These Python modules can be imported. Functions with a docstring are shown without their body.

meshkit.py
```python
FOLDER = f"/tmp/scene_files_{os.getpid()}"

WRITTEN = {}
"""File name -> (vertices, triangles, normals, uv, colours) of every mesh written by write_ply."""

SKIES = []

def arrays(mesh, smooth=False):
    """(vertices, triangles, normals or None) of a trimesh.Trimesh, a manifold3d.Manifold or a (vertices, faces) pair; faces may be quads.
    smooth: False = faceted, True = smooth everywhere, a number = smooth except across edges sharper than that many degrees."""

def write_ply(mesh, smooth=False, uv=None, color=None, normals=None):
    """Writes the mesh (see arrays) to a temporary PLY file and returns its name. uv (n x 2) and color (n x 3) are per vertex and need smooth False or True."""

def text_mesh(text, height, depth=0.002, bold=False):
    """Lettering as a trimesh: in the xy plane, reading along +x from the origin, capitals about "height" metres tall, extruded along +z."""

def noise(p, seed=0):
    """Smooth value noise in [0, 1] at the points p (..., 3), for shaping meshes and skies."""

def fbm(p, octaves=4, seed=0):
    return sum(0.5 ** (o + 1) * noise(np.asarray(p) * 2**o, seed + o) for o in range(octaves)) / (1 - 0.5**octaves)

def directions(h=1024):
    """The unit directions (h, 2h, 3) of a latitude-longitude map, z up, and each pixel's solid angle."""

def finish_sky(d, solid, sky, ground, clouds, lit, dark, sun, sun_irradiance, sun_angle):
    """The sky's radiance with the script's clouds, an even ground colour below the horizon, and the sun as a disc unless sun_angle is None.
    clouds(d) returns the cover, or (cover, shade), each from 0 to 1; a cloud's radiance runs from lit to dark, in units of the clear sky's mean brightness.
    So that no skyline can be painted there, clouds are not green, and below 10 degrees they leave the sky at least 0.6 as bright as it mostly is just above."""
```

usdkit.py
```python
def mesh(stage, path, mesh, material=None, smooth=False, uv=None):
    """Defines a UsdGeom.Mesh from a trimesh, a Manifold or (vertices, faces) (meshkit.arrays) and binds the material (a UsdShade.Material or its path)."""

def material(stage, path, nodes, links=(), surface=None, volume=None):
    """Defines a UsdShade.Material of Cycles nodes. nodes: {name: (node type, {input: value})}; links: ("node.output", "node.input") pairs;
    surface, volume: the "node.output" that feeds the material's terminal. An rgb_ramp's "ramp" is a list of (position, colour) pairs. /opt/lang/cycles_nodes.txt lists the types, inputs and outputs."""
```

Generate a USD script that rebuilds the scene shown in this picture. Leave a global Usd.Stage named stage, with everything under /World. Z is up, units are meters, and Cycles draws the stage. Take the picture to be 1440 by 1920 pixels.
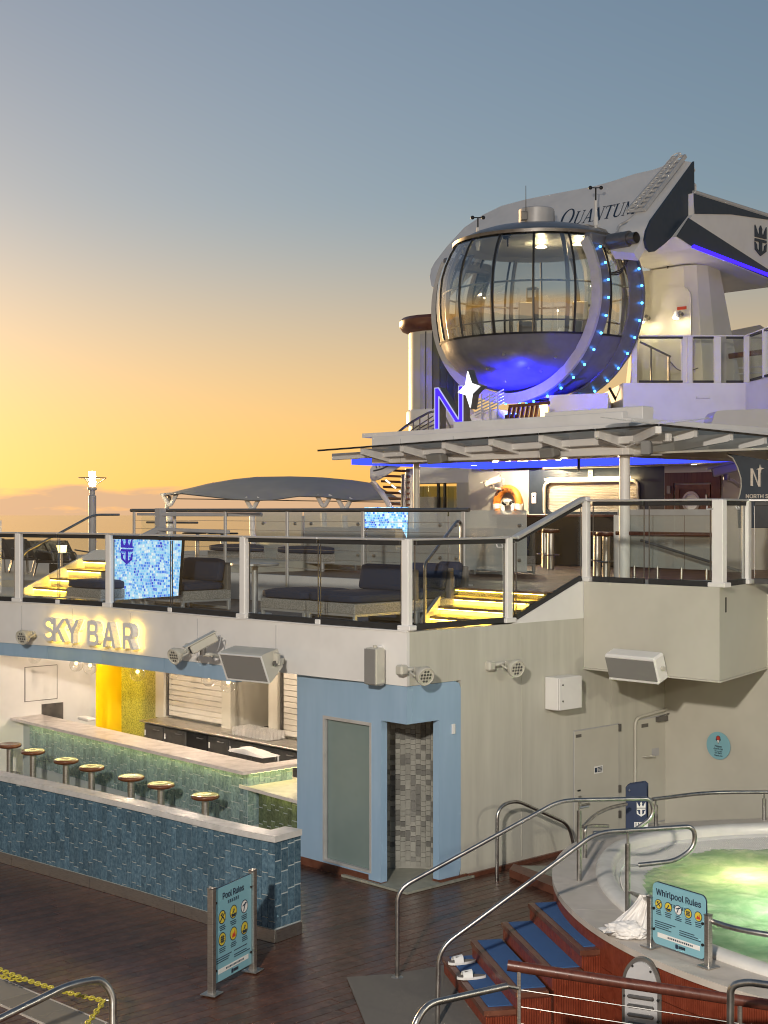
import math, random
import numpy as np
import trimesh
from shapely.geometry import Polygon, Point, LineString, box as sbox
from shapely.ops import unary_union
from shapely import affinity
import usdkit, meshkit
from pxr import Usd, UsdGeom, UsdLux, UsdShade, Gf, Sdf

stage = Usd.Stage.CreateInMemory()
UsdGeom.SetStageUpAxis(stage, 'Z'); UsdGeom.SetStageMetersPerUnit(stage, 1)
UsdGeom.Xform.Define(stage, '/World')
# ---------------------------------------------------------------- camera, sky, sun, exposure
EYE = 4.5
cam = UsdGeom.Camera.Define(stage, '/World/camera')
cam.CreateHorizontalApertureAttr(24.0); cam.CreateVerticalApertureAttr(32.0); cam.CreateFocalLengthAttr(45.0)
cam.CreateClippingRangeAttr(Gf.Vec2f(0.1, 50000))
cam.CreateExposureAttr(0.98)
cam.AddTranslateOp().Set((0, 0, EYE)); cam.AddRotateXYZOp().Set((90, 0, 0))
SUN_EL, SUN_AZ = math.radians(2.2), math.radians(-31)
sky = UsdLux.DomeLight.Define(stage, '/World/sky')
sky.GetPrim().SetCustomDataByKey('kind', 'structure')
_skym = usdkit.material(stage, '/World/Looks/sky', {
    's': ('sky_texture', {'sky_type': 'single_scattering', 'sun_disc': False, 'sun_elevation': SUN_EL, 'sun_rotation': SUN_AZ, 'aerosol_density': 0.9, 'ozone_density': 2.5}),
    'hs': ('hsv', {'saturation': 0.88}), 'ga': ('gamma', {'gamma': 0.84}),
    'tc': ('texture_coordinate', {}), 'sep': ('separate_xyz', {}),
    # thin even haze veil near the horizon, all the way round
    'hz': ('map_range', {'from_min': 0.0, 'from_max': 0.22, 'to_min': 0.56, 'to_max': 0.0, 'clamp': True, 'range_type': 'smoothstep'}),
    'veil': ('mix_color', {'b': (5.3, 2.55, .36), 'use_clamp': False}),
    # low bank of cloud with a ragged top
    'map': ('mapping', {'scale': (5.0, 5.0, 26.0)}),
    'no': ('noise_texture', {'scale': 1.3, 'detail': 7, 'roughness': 0.55}),
    'top': ('map_range', {'from_min': 0.25, 'from_max': 0.75, 'to_min': -0.008, 'to_max': 0.024, 'clamp': False}),
    'dif': ('math', {'math_type': 'subtract'}),
    'cov': ('map_range', {'from_min': -0.002, 'from_max': 0.004, 'to_min': 0.0, 'to_max': 0.80, 'clamp': True}),
    'cl': ('mix_color', {'b': (2.55, 1.75, 1.2), 'use_clamp': False}),
    'b': ('background_shader', {'strength': 0.13})},
    [('tc.generated', 'sep.vector'), ('sep.z', 'hz.value'), ('hz.result', 'veil.fac'), ('s.color', 'hs.color'), ('hs.color', 'ga.color'), ('ga.color', 'veil.a'),
     ('tc.generated', 'map.vector'), ('map.vector', 'no.vector'), ('no.fac', 'top.value'), ('top.result', 'dif.value1'), ('sep.z', 'dif.value2'),
     ('dif.value', 'cov.value'), ('cov.result', 'cl.fac'), ('veil.result', 'cl.a'), ('cl.result', 'b.color')], surface='b.background')
UsdShade.MaterialBindingAPI.Apply(sky.GetPrim()).Bind(_skym)
sun = UsdLux.DistantLight.Define(stage, '/World/sun')
sun.CreateNormalizeAttr(True); sun.CreateIntensityAttr(0.5); sun.CreateAngleAttr(4.0); sun.CreateColorAttr(Gf.Vec3f(1.0, 0.62, 0.28))
_sx, _sy, _sz = math.sin(SUN_AZ) * math.cos(SUN_EL), math.cos(SUN_AZ) * math.cos(SUN_EL), math.sin(SUN_EL)
sun.AddOrientOp().Set(Gf.Quatf(Gf.Rotation(Gf.Vec3d(0, 0, 1), Gf.Vec3d(_sx, _sy, _sz)).GetQuat()))

# unseen floodlights: rear one added as fill, right one inferred from wall shadows
FLOODS = [((-3.5, -4.5, 9.0), .30, 2450, (1.0, .90, .78)), ((11.0, 5.0, 6.2), .22, 200, (1.0, .92, .72))]

# ---------------------------------------------------------------- measuring helpers (plan of the ship from heights known in metres)
FP = 2700.0
A3 = lambda *p: np.array(p, float)
def G(u, v, z):
    Y = (EYE - z) * FP / (v - 960.0); return A3((u - 720) / FP * Y, Y, z)
def W(u, v, Y): return A3((u - 720) / FP * Y, Y, EYE - (v - 960) / FP * Y)
E1 = A3(-.6862, .7274, 0); N1 = A3(.7274, .6862, 0); UP = A3(0, 0, 1)
C0 = A3(.27, 17.0, 0)
def P(a, b, z=0.0): return C0 + a * E1 + b * N1 + z * UP
def loc(p): d = np.asarray(p, float) - C0; return float(d @ E1), float(d @ N1)
def ub(u, b):
    """a of the point of plane b=const seen along column u"""
    k = (u - 720) / FP; q = C0 + b * N1
    return float((k * q[1] - q[0]) / (E1[0] - k * E1[1]))
def ua(u, a):
    k = (u - 720) / FP; q = C0 + a * E1
    return float((k * q[1] - q[0]) / (N1[0] - k * N1[1]))
def zv(v, p): return EYE - (v - 960) / FP * p[1]
def px(p): return 720 + FP * p[0] / p[1], 960 - FP * (p[2] - EYE) / p[1]

# ---------------------------------------------------------------- mesh helpers
def cat(*ms):
    vs, fs, o = [], [], 0
    for v, f in ms:
        vs.append(v); fs.append(np.asarray(f) + o); o += len(v)
    return np.vstack(vs), np.vstack(fs)
def tm(m): return np.array(m.vertices), np.array(m.faces)
_BX = None
def _chv(s, c):
    out = []
    for sx in (-1, 1):
        for sy in (-1, 1):
            for sz in (-1, 1):
                h = A3(sx * s[0] / 2, sy * s[1] / 2, sz * s[2] / 2); d = A3(sx, sy, sz) * c
                out += [h - A3(0, d[1], d[2]), h - A3(d[0], 0, d[2]), h - A3(d[0], d[1], 0)]
    return np.array(out)
def _hullfix(v):
    from scipy.spatial import ConvexHull
    h = ConvexHull(v); f = h.simplices.copy(); c = v.mean(0)
    n = np.cross(v[f[:, 1]] - v[f[:, 0]], v[f[:, 2]] - v[f[:, 0]])
    fl = (n * (v[f[:, 0]] - c)).sum(1) < 0
    f[fl] = f[fl][:, ::-1]; return f
_CHF = _hullfix(_chv((1, 1.1, 1.2), .1))
_QB = np.array([[0, 1, 3], [0, 3, 2], [4, 6, 7], [4, 7, 5], [0, 4, 5], [0, 5, 1], [2, 3, 7], [2, 7, 6], [0, 2, 6], [0, 6, 4], [1, 5, 7], [1, 7, 3]])
def box(c, s, X=None, Y=None, Z=None, ch=0.0):
    """box centred at c, size s along axes X,Y,Z"""
    X = A3(1, 0, 0) if X is None else X; Y = A3(0, 1, 0) if Y is None else Y; Z = UP if Z is None else Z
    if ch > 0:
        v, f = _chv(s, min(ch, min(s) * .45)), _CHF
    else:
        v = np.array([[sx * s[0] / 2, sy * s[1] / 2, sz * s[2] / 2] for sx in (-1, 1) for sy in (-1, 1) for sz in (-1, 1)]); f = _QB
    v = v[:, :1] * X + v[:, 1:2] * Y + v[:, 2:] * Z + np.asarray(c, float)
    if np.dot(np.cross(X, Y), Z) < 0: f = f[:, ::-1]
    return v, f
def lbox(a0, a1, b0, b1, z0, z1, ch=0.0):
    """box in the ship's own axes"""
    return box(P((a0 + a1) / 2, (b0 + b1) / 2, (z0 + z1) / 2), (abs(a1 - a0), abs(b1 - b0), abs(z1 - z0)), E1, N1, UP, ch)
def bar(p, q, w, h, ch=0.0, up=UP):
    p, q = np.asarray(p, float), np.asarray(q, float); X = q - p; L = np.linalg.norm(X); X = X / L
    Y = np.cross(up, X); ny = np.linalg.norm(Y); Y = Y / ny if ny > 1e-6 else A3(1, 0, 0); Z = np.cross(X, Y)
    return box((p + q) / 2, (L, w, h), X, Y, Z, ch)
def fillet(pts, r, k=6):
    pts = [np.asarray(p, float) for p in pts]; out = [pts[0]]
    for i in range(1, len(pts) - 1):
        a, b, c = pts[i - 1], pts[i], pts[i + 1]
        d0, d1 = a - b, c - b; l0, l1 = np.linalg.norm(d0), np.linalg.norm(d1)
        rr = r[i] if hasattr(r, '__len__') else r
        t = min(rr, l0 * .48, l1 * .48); p0, p1 = b + d0 / l0 * t, b + d1 / l1 * t
        for j in range(k + 1):
            s = j / k; out.append((1 - s) ** 2 * p0 + 2 * s * (1 - s) * b + s * s * p1)
    out.append(pts[-1]); return np.array(out)
def tube(pts, r, n=10, caps=True, closed=False):
    p = np.asarray(pts, float)
    keep = [0] + [i for i in range(1, len(p)) if np.linalg.norm(p[i] - p[i - 1]) > 1e-6]; p = p[keep]
    m = len(p); t = np.gradient(p, axis=0)
    if closed: t = np.roll(p, -1, 0) - np.roll(p, 1, 0)
    t /= np.linalg.norm(t, axis=1, keepdims=True)
    x = np.cross(t[0], UP); x = np.cross(t[0], A3(1, 0, 0)) if np.linalg.norm(x) < .1 else x; x /= np.linalg.norm(x)
    rr = np.broadcast_to(r, (m,)); v = []; an = np.arange(n) * 2 * np.pi / n
    for i in range(m):
        x = x - t[i] * (x @ t[i]); x /= np.linalg.norm(x); y = np.cross(t[i], x)
        v.append(p[i] + rr[i] * (np.cos(an)[:, None] * x + np.sin(an)[:, None] * y))
    v = np.vstack(v); f = []
    for i in range(m if closed else m - 1):
        j2 = (i + 1) % m
        for k in range(n):
            a, b, c, d = i * n + k, i * n + (k + 1) % n, j2 * n + (k + 1) % n, j2 * n + k
            f += [[a, b, c], [a, c, d]]
    if caps and not closed:
        v = np.vstack([v, p[0], p[-1]]); o = m * n
        for k in range(n):
            f += [[o, (k + 1) % n, k], [o + 1, (m - 1) * n + k, (m - 1) * n + (k + 1) % n]]
    return v, np.array(f)
def lathe(prof, n=32, c=(0, 0, 0), A=None, X=None):
    """profile of (r, h) turned about axis A through c"""
    A = UP if A is None else A / np.linalg.norm(A)
    if X is None:
        X = np.cross(A, A3(0, 0, 1)); X = A3(1, 0, 0) if np.linalg.norm(X) < .1 else X / np.linalg.norm(X)
    Yv = np.cross(A, X); an = np.arange(n) * 2 * np.pi / n; v = []
    for r, h in prof: v.append(np.asarray(c) + h * A + max(r, 1e-4) * (np.cos(an)[:, None] * X + np.sin(an)[:, None] * Yv))
    f = []
    for i in range(len(prof) - 1):
        for k in range(n):
            a, b, cc, d = i * n + k, i * n + (k + 1) % n, (i + 1) * n + (k + 1) % n, (i + 1) * n + k
            f += [[a, b, cc], [a, cc, d]]
    return np.vstack(v), np.array(f)
def sph(c, r, k=2):
    m = trimesh.creation.icosphere(k, 1.0); return np.array(m.vertices) * r + np.asarray(c), np.array(m.faces)
def extr(poly, h, o=(0, 0, 0), X=None, Y=None):
    """polygon in plane (o; X, Y) extruded by h along X x Y"""
    X = A3(1, 0, 0) if X is None else X; Y = A3(0, 1, 0) if Y is None else Y; Z = np.cross(X, Y); Z = Z / np.linalg.norm(Z)
    out = []
    for g in (getattr(poly, 'geoms', [poly])):
        if g.area < 1e-9: continue
        m = trimesh.creation.extrude_polygon(g, abs(h), engine='earcut'); v = np.array(m.vertices); f = np.array(m.faces)
        if h < 0: v[:, 2] -= abs(h)
        out.append((v[:, :1] * X + v[:, 1:2] * Y + v[:, 2:] * Z + np.asarray(o, float), f))
    return cat(*out)
def plan(pts, z0, z1):
    """plan polygon of world points raised from z0 to z1"""
    return extr(Polygon([(p[0], p[1]) for p in pts]), z1 - z0, (0, 0, z0))
def rrect(x0, y0, x1, y1, r, k=6):
    return sbox(x0 + r, y0 + r, x1 - r, y1 - r).buffer(r, quad_segs=k)
def text(s, h, o, X, Y, depth=.004, bold=False, center=True, shear=0.0):
    m = meshkit.text_mesh(s, h, depth, bold); v = np.array(m.vertices); f = np.array(m.faces)
    if center: v[:, 0] -= (v[:, 0].min() + v[:, 0].max()) / 2
    v[:, 0] += shear * v[:, 1]; Z = np.cross(X, Y); Z = Z / np.linalg.norm(Z)
    return v[:, :1] * X + v[:, 1:2] * Y + v[:, 2:] * Z + np.asarray(o, float), f
def cushion(c, s, X, Y, Z=None, r=.05):
    """soft box"""
    Z = UP if Z is None else Z
    m = trimesh.creation.box(); 
    for _ in range(3): m = m.subdivide()
    v = np.array(m.vertices) * 2; q = np.sign(v) * np.abs(v) ** .9
    s = np.array(s) / 2; inner = np.clip(v, -1, 1) * (s - r); d = v * s - inner
    cor = np.clip(np.abs(v) * s - (s - r), 0, None) * np.sign(v); nn = np.linalg.norm(cor, axis=1, keepdims=True)
    w = np.where(nn > 1e-9, inner.clip(-(s - r), s - r) * 0 + (np.clip(v * s, -(s - r), s - r)) + cor / np.maximum(nn, 1e-9) * r, v * s)
    puff = (1 - v[:, 0] ** 2) * (1 - v[:, 1] ** 2); w[:, 2] += np.where(v[:, 2] > .9, .18 * s[2] * puff, 0)
    return w[:, :1] * X + w[:, 1:2] * Y + w[:, 2:] * Z + np.asarray(c, float), np.array(m.faces)

# ---------------------------------------------------------------- stage helpers
_used = {}
def uniq(parent, name):
    k = (parent, name); n = _used.get(k, -1) + 1; _used[k] = n
    return f'{parent}/{name}' if n == 0 else f'{parent}/{name}_{n:03d}'
ORG = {}
def tag(p, label=None, category=None, group=None, kind=None):
    for k, x in (('label', label), ('category', category), ('group', group), ('kind', kind)):
        if x: p.SetCustomDataByKey(k, x)
    return p
def thing(name, label=None, category=None, at=(0, 0, 0), rz=0.0, group=None, kind=None):
    path = uniq('/World', name); x = UsdGeom.Xform.Define(stage, path)
    x.AddTranslateOp().Set(tuple(float(c) for c in at)); x.AddRotateZOp().Set(math.degrees(rz))
    ORG[path] = np.asarray(at, float) if rz == 0 else (np.asarray(at, float), rz)
    return tag(x.GetPrim(), label, category, group, kind)
def part(par, name, m, mat, smooth=False, label=None, kind=None):
    """mesh given in world coordinates (or in the thing's own when the thing is turned)"""
    root = '/'.join(str(par.GetPath()).split('/')[:3]); path = uniq(str(par.GetPath()), name)
    v, f = m; o = ORG[root]
    v = v - (o if not isinstance(o, tuple) else 0)
    q = usdkit.mesh(stage, path, (v, f), mat, smooth=smooth)
    return tag(q.GetPrim(), label, None, None, kind)
def solo(name, m, mat, label=None, category=None, group=None, kind=None, smooth=False):
    path = uniq('/World', name); return tag(usdkit.mesh(stage, path, m, mat, smooth=smooth).GetPrim(), label, category, group, kind)
def copy(src, at, rz=0.0, label=None, group=None):
    was = src.GetCustomData(); name = src.GetName()
    import re
    r = thing(re.sub(r'_\d\d\d$', '', name), label or was.get('label'), was.get('category'), at, rz, group or was.get('group'))
    r.GetReferences().AddInternalReference(src.GetPath()); r.SetInstanceable(True); return r
def lamp(par, name, c, r, power, color):
    path = uniq(str(par.GetPath()), name); L = UsdLux.SphereLight.Define(stage, path); root = '/'.join(path.split('/')[:3]); o = ORG[root]
    L.AddTranslateOp().Set(tuple(float(x) for x in (np.asarray(c) - (o if not isinstance(o, tuple) else 0))))
    L.CreateRadiusAttr(r); L.CreateNormalizeAttr(True); L.CreateIntensityAttr(power); L.CreateColorAttr(Gf.Vec3f(*color)); return L

def spot(par, name, c, r, power, color, aim, angle=55, soft=.4):
    L = lamp(par, name, c, r, power, color); s = UsdLux.ShapingAPI.Apply(L.GetPrim()); s.CreateShapingConeAngleAttr(angle); s.CreateShapingConeSoftnessAttr(soft)
    d = np.asarray(aim, float); d /= np.linalg.norm(d); L.AddOrientOp().Set(Gf.Quatf(Gf.Rotation(Gf.Vec3d(0, 0, -1), Gf.Vec3d(*map(float, d))).GetQuat())); return L

# ---------------------------------------------------------------- materials
M = {}
def mat(name, c, c2=None, rough=.5, metal=0.0, scale=6.0, detail=4, bump=0.0, bscale=40.0, rnd=0.0, coat=0.0, spec=.5, island=False, stretch=None, lo=.3, hi=.7, brough=None, extra=None):
    n = {'p': ('principled_bsdf', {'roughness': rough, 'metallic': metal, 'base_color': c, 'coat_weight': coat, 'specular_ior_level': spec})}; l = []
    n['tc'] = ('geometry', {}) ; src = 'tc.position'
    if stretch: n['mp'] = ('mapping', {'scale': stretch}); l.append((src, 'mp.vector')); src = 'mp.vector'
    col = None
    if c2 is not None:
        n['no'] = ('noise_texture', {'scale': scale, 'detail': detail, 'roughness': .6}); n['ra'] = ('rgb_ramp', {'ramp': [(lo, c), (hi, c2)]})
        l += [(src, 'no.vector'), ('no.fac', 'ra.fac')]; col = 'ra.color'
        n['rr'] = ('map_range', {'from_min': .25, 'from_max': .75, 'to_min': rough * .8, 'to_max': min(1, rough * 1.25)}); l += [('no.fac', 'rr.value'), ('rr.result', 'p.roughness')]
    if rnd:
        n['oi'] = ('geometry', {}) if island else ('object_info', {})
        n['mr'] = ('map_range', {'to_min': 1 - rnd, 'to_max': 1 + rnd}); n['hs'] = ('hsv', {'color': c})
        l += [('oi.random_per_island' if island else 'oi.random', 'mr.value'), ('mr.result', 'hs.value')]
        if col: l.append((col, 'hs.color'))
        col = 'hs.color'
    if col: l.append((col, 'p.base_color'))
    if bump:
        n['bn'] = ('noise_texture', {'scale': bscale, 'detail': 3}); n['bp'] = ('bump', {'strength': bump, 'distance': .01})
        l += [(src, 'bn.vector'), ('bn.fac', 'bp.height'), ('bp.normal', 'p.normal')]
    M[name] = usdkit.material(stage, f'/World/Looks/{name}', n, l, surface='p.BSDF'); return M[name]
def emi(name, c, s):
    M[name] = usdkit.material(stage, f'/World/Looks/{name}', {'e': ('emission', {'color': c, 'strength': s})}, [], surface='e.emission'); return M[name]
def pane(name, tint, f0=.045, rough=0.0, gl=(1, 1, 1), body=None):
    """thin glass sheet: clear (tinted) straight through, mirror-like towards grazing (Schlick); same from both sides"""
    n = {'t': ('transparent_bsdf', {'color': tint}), 'g': ('glossy_bsdf', {'color': gl, 'roughness': rough}), 'lw': ('layer_weight', {'blend': .5}), 'p5': ('math', {'math_type': 'power', 'value2': 5.0}), 'ma': ('math', {'math_type': 'multiply_add', 'value2': 1 - f0, 'value3': f0}), 'm': ('mix_closure', {})}
    l = [('lw.facing', 'p5.value1'), ('p5.value', 'ma.value1'), ('ma.value', 'm.fac'), ('g.BSDF', 'm.closure2')]
    if body:
        n['d'] = ('diffuse_bsdf', {'color': body[0]}); n['x'] = ('mix_closure', {'fac': body[1]}); l += [('t.BSDF', 'x.closure1'), ('d.BSDF', 'x.closure2'), ('x.closure', 'm.closure1')]
    else: l.append(('t.BSDF', 'm.closure1'))
    M[name] = usdkit.material(stage, f'/World/Looks/{name}', n, l, surface='m.closure'); return M[name]
mat('white_paint', (.72, .71, .69), (.80, .79, .77), rough=.38, scale=1.5, bump=.03, bscale=30)
mat('cream_paint', (.48, .465, .40), (.55, .535, .465), rough=.42, scale=1.1, bump=.05, bscale=25)
mat('streaked_paint', (.455, .445, .385), (.56, .55, .48), rough=.4, scale=1.6, detail=7, stretch=(3, 3, .35), bump=.03, bscale=25)
mat('blue_paint', (.27, .41, .56), (.32, .46, .62), rough=.42, scale=1.4, stretch=(3, 3, .5), bump=.03, bscale=30)
mat('grey_paint', (.36, .36, .37), (.42, .42, .43), rough=.45, scale=3)
mat('alu', (.50, .50, .50), (.58, .58, .58), rough=.4, metal=.35, scale=5)
mat('steel', (.36, .35, .335), (.45, .44, .42), rough=.33, metal=1, scale=8)
mat('brushed_steel', (.50, .48, .45), (.60, .58, .55), rough=.38, metal=1, scale=14, stretch=(1, 1, 9))
mat('dark_steel', (.16, .155, .15), (.22, .21, .2), rough=.4, metal=.8, scale=8)
mat('black', (.012, .012, .013), rough=.45)
mat('rubber', (.018, .018, .019), (.03, .03, .03), rough=.55, scale=20)
mat('hull_grey', (.13, .13, .145), (.16, .16, .175), rough=.3, metal=.1, scale=2)
mat('navy_paint', (.018, .03, .048), (.026, .04, .06), rough=.35, scale=2)
mat('navy_fabric', (.024, .038, .08), (.036, .052, .105), rough=.9, scale=30, bump=.25, bscale=300)
mat('taupe_fabric', (.17, .155, .14), (.21, .19, .17), rough=.9, scale=30, bump=.25, bscale=300)
mat('deck_plank', (.052, .021, .013), (.105, .043, .026), rough=.24, scale=2.2, stretch=(3, 3, 1), rnd=.28, bump=.12, bscale=60)
mat('deck_caulk', (.01, .009, .008), rough=.7)
mat('brown_wood', (.10, .036, .022), (.16, .06, .035), rough=.35, scale=5, bump=.06, bscale=60)
mat('seat_wood', (.11, .036, .016), (.20, .07, .028), rough=.22, scale=9, coat=.5)
mat('red_wood', (.06, .016, .010), (.10, .028, .016), rough=.35, scale=5, stretch=(6, 6, .6))
mat('stone_cap', (.50, .49, .47), (.62, .61, .59), rough=.35, scale=7, bump=.05, bscale=60)
mat('bar_top', (.66, .60, .57), (.72, .66, .63), rough=.3, scale=5)
mat('coping', (.44, .40, .35), (.55, .50, .45), rough=.5, scale=4, bump=.1, bscale=50)
mat('grout_blue', (.42, .47, .48), rough=.7)
mat('blue_tile', (.035, .08, .125), (.125, .205, .26), rough=.17, scale=30, detail=8, rnd=.2, bump=.12, bscale=40, stretch=(1, 1, .8))
mat('green_tile', (.07, .10, .05), (.16, .20, .11), rough=.25, scale=26, detail=6, rnd=.25, bump=.1, bscale=60)
mat('bar_tile', (.11, .18, .20), (.28, .38, .38), rough=.18, scale=30, detail=8, rnd=.2, bump=.12, bscale=40, stretch=(1, 1, .8))
mat('mosaic_light', (.25, .25, .225), (.30, .30, .27), rough=.3, scale=8, rnd=.1)
mat('mosaic_dark', (.15, .15, .14), (.19, .19, .175), rough=.3, scale=8, rnd=.2)
mat('stone_floor', (.22, .23, .19), (.36, .36, .30), rough=.5, scale=9)
mat('red_tile', (.22, .042, .02), (.32, .066, .03), rough=.35, scale=12, rnd=.35, island=True)
mat('blue_mat', (.03, .095, .25), (.042, .12, .30), rough=.95, scale=40, bump=.4, bscale=350)
mat('grey_mat', (.12, .11, .095), (.15, .135, .12), rough=.9, scale=30, bump=.2, bscale=200)
mat('pool_tile', (.17, .155, .125), (.21, .19, .155), rough=.5, scale=10, rnd=.1)
mat('tub_white', (.62, .61, .58), (.68, .67, .64), rough=.3, scale=4)
mat('grille', (.36, .36, .33), rough=.5)
mat('towel', (.72, .70, .68), (.78, .76, .74), rough=.95, scale=30, bump=.3, bscale=220)
mat('sign_blue', (.20, .42, .50), (.22, .44, .52), rough=.35, scale=2)
mat('sign_ink', (.015, .03, .06), rough=.5)
mat('sign_yellow', (.65, .52, .05), rough=.5)
mat('sign_red', (.5, .05, .03), rough=.5)
mat('sign_white', (.75, .75, .73), rough=.5)
mat('orange', (.62, .21, .03), (.70, .26, .04), rough=.4, scale=5)
mat('yellow_paint', (.80, .58, .02), rough=.5)
mat('chain_yellow', (.42, .36, .04), rough=.4)
mat('bronze_mosaic', (.10, .09, .06), (.24, .22, .17), rough=.3, scale=70, detail=2, metal=.4)
mat('green_mosaic', (.13, .14, .04), (.42, .42, .16), rough=.35, scale=38, detail=2)
mat('sail_fabric', (.36, .34, .31), (.42, .40, .37), rough=.8, scale=3)
mat('sea_water', (.05, .05, .06), rough=.15)
mat('wicker', (.30, .285, .26), (.45, .43, .40), rough=.7, scale=55, detail=1, bump=.6, bscale=90, lo=.42, hi=.58)
mat('teak', (.13, .075, .045), (.19, .11, .065), rough=.45, scale=6, stretch=(5, 5, 1), rnd=.2)
mat('speaker_grille', (.20, .195, .185), (.25, .245, .235), rough=.6, scale=200, bump=.3, bscale=400)
mat('frosted', (.17, .23, .225), (.20, .26, .25), rough=.22, scale=1)
mat('shutter', (.55, .53, .48), (.62, .60, .55), rough=.4, scale=2)
mat('dark_gloss', (.014, .016, .02), rough=.18)
pane('clear_glass', (.94, .96, .95), .02); pane('tint_glass', (.87, .89, .89), .022); pane('capsule_glass', (.84, .87, .86), .27); pane('canopy_glass', (.80, .84, .85), .05, .05, (1, 1, 1), ((.7, .72, .74), .30)); pane('thin_glass', (.95, .95, .95), .06); pane('glassware', (.92, .92, .92), .12, .02, (1, 1, 1), ((.85, .83, .8), .25))
pane('haze_glass', (.82, .86, .86), .04, .05, (1, 1, 1), ((.62, .64, .62), .40)); pane('dark_glass', (.35, .40, .39), .07)
emi('led_yellow', (1.0, .60, .05), 38.0); emi('sign_glow', (1.0, .62, .06), 6.0); emi('led_warm', (1.0, .72, .35), 14.0); emi('led_blue', (.03, .05, 1.0), 1.3); emi('bulb_cyan', (.05, .30, 1.0), 5.0)
emi('downlight', (1.0, .80, .50), 22.0); emi('star_white', (.95, .98, 1.0), 1.0); emi('led_lime', (.95, .86, .32), 9.0); emi('n_blue', (.025, .01, 1.0), 2.0); emi('n_edge', (.6, .62, 1.0), .45)
emi('flood_blue', (.05, .2, 1.0), 14.0); emi('lamp_white', (1.0, .85, .5), 16.0); emi('lamp_dim', (1.0, .68, .25), 3.0); emi('passage_yellow', (1.0, .72, .05), 34.0)
random.seed(7); rng = np.random.default_rng(7)
# ================================================================ SETTING: sea, deck
solo('sea', (A3([-9000, -200, -28], [9000, -200, -28], [9000, 14000, -28], [-9000, 14000, -28]), np.array([[0, 1, 2], [0, 2, 3]])), M['sea_water'], kind='structure')
deck = thing('pool_deck', at=(0, 16, 0), kind='structure')
part(deck, 'caulk_bed', box((0, 20, -.06), (60, 50, .1)), M['deck_caulk'])
# planter line and plinths are needed to leave out planks nobody sees
PLK, rest = [], []
PWID = .135
for i in range(-70, 70):
    a0 = i * PWID; b0 = -11 + (i * 1.37) % 2.6
    while b0 < 3.2:
        b1 = b0 + 2.6; m = P(a0 + PWID / 2, (b0 + b1) / 2, 0)
        vis = any(-40 < px(P(a0, b, 0))[0] < 1480 and 1560 < px(P(a0, b, 0))[1] < 1960 for b in np.linspace(b0, b1, 9) if P(a0, b)[1] > 2)
        c = P(a0, (b0 + b1) / 2)
        ends = [P(a0, b_) for b_ in (b0, (b0 + b1) / 2, b1)]
        inside = all(np.hypot(e[0] - 6.4, e[1] - 13.95) < 4.3 for e in ends) or (c[0] < -5 and c[1] < 13.3) or (b0 > .2 and a0 > 2.2) or (a0 < -.1 and b0 > 5)
        if vis and not inside: PLK.append((c[1], a0, b0, b1))
        b0 = b1
PLK.sort()
def plank(a0, b0, b1): return lbox(a0 + .003, a0 + PWID - .003, b0 + .003, b1 - .003, -.012, .004 * random.random() * .25, .0025)
for k, (_, a0, b0, b1) in enumerate(PLK):
    m = plank(a0, b0, b1)
    if k < 300: part(deck, 'plank', m, M['deck_plank'])
    else: rest.append(m)
if rest: part(deck, 'far_planks', cat(*rest), M['deck_plank'], kind='stuff')
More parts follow.
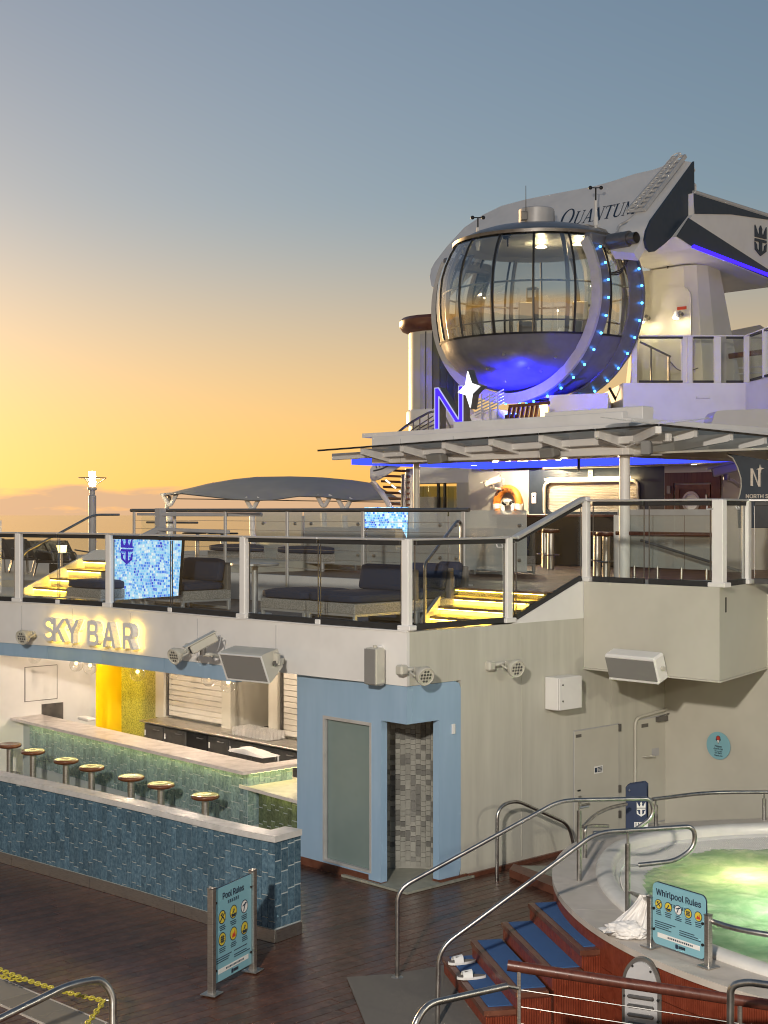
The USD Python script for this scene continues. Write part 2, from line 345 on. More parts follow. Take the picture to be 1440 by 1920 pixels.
# stone edge of the pool at the lower left: two bands of slabs and a dark gutter
pe = thing('pool_edge', at=tuple(G(60, 1900, 0)), kind='structure')
q0, q1 = G(-10, 1833, .0), G(185, 1915, .0); dv = (q1 - q0) / np.linalg.norm(q1 - q0); nv = A3(dv[1], -dv[0], 0)
if nv[1] > 0: nv = -nv
L = 4.6
for k in range(10):
    s0 = -1.2 + k * .62
    part(pe, 'slab', box(q0 + dv * (s0 + .31) + nv * .19 + A3(0, 0, .006), (.61, .37, .02), dv, nv, UP, .003), M['pool_tile'])
    part(pe, 'inner_slab', box(q0 + dv * (s0 + .5) + nv * 1.05 + A3(0, 0, -.002), (.61, .8, .02), dv, nv, UP, .003), M['brown_wood'])
part(pe, 'trim_strip', cat(box(q0 + dv * 1.6 - nv * .006 + A3(0, 0, .008), (6, .012, .02), dv, nv), box(q0 + dv * 1.6 + nv * .387 + A3(0, 0, .006), (6, .012, .02), dv, nv)), M['coping'])
part(pe, 'bed', box(q0 + dv * 1.6 + nv * .7 + A3(0, 0, -.02), (6.2, 1.5, .03), dv, nv), M['deck_caulk'])

# ================================================================ LOWER DECK HOUSE (one structure: fascia, side wall, shower, bar room)
Z2, ZF = 3.03, 2.44
house = thing('lower_deck_house', 'cream and white ship superstructure with blue shower corner and open bar beneath the lounge deck', 'deckhouse', tuple(P(0, 0)))
FAS = [P(0, 0)] + [A3(x, y, 0) for x, y in ((-.80, 17.96), (-1.98, 19.13), (-3.12, 20.32), (-4.22, 21.42), (-5.2, 22.18), (-6.12, 22.78), (-7.3, 23.4), (-9.0, 24.1))]
def off(pts, d):
    """polyline pushed back (+) from the front"""
    pts = np.array(pts); t = np.gradient(pts, axis=0); t /= np.linalg.norm(t, axis=1, keepdims=True); nn = np.c_[t[:, 1], -t[:, 0], 0 * t[:, 0]]
    nn *= np.sign((nn @ N1))[:, None]; return pts + nn * d
def strip(pts, d0, d1, z0, z1):
    return plan(list(off(pts, d0)) + list(off(pts, d1))[::-1], z0, z1)
part(house, 'fascia', strip(FAS, 0, .12, ZF, Z2 + .05), M['white_paint'])
for s_ in (1, 2, 3, 4, 5): q_ = off(FAS, -.001)[s_]; part(house, 'weld_seam', box(q_ * .5 + off(FAS, -.001)[s_ + 1] * .5 + UP * 2.75, (.006, .006, .58), E1, N1), M['grey_paint'])
part(house, 'fascia_cap', strip(FAS, -.015, .13, Z2 + .052, Z2 + .066), M['white_paint'])
HD = off(FAS, .018)
for i in range(len(FAS) - 1):   # blue header boards under the fascia, a joint between boards
    p, q = HD[i], HD[i + 1]
    if i >= 2: part(house, 'header_board', plan([p, q + (p - q) * .004, q + (p - q) * .004 + N1 * .1, p + N1 * .1], 2.235, ZF - .004), M['blue_paint'])
# bar ceiling and deck slab
part(house, 'bar_ceiling', plan(list(off(FAS, .135))[2:] + [P(12.5, 4.5), P(1.9, 4.5)], 2.50, 2.53), M['white_paint'])
# blue cladding of the front, with the door and shower openings
aL, aD0, aD1, aS0 = ub(557, 0), ub(605.5, 0), ub(696.5, 0), ub(714.5, 0)
zD = zv(1341, P(aD0, 0)); zD0 = .10; zS = 1.99
pol = Polygon([(0, ZF - .004), (aL, ZF - .004), (aL, .1), (aS0, .1), (aS0, .03), (aS0 + .0, .03), (aS0, zS), (0, zS)])
pol = Polygon([(0, ZF - .004), (aL, ZF - .004), (aL, .1), (aD1 + .05, .1), (aD1 + .05, .04), (aS0, .04), (aS0, zS), (0, zS)]).difference(sbox(aD1, zD0 + .02, aD0, zD))
part(house, 'blue_front_panel', extr(pol, .10, P(0, 0), E1, UP), M['blue_paint'])
bS, bR = ua(823, 0), ua(864, 0)
pol = Polygon([(.101, ZF - .004), (bR - .1, ZF - .004), (bR - .03, ZF - .03), (bR, ZF - .1), (bR, .16), (bR - .03, .06), (bS, .06), (bS, zS), (.101, zS)])
part(house, 'blue_side_panel', extr(pol, -.10, P(-.0, 0), N1, UP), M['blue_paint'])
# side wall (cream), with a rounded edge round the blue panel
pol = sbox(.0, 0, 5.3, Z2 + .05).difference(sbox(-.02, -.1, bR + .004, ZF).buffer(0)).difference(Point(bR, ZF).buffer(.001))
part(house, 'side_wall', extr(pol, -.10, P(.004, 0), N1, UP), M['streaked_paint'])
for bb in (2.05, 3.9): part(house, 'weld_seam', lbox(-.002, .003, bb, bb + .006, .1, 2.9), M['cream_paint'])
part(house, 'wall_foot', cat(lbox(-.035, .03, bR + .12, 5.2, .0, .05), lbox(-.02, .12, .55, bR + .1, .0, .06)), M['brown_wood'])
part(house, 'sill', cat(lbox(aD1 + .05, aL + .01, -.012, .1, 0, .1), lbox(aS0, aD1 + .05, -.012, .1, 0, .04)), M['brown_wood'])
# frosted glass door
door = part(house, 'frosted_door', lbox(aD1 + .03, aD0 - .03, .055, .07, zD0 + .04, zD - .03), M['frosted'])
fr = unary_union([sbox(aD1, zD0 + .02, aD0, zD)]).difference(sbox(aD1 + .035, zD0 + .05, aD0 - .035, zD - .04))
part(house, 'door_frame', extr(fr, -.05, P(0, .045), E1, UP), M['alu'])
part(house, 'door_backing', lbox(aD1 - .02, aD0 + .05, .085, .095, .05, 2.2), M['dark_gloss'])
# shower alcove: curved mosaic wall of single tiles, stone floor
sh = []
R_ = .86; ca, cb = .14, .14; nt = int(R_ * math.pi / 2 / .064); TS = R_ * math.pi / 2 / nt
def arc(t, r): return P(ca + r * math.cos(t), cb + r * math.sin(t))
wall_pts = [arc(t, R_ + .02) for t in np.linspace(-.0, math.pi / 2 + .0, 26)] + [arc(t, R_ + .1) for t in np.linspace(math.pi / 2, 0, 26)]
alc = part(house, 'shower_wall', plan(wall_pts, 0, 2.44), M['mosaic_light'])
cells = []
for i in range(nt):
    t = (i + .5) / nt * math.pi / 2; z = .06 + (.05 if i % 2 else 0)
    while z < 2.0:
        k = random.choice((1, 1, 1, 1, 2)); cells.append((t, z, min(z + k * .064, 2.02))); z += k * .064
random.shuffle(cells); lt, dk = [], []
for j, (t, z0, z1) in enumerate(cells):
    c = arc(t, R_ + .012); X = -E1 * math.sin(t) + N1 * math.cos(t); Yv = E1 * math.cos(t) + N1 * math.sin(t)
    m = box(c + UP * (z0 + z1) / 2, (TS - .005, .014 + random.random() * .004, z1 - z0 - .005), X, Yv, UP)
    isdark = random.random() < .30
    if j < 300: part(alc, 'tile', m, M['mosaic_dark' if isdark else 'mosaic_light'])
    else: (dk if isdark else lt).append(m)
for nm, l, mm in (('more_light_tiles', lt, 'mosaic_light'), ('more_dark_tiles', dk, 'mosaic_dark')):
    if l: part(alc, nm, cat(*l), M[mm], kind='stuff')
part(house, 'shower_floor', plan([P(-.06, -.06), P(1.1, -.06), P(1.1, 1.1), P(-.06, 1.1)], .004, .03), M['stone_floor'])
part(house, 'shower_ceiling', plan([P(.1, .1), P(1.2, .1), P(1.2, 1.2), P(.1, 1.2)], 2.0, 2.02), M['white_paint'])
part(house, 'shower_button', box(P(-.012, ua(849, 0), 1.86), (.02, .045, .12), E1, N1), M['sign_white'])
# ---- bar room: left end wall with hatch, passage, back wall
BB = 2.66
part(house, 'bar_end_wall', lbox(9.7, 9.82, -.9, 1.82, 0, 2.5), M['white_paint'])
hp = []
hb0, hb1 = ua(47, 9.7), ua(106, 9.7)
part(house, 'wall_hatch', lbox(9.688, 9.699, hb0, hb1, zv(1315, P(9.7, hb0)), zv(1252, P(9.7, hb0))), M['white_paint'])
part(house, 'hatch_seam', lbox(9.692, 9.7, hb0 - .012, hb1 + .012, zv(1315, P(9.7, hb0)) - .012, zv(1252, P(9.7, hb0)) + .012), M['dark_steel'])
part(house, 'wall_niche', lbox(9.690, 9.70, ua(78, 9.7), ua(118, 9.7), .8, 1.22), M['dark_steel'])
part(house, 'passage_wall', cat(lbox(10.75, 10.85, 1.0, 3.4, 0, 2.5), lbox(9.8, 10.85, 3.4, 3.5, 0, 2.5)), M['yellow_paint'])
part(house, 'passage_light', lbox(9.90, 9.93, 1.62, 1.68, .3, 2.4), M['passage_yellow'])
part(house, 'passage_cabinet', lbox(10.3, 10.6, 1.7, 2.0, 0, 1.15), M['black'])
aG0, aG1 = ub(300, BB), ub(233, BB)
part(house, 'green_mosaic_pier', lbox(aG0, aG1, BB - .06, BB + .3, 0, 2.5), M['green_mosaic'])
def colm(u0, u1, nm='wall_column', d=.10): part(house, nm, lbox(ub(u1, BB), ub(u0, BB), BB - d, BB + .1, .9, 2.5, .008), M['cream_paint'])
colm(300, 316); colm(424, 441); colm(512, 529)
part(house, 'bar_back_wall', cat(lbox(-.0 + 1.9, ub(441, BB), BB + .75, BB + .85, 0, 2.5), lbox(ub(424, BB), aG1, BB + .1, BB + .2, 0, 2.5)), M['cream_paint'])
part(house, 'niche_side', cat(lbox(ub(441, BB), ub(436, BB), BB, BB + .75, .9, 2.5), lbox(ub(513, BB), ub(512, BB) + .01, BB + .1, BB + .75, .9, 2.5)), M['cream_paint'])
part(house, 'bronze_mosaic_panel', lbox(ub(512, BB), ub(441, BB) - .01, BB + .72, BB + .75, .9, 2.5), M['bronze_mosaic'])
def slats(u0, u1, b, z0, z1, n, par, nm='shutter_slat', mt='shutter', d=.012):
    a0, a1 = ub(u1, b), ub(u0, b); h = (z1 - z0) / n
    for k in range(n):
        zz = z0 + h * (k + .5); part(par, nm, box(P((a0 + a1) / 2, b, zz), (a1 - a0, d, h * .93), E1, N1, UP, h * .25), M[mt])
slats(317, 423, BB - .02, .96, 2.5, 17, house); slats(532, 570, BB - .02, .96, 2.5, 17, house)
for u0, u1 in ((316, 318.5), (423, 425), (529.5, 532)): part(house, 'shutter_rail', lbox(ub(u1, BB), ub(u0, BB), BB - .05, BB, .95, 2.5), M['dark_steel'])
# ---- inner corner wall on the right, with the overhanging pulpit
K = P(0, 5.12); R1 = K - E1 * 7.0
part(house, 'right_wall', plan([K + N1 * .01, R1 + N1 * .01, R1 + N1 * .15, K + N1 * .15 + E1 * .1], 0, 3.4), M['cream_paint'])
LP = P(0, ua(1095, 0)); tE = 2.12; EP = LP - E1 * tE; K2 = A3(5.25, 19.5, 0); Z3 = 3.57; ZB = 2.42
BUL = [LP, EP, K2]
part(house, 'pulpit', plan([LP, EP, K2, P(-1.6, 5.4), P(.0, 4.2)], ZB, Z3), M['cream_paint'])
part(house, 'pulpit_rim', cat(bar(LP + UP * (ZB - .012), EP + UP * (ZB - .012), .03, .02), bar(EP + UP * (ZB - .012), K2 + UP * (ZB - .012), .03, .02)), M['cream_paint'])
# stair string wall between the steps and the side wall top: slanted cap
bs0, bs1 = ua(958, 0), ua(1088, 0)
pol = Polygon([(bs0, Z2 + .04), (bs1, Z3 - .0), (bs1 + .12, Z3), (bs1 + .12, Z2), (bs0, Z2)])
part(house, 'stair_string', extr(pol, .08, P(.09, 0), N1, UP), M['white_paint'])
# doors in the side wall
def hatch(nm, u0, u1, vt, label):
    b0, b1 = ua(u0, 0), ua(u1, 0); zt = zv(vt, P(0, b0))
    d = part(house, nm, lbox(-.010, .0, b0 + .008, b1 - .008, .12, zt - .008, .003), M['cream_paint'], label=label)
    part(d, 'seam', lbox(-.003, .002, b0 - .008, b1 + .008, .1, zt + .010), M['grey_paint']); return d, b0, b1, zt
d, b0, b1, zt = hatch('steel_door', 1076, 1160, 1371, 'flat cream steel door with small notice')
part(d, 'name_plate', lbox(-.016, -.010, b0 + .03, b0 + .14, zt - .09, zt - .05), M['dark_steel'])
part(d, 'notice', lbox(-.016, -.010, b0 + .42, b0 + .60, zt - .62, zt - .52), M['sign_white'])
part(d, 'notice_print', cat(lbox(-.018, -.016, b0 + .425, b0 + .47, zt - .60, zt - .54), *[lbox(-.018, -.016, b0 + .485, b0 + .58, zt - .6 + k * .018, zt - .59 + k * .018) for k in range(4)]), M['sign_ink'])
part(d, 'hinge', cat(*[lbox(-.03, 0, b1 - .02, b1 + .02, z, z + .1) for z in (.3, .65, zt - .1)]), M['dark_steel'])
part(d, 'handle', cat(lbox(-.03, -.01, b0 + .08, b0 + .12, .62, .72), tube([P(-.05, b0 + .1, .6), P(-.05, b0 + .26, .6)], .012)), M['steel'])
part(d, 'lock', lbox(-.02, -.01, b0 + .06, b0 + .12, .78, .80), M['black'])
d, b0, b1, zt = hatch('weathertight_door', 1192, 1252, 1350, 'cream door with rounded corner, closer and dogs')
part(d, 'coaming', tube(fillet([P(-.03, b0 - .05, .1), P(-.03, b0 - .05, zt + .03), P(-.03, b1 - .02, zt + .09)], .12), .018), M['cream_paint'], smooth=40)
part(d, 'closer', lbox(-.06, -.01, b0 + .45, b0 + .75, zt - .07, zt - .0), M['dark_steel'])
part(d, 'closer_arm', tube([P(-.05, b0 + .5, zt + .01), P(-.10, b0 + .62, zt + .04), P(-.03, b0 + .8, zt + .03)], .008), M['dark_steel'])
part(d, 'handle', tube(fillet([P(-.01, b0 + .15, 1.08), P(-.06, b0 + .15, 1.08), P(-.06, b0 + .36, 1.06), P(-.01, b0 + .36, 1.06)], .02), .012), M['cream_paint'])
part(d, 'name_plate', lbox(-.016, -.010, b0 + .12, b0 + .27, zt - .12, zt - .07), M['dark_steel'])
part(d, 'notice', lbox(-.016, -.010, b0 + .36, b0 + .52, zt - .55, zt - .44), M['grey_paint'])
part(d, 'latch', cat(lbox(-.04, 0, b1 - .04, b1 + .02, zt - .24, zt - .2), lbox(-.04, 0, b1 - .04, b1 + .02, zt - .32, zt - .28)), M['black'])
# ================================================================ BAR ITEMS
# planter-style front wall of single tiles
BW = [A3(x, y, 0) for x, y in ((-7.2, 20.42), (-5.9, 19.33), (-4.93, 18.49), (-4.2, 17.84), (-2.58, 16.35), (-1.92, 15.70), (-1.14, 15.02))]
from scipy.interpolate import CubicSpline
_s = np.r_[0, np.cumsum(np.linalg.norm(np.diff(np.array(BW), axis=0), axis=1))]; _cs = CubicSpline(_s, np.array(BW)); SL = _s[-1]
def bw(s): return _cs(s)
def bwn(s):
    t = _cs(s, 1); t /= np.linalg.norm(t); n = A3(t[1], -t[0], 0); return t, n * np.sign(-(n @ N1))     # n points out to the deck
screen = thing('bar_screen_wall', 'low curved wall of blue glazed tiles with pale stone cap in front of the bar stools', 'tiled wall', tuple(bw(SL)))
ss = np.linspace(0, SL, 40); out_ = [bw(s) for s in ss]; tE_, nE = bwn(SL)
RD = A3(.6, .8, 0); RL = .42
inn_ = [bw(s) - bwn(s)[1] * .17 for s in ss]; corner_in = bw(SL) - nE * .17 - tE_ * .2
core = [p - bwn(s)[1] * .012 for p, s in zip(out_, ss)]; core[-1] = core[-1] - tE_ * .012
endp = core[-1] + RD * RL
body = core + [endp, endp - tE_ * .18, corner_in] + inn_[::-1][3:]
part(screen, 'core', plan(body, .02, 1.04), M['grout_blue'])
capo = [p + bwn(s)[1] * .018 for p, s in zip(out_, ss)]; capo[-1] = capo[-1] + tE_ * .018
cend = capo[-1] + RD * (RL + .02)
part(screen, 'stone_cap', plan(capo + [cend, cend - tE_ * .24, corner_in - tE_ * .03 - nE * .03] + [p - bwn(s)[1] * .03 for p, s in zip(inn_, ss)][::-1][3:], 1.055, 1.12), M['stone_cap'])
nk = 5
for k in range(nk):
    s0, s1 = SL * k / nk, SL * (k + 1) / nk - .006
    pts = [bw(s) + bwn(s)[1] * .004 for s in np.linspace(s0, s1, 9)]; pb = [bw(s) - bwn(s)[1] * .012 for s in np.linspace(s0, s1, 9)]
    part(screen, 'kick_plate', plan(pts + pb[::-1], .004, .135), M['brushed_steel'])
part(screen, 'kick_plate', box(core[-1] + RD * RL / 2 + tE_ * .016 + UP * .07, (RL, .012, .13), RD / np.linalg.norm(RD), tE_), M['brushed_steel'])
TW, TH = .0935, .235
def tile_run(par, f, L, z0, z1, mt, tw=TW, th=TH, lim=[300], nm='tile', more=None):
    n = int(L / tw); w = L / n
    for i in range(n):
        z = z0 - random.random() * th
        while z < z1 - .01:
            za, zb = max(z, z0), min(z + th, z1); z += th
            if zb - za < .02: continue
            c, t, nn = f((i + .5) * w)
            m = box(c - nn * (.004 - random.random() * .002) + UP * (za + zb) / 2, (w - .006, .016, zb - za - .013), t, nn, UP, .002)
            if lim[0] > 0: lim[0] -= 1; part(par, nm, m, M[mt])
            else: more.append(m)
more = []; lim = [300]
tile_run(screen, lambda s: (core[-1] + RD * s + tE_ * .0, RD / np.linalg.norm(RD), tE_), RL, .14, 1.05, 'blue_tile', lim=lim, more=more)
def fr_(s):
    s = SL - s; t, n = bwn(s); return bw(s) , t, n
tile_run(screen, fr_, SL - .7, .14, 1.05, 'blue_tile', lim=lim, more=more)
if more: part(screen, 'far_tiles', cat(*more), M['blue_tile'], kind='stuff')
# bar counter
BZ = 1.05
A_, B_ = G(22, 1346, BZ), G(455, 1447, BZ); D_ = (A_ - B_)[:2] @ (A_ - B_)[:2]; bx = (A_ - B_) * A3(1, 1, 0); bx /= np.linalg.norm(bx); bn = A3(bx[1], -bx[0], 0); bn *= np.sign(bn @ N1)
LB = np.linalg.norm((A_ - B_)[:2]); b0_ = B_ * A3(1, 1, 0)
bar_ = thing('bar_counter', 'long L-shaped bar counter with pinkish white top and blue-green tiled front', 'bar counter', tuple(b0_))
def bp(s, d, z=0): return b0_ + bx * s + bn * d + UP * z
RT = 1.55
part(bar_, 'counter_top', plan([bp(LB + .3, 0), bp(0, 0), bp(0, RT), bp(.32, RT), bp(.32, .58), bp(LB + .3, .58)][::-1], BZ - .045, BZ), M['bar_top'])
part(bar_, 'core', cat(plan([bp(LB + .2, .24), bp(.22, .24), bp(.22, .5), bp(LB + .2, .5)][::-1], 0, BZ - .05), plan([bp(.34, .5), bp(.22, .5), bp(.22, 1.0), bp(.34, 1.0)][::-1], 0, BZ - .05)), M['grout_blue'])
lim = [300]; more = []
tile_run(bar_, lambda s: (bp(.22 + s, .236), bx, -bn), LB - .4, .25, BZ - .055, 'bar_tile', lim=lim, more=more, th=.22)
tile_run(bar_, lambda s: (bp(.216, .24 + s), bn, -bx), .75, .25, BZ - .055, 'bar_tile', lim=lim, more=more, th=.22)
if more: part(bar_, 'far_tiles', cat(*more), M['bar_tile'], kind='stuff')
part(bar_, 'light_strip', box(bp(LB / 2, .11, BZ - .055), (LB - .5, .02, .012), bx, bn), M['led_lime']); part(bar_, 'light_strip', box(bp(.10, .8, BZ - .06), (.02, 1.2, .012), bx, bn), M['led_lime'])
# lower service counter
lc = thing('service_counter', 'short lower counter with white top and green tiles at the right end of the bar', 'counter', tuple(G(448, 1471, .8) * A3(1, 1, 0)))
lz = .8; l0, l1, l2, l3 = G(448, 1471, lz), G(562, 1502, lz), G(570, 1462, lz), G(527, 1450, lz)
part(lc, 'counter_top', plan([l0, l1, l2, l3], lz - .045, lz), M['bar_top'])
lx = (l1 - l0); lx /= np.linalg.norm(lx); ly = A3(-lx[1], lx[0], 0); ll = np.linalg.norm(l1 - l0)
part(lc, 'core', plan([l0 + lx * .22 + ly * .18, l1 + ly * .18, l1 + ly * .4, l0 + lx * .22 + ly * .4], 0, lz - .05), M['grout_blue'])
lim = [300]; tile_run(lc, lambda s: ((l0 * A3(1, 1, 0)) + lx * (.22 + s) + ly * .176, lx, -ly), ll - .26, .2, lz - .05, 'green_tile', lim=lim, more=[], th=.22)
part(lc, 'light_strip', box((l0 + l1) / 2 * A3(1, 1, 0) + ly * .15 + lx * .1 + UP * (lz - .055), (ll - .4, .015, .01), lx, ly), M['led_lime'])
# back counter with steel top and cabinet doors
bc = thing('back_counter', 'stainless steel back counter with dark cabinet doors behind the bar', 'counter', tuple(P(4, 2.3)))
aC0, aC1 = 1.9, loc(G(265, 1350, .92))[0]
part(bc, 'steel_top', lbox(aC0, aC1, 2.06, BB, .895, .925, .006), M['brushed_steel'])
part(bc, 'carcass', lbox(aC0, aC1 - .05, 2.16, BB, .1, .89), M['dark_steel'])
aa = [aC1 - .05] + [ub(u, 2.12) for u in (306, 348, 389, 428, 472, 518, 560)]
for i in range(len(aa) - 1):
    dr = part(bc, 'cabinet_door', lbox(aa[i + 1] + .012, aa[i] - .012, 2.125, 2.15, .14, .86, .004), M['black' if i == 2 else 'dark_steel'])
    part(dr, 'handle', tube(fillet([P(aa[i + 1] + .12, 2.12, .8), P(aa[i + 1] + .12, 2.09, .8), P(aa[i + 1] + .26, 2.09, .8), P(aa[i + 1] + .26, 2.12, .8)], .01), .008), M['steel'])
    if i != 2:
        part(dr, 'key_tag', box(P(aa[i] - .06, 2.11, .72), (.03, .01, .09), E1, N1), M['sign_white'])
part(bc, 'drain_board', lbox(ub(512, 2.3), ub(424, 2.3), 2.2, 2.6, .926, .934), M['steel'])
# stools
def make_stool(at, label):
    s = thing('bar_stool', label, 'bar stool', at, group='round wooden stools along the bar')
    part(s, 'seat', lathe([(.0, .685), (.15, .69), (.185, .705), (.192, .725), (.185, .747), (.165, .757), (.10, .748), (0, .744)], 30, at), M['seat_wood'], smooth=50)
    part(s, 'column', lathe([(.05, 0.012), (.05, .69)], 18, at), M['brushed_steel'], smooth=40)
    part(s, 'base', lathe([(.0, 0.002), (.2, .002), (.2, .012), (.05, .03), (0, .03)], 26, at), M['steel'], smooth=40)
    th_ = np.linspace(0, 2 * np.pi, 25)[:-1]
    fr = part(s, 'foot_rest', tube([np.asarray(at) + A3(.16 * math.cos(t), .16 * math.sin(t), .27) for t in th_], .011, 7, closed=True), M['steel'], smooth=50)
    part(fr, 'spoke', cat(*[tube([np.asarray(at) + A3(0, 0, .27), np.asarray(at) + A3(.16 * math.cos(t), .16 * math.sin(t), .27)], .008, 6) for t in (0, 2.1, 4.2)]), M['steel'])
    return s
SP = [(18, 1394), (62, 1406), (124, 1423), (172, 1436), (246, 1454), (302, 1468), (385, 1489)]
SN = ['round wooden bar stool farthest left, cut by the picture edge', 'second round wooden bar stool from the left end of the bar', 'third round wooden bar stool from the left end', 'middle round wooden bar stool of the row of seven', 'third round wooden bar stool from the right end', 'second round wooden bar stool from the right end', 'round wooden bar stool nearest the right, by the blue pillar']
st0 = None
for (u, v), nm in zip(SP, SN):
    g = G(u, v, .757) * A3(1, 1, 0)
    if st0 is None: st0 = make_stool(tuple(g), nm)
    else: copy(st0, tuple(g), .3, nm)
# pendant globes
pg0 = None
GL = [(65, 1232, .45), (118, 1240, 1.6), (143, 1247, .95), (169, 1251, .45), (258, 1263, .45), (323, 1262, 2.2), (392, 1273, 1.0), (428, 1283, .45)]
GN = ['clear glass globe lamp farthest left under the blue header', 'clear glass globe lamp partly hidden left of the close pair', 'left one of the close pair of glass globe lamps', 'right one of the close pair of glass globe lamps', 'clear glass globe lamp in front of the green mosaic', 'small far globe lamp beside the shutter', 'clear glass globe lamp left of the big loudspeaker', 'clear glass globe lamp right under the big loudspeaker']
for (u, v, b), nm in zip(GL, GN):
    p = P(ub(u, b), b); p = p + UP * (zv(v, p))
    if pg0 is None:
        pg0 = thing('globe_lamp', nm, 'pendant lamp', tuple(p), group='glass globe lamps over the bar')
        part(pg0, 'globe', sph(p, .115, 3), M['thin_glass'], smooth=True)
        part(pg0, 'bulb', sph(p + UP * .03, .03, 2), M['lamp_dim'], smooth=True)
        part(pg0, 'cap', lathe([(.0, .15), (.035, .15), (.04, .10), (0, .10)], 16, p), M['steel'], smooth=40)
        part(pg0, 'cord', tube([p + UP * .15, p + UP * .6], .004, 6), M['black'])
    else: copy(pg0, tuple(p), 0, nm)
# glasses on the drain board
gl0 = None; k = 0
for i in range(11):
    for j in range(5):
        a = ub(508 - i * 6.4, 2.3) ; b = 2.24 + j * .075; p = P(a, b, .934)
        if gl0 is None:
            gl0 = thing('drinking_glass', 'clear stemless glass upside down on the steel back counter', 'glass', tuple(p), group='glasses on the back counter')
            part(gl0, 'bowl', lathe([(.036, 0), (.038, .06), (.034, .11), (.030, .13), (.0, .134)], 12, p), M['glassware'], smooth=50)
        else: copy(gl0, tuple(p), 0)
# folded white cloth on the bar
cp = (G(440, 1412, BZ) + G(512, 1414, BZ)) / 2
xs, ys = np.meshgrid(np.linspace(-.42, .42, 30), np.linspace(-.16, .16, 14)); pts = np.c_[xs.ravel(), ys.ravel(), np.zeros(xs.size)]
hh = .02 + .075 * meshkit.fbm(pts * A3(3.2, 6, 1) + 3, 3) * np.exp(-((xs.ravel() + .12) / .3) ** 2); edge = (np.abs(ys.ravel()) > .155) | (np.abs(xs.ravel()) > .41); hh[edge] = .003
vv = cp + pts[:, :1] * -bx + pts[:, 1:2] * bn + UP * (hh[:, None])
ff = []
for i in range(13):
    for j in range(29):
        q = i * 30 + j; ff += [[q, q + 1, q + 31], [q, q + 31, q + 30]]
solo('bar_cloth', (vv, np.array(ff)), M['towel'], 'crumpled white cloth lying at the right end of the bar top', 'cloth', smooth=True)
c2 = G(152, 1352, BZ) + bn * .1
solo('folded_rag', cushion(c2 + UP * .03, (.34, .16, .06), bx, bn, r=.025), M['towel'], 'small pale rag on the far left part of the bar top', 'cloth', smooth=True)
# bar room ceiling lights (recessed, lit)
for a in (2.9, 4.6, 6.3, 8.0):
    t = thing('bar_ceiling_light', 'recessed round light in the ceiling over the bar', 'ceiling light', tuple(P(a, 1.35, 2.5)), group='ceiling lights over the bar')
    part(t, 'trim', lathe([(.05, -.002), (.075, -.004), (.075, 0)], 20, P(a, 1.35, 2.498)), M['steel']); part(t, 'lens', lathe([(0, -.004), (.05, -.004)], 20, P(a, 1.35, 2.5)), M['downlight'])
    lamp(t, 'glow', P(a, 1.35, 2.43), .05, 9, (1.0, .78, .58))
# ================================================================ LOUNGE DECK (z 3.03) AND TERRACE (z 3.45)
ZT = 3.45
lounge = thing('lounge_deck', at=tuple(P(4, 2, Z2)), kind='structure')
part(lounge, 'slab', plan([P(.12, .13)] + list(off(FAS, .13))[1:] + [P(13.5, 6), P(13.5, 14), P(.12, 14)], 2.54, Z2 - .012), M['deck_caulk'])
for i in range(46):     # planks of the lounge floor run along the ship
    a0 = .05 + i * .26
    part(lounge, 'plank', lbox(a0 + .003, a0 + .257, .1 if a0 < 8 else -.2, 3.02 if a0 > 1.8 else 1.35, Z2 - .012, Z2 + .002, .002), M['teak'])
BT = 3.0; AT = 1.84
terrace = thing('terrace', at=tuple(P(4, 5, ZT)), kind='structure')
part(terrace, 'riser_wall', lbox(AT, 7.45, BT, BT + .1, Z2, ZT + .02), M['white_paint'])
part(terrace, 'slab', plan([P(AT, BT + .1), P(7.45, BT + .1), P(7.45, 3.4), P(14, 3.4), P(14, 16), P(-6, 16), P(-6, 5.6), K2 + N1 * .2 + E1 * .1, EP + N1 * .2 + E1 * .05, LP + N1 * .2 + E1 * .06, P(.06, 2.66), P(AT, 2.66)], ZT - .2, ZT - .012), M['deck_caulk'])
for i in range(34):
    a0 = -1.0 + i * .26
    part(terrace, 'plank', lbox(a0 + .003, a0 + .257, (BT + .1 if a0 > AT - .1 else 2.66 if a0 > -.1 else 4.2), 13, ZT - .012, ZT + .002, .002), M['teak'])
# steps up to the terrace with lit risers
steps = thing('lit_steps', 'four wide dark steps with glowing yellow risers beside the sofas', 'steps', tuple(P(.9, 2, Z2)))
RH = (ZT - Z2) / 4; TRD = .36; BTOP = 2.66
def sa(b): return 1.07 + .555 * (b - 1.37)        # the flight flares towards the top
for k in range(4):
    zb = Z2 + k * RH; bb = BTOP - (3 - k) * TRD; aL_ = sa(bb)
    part(steps, 'riser', lbox(.10, aL_, bb, bb + .02, zb, zb + RH - .03), M['white_paint'])
    part(steps, 'tread', plan([P(.10, bb - .06), P(aL_ - .03, bb - .06), P(sa(bb + TRD), bb + TRD + .02), P(.10, bb + TRD + .02)], zb + RH - .032, zb + RH), M['teak'])
    part(steps, 'light_strip', lbox(.12, aL_ - .03, bb - .056, bb - .044, zb + RH - .042, zb + RH - .033), M['led_yellow'])
s0_, s1_ = P(sa(1.25) + .03, 1.25), P(sa(2.78) + .03, 2.78); sX = s1_ - s0_; sL = np.linalg.norm(sX); sX /= sL
part(steps, 'string', extr(Polygon([(0, Z2), (0, Z2 + .10), (sL * .92, ZT + .17), (sL * 1.12, ZT + .17), (sL * 1.12, Z2)]), .05, s0_, sX, UP), M['white_paint'])
r0_, r1_ = s0_ - sX * .0 - E1 * .08, s0_ + sX * sL * .93 - E1 * .08
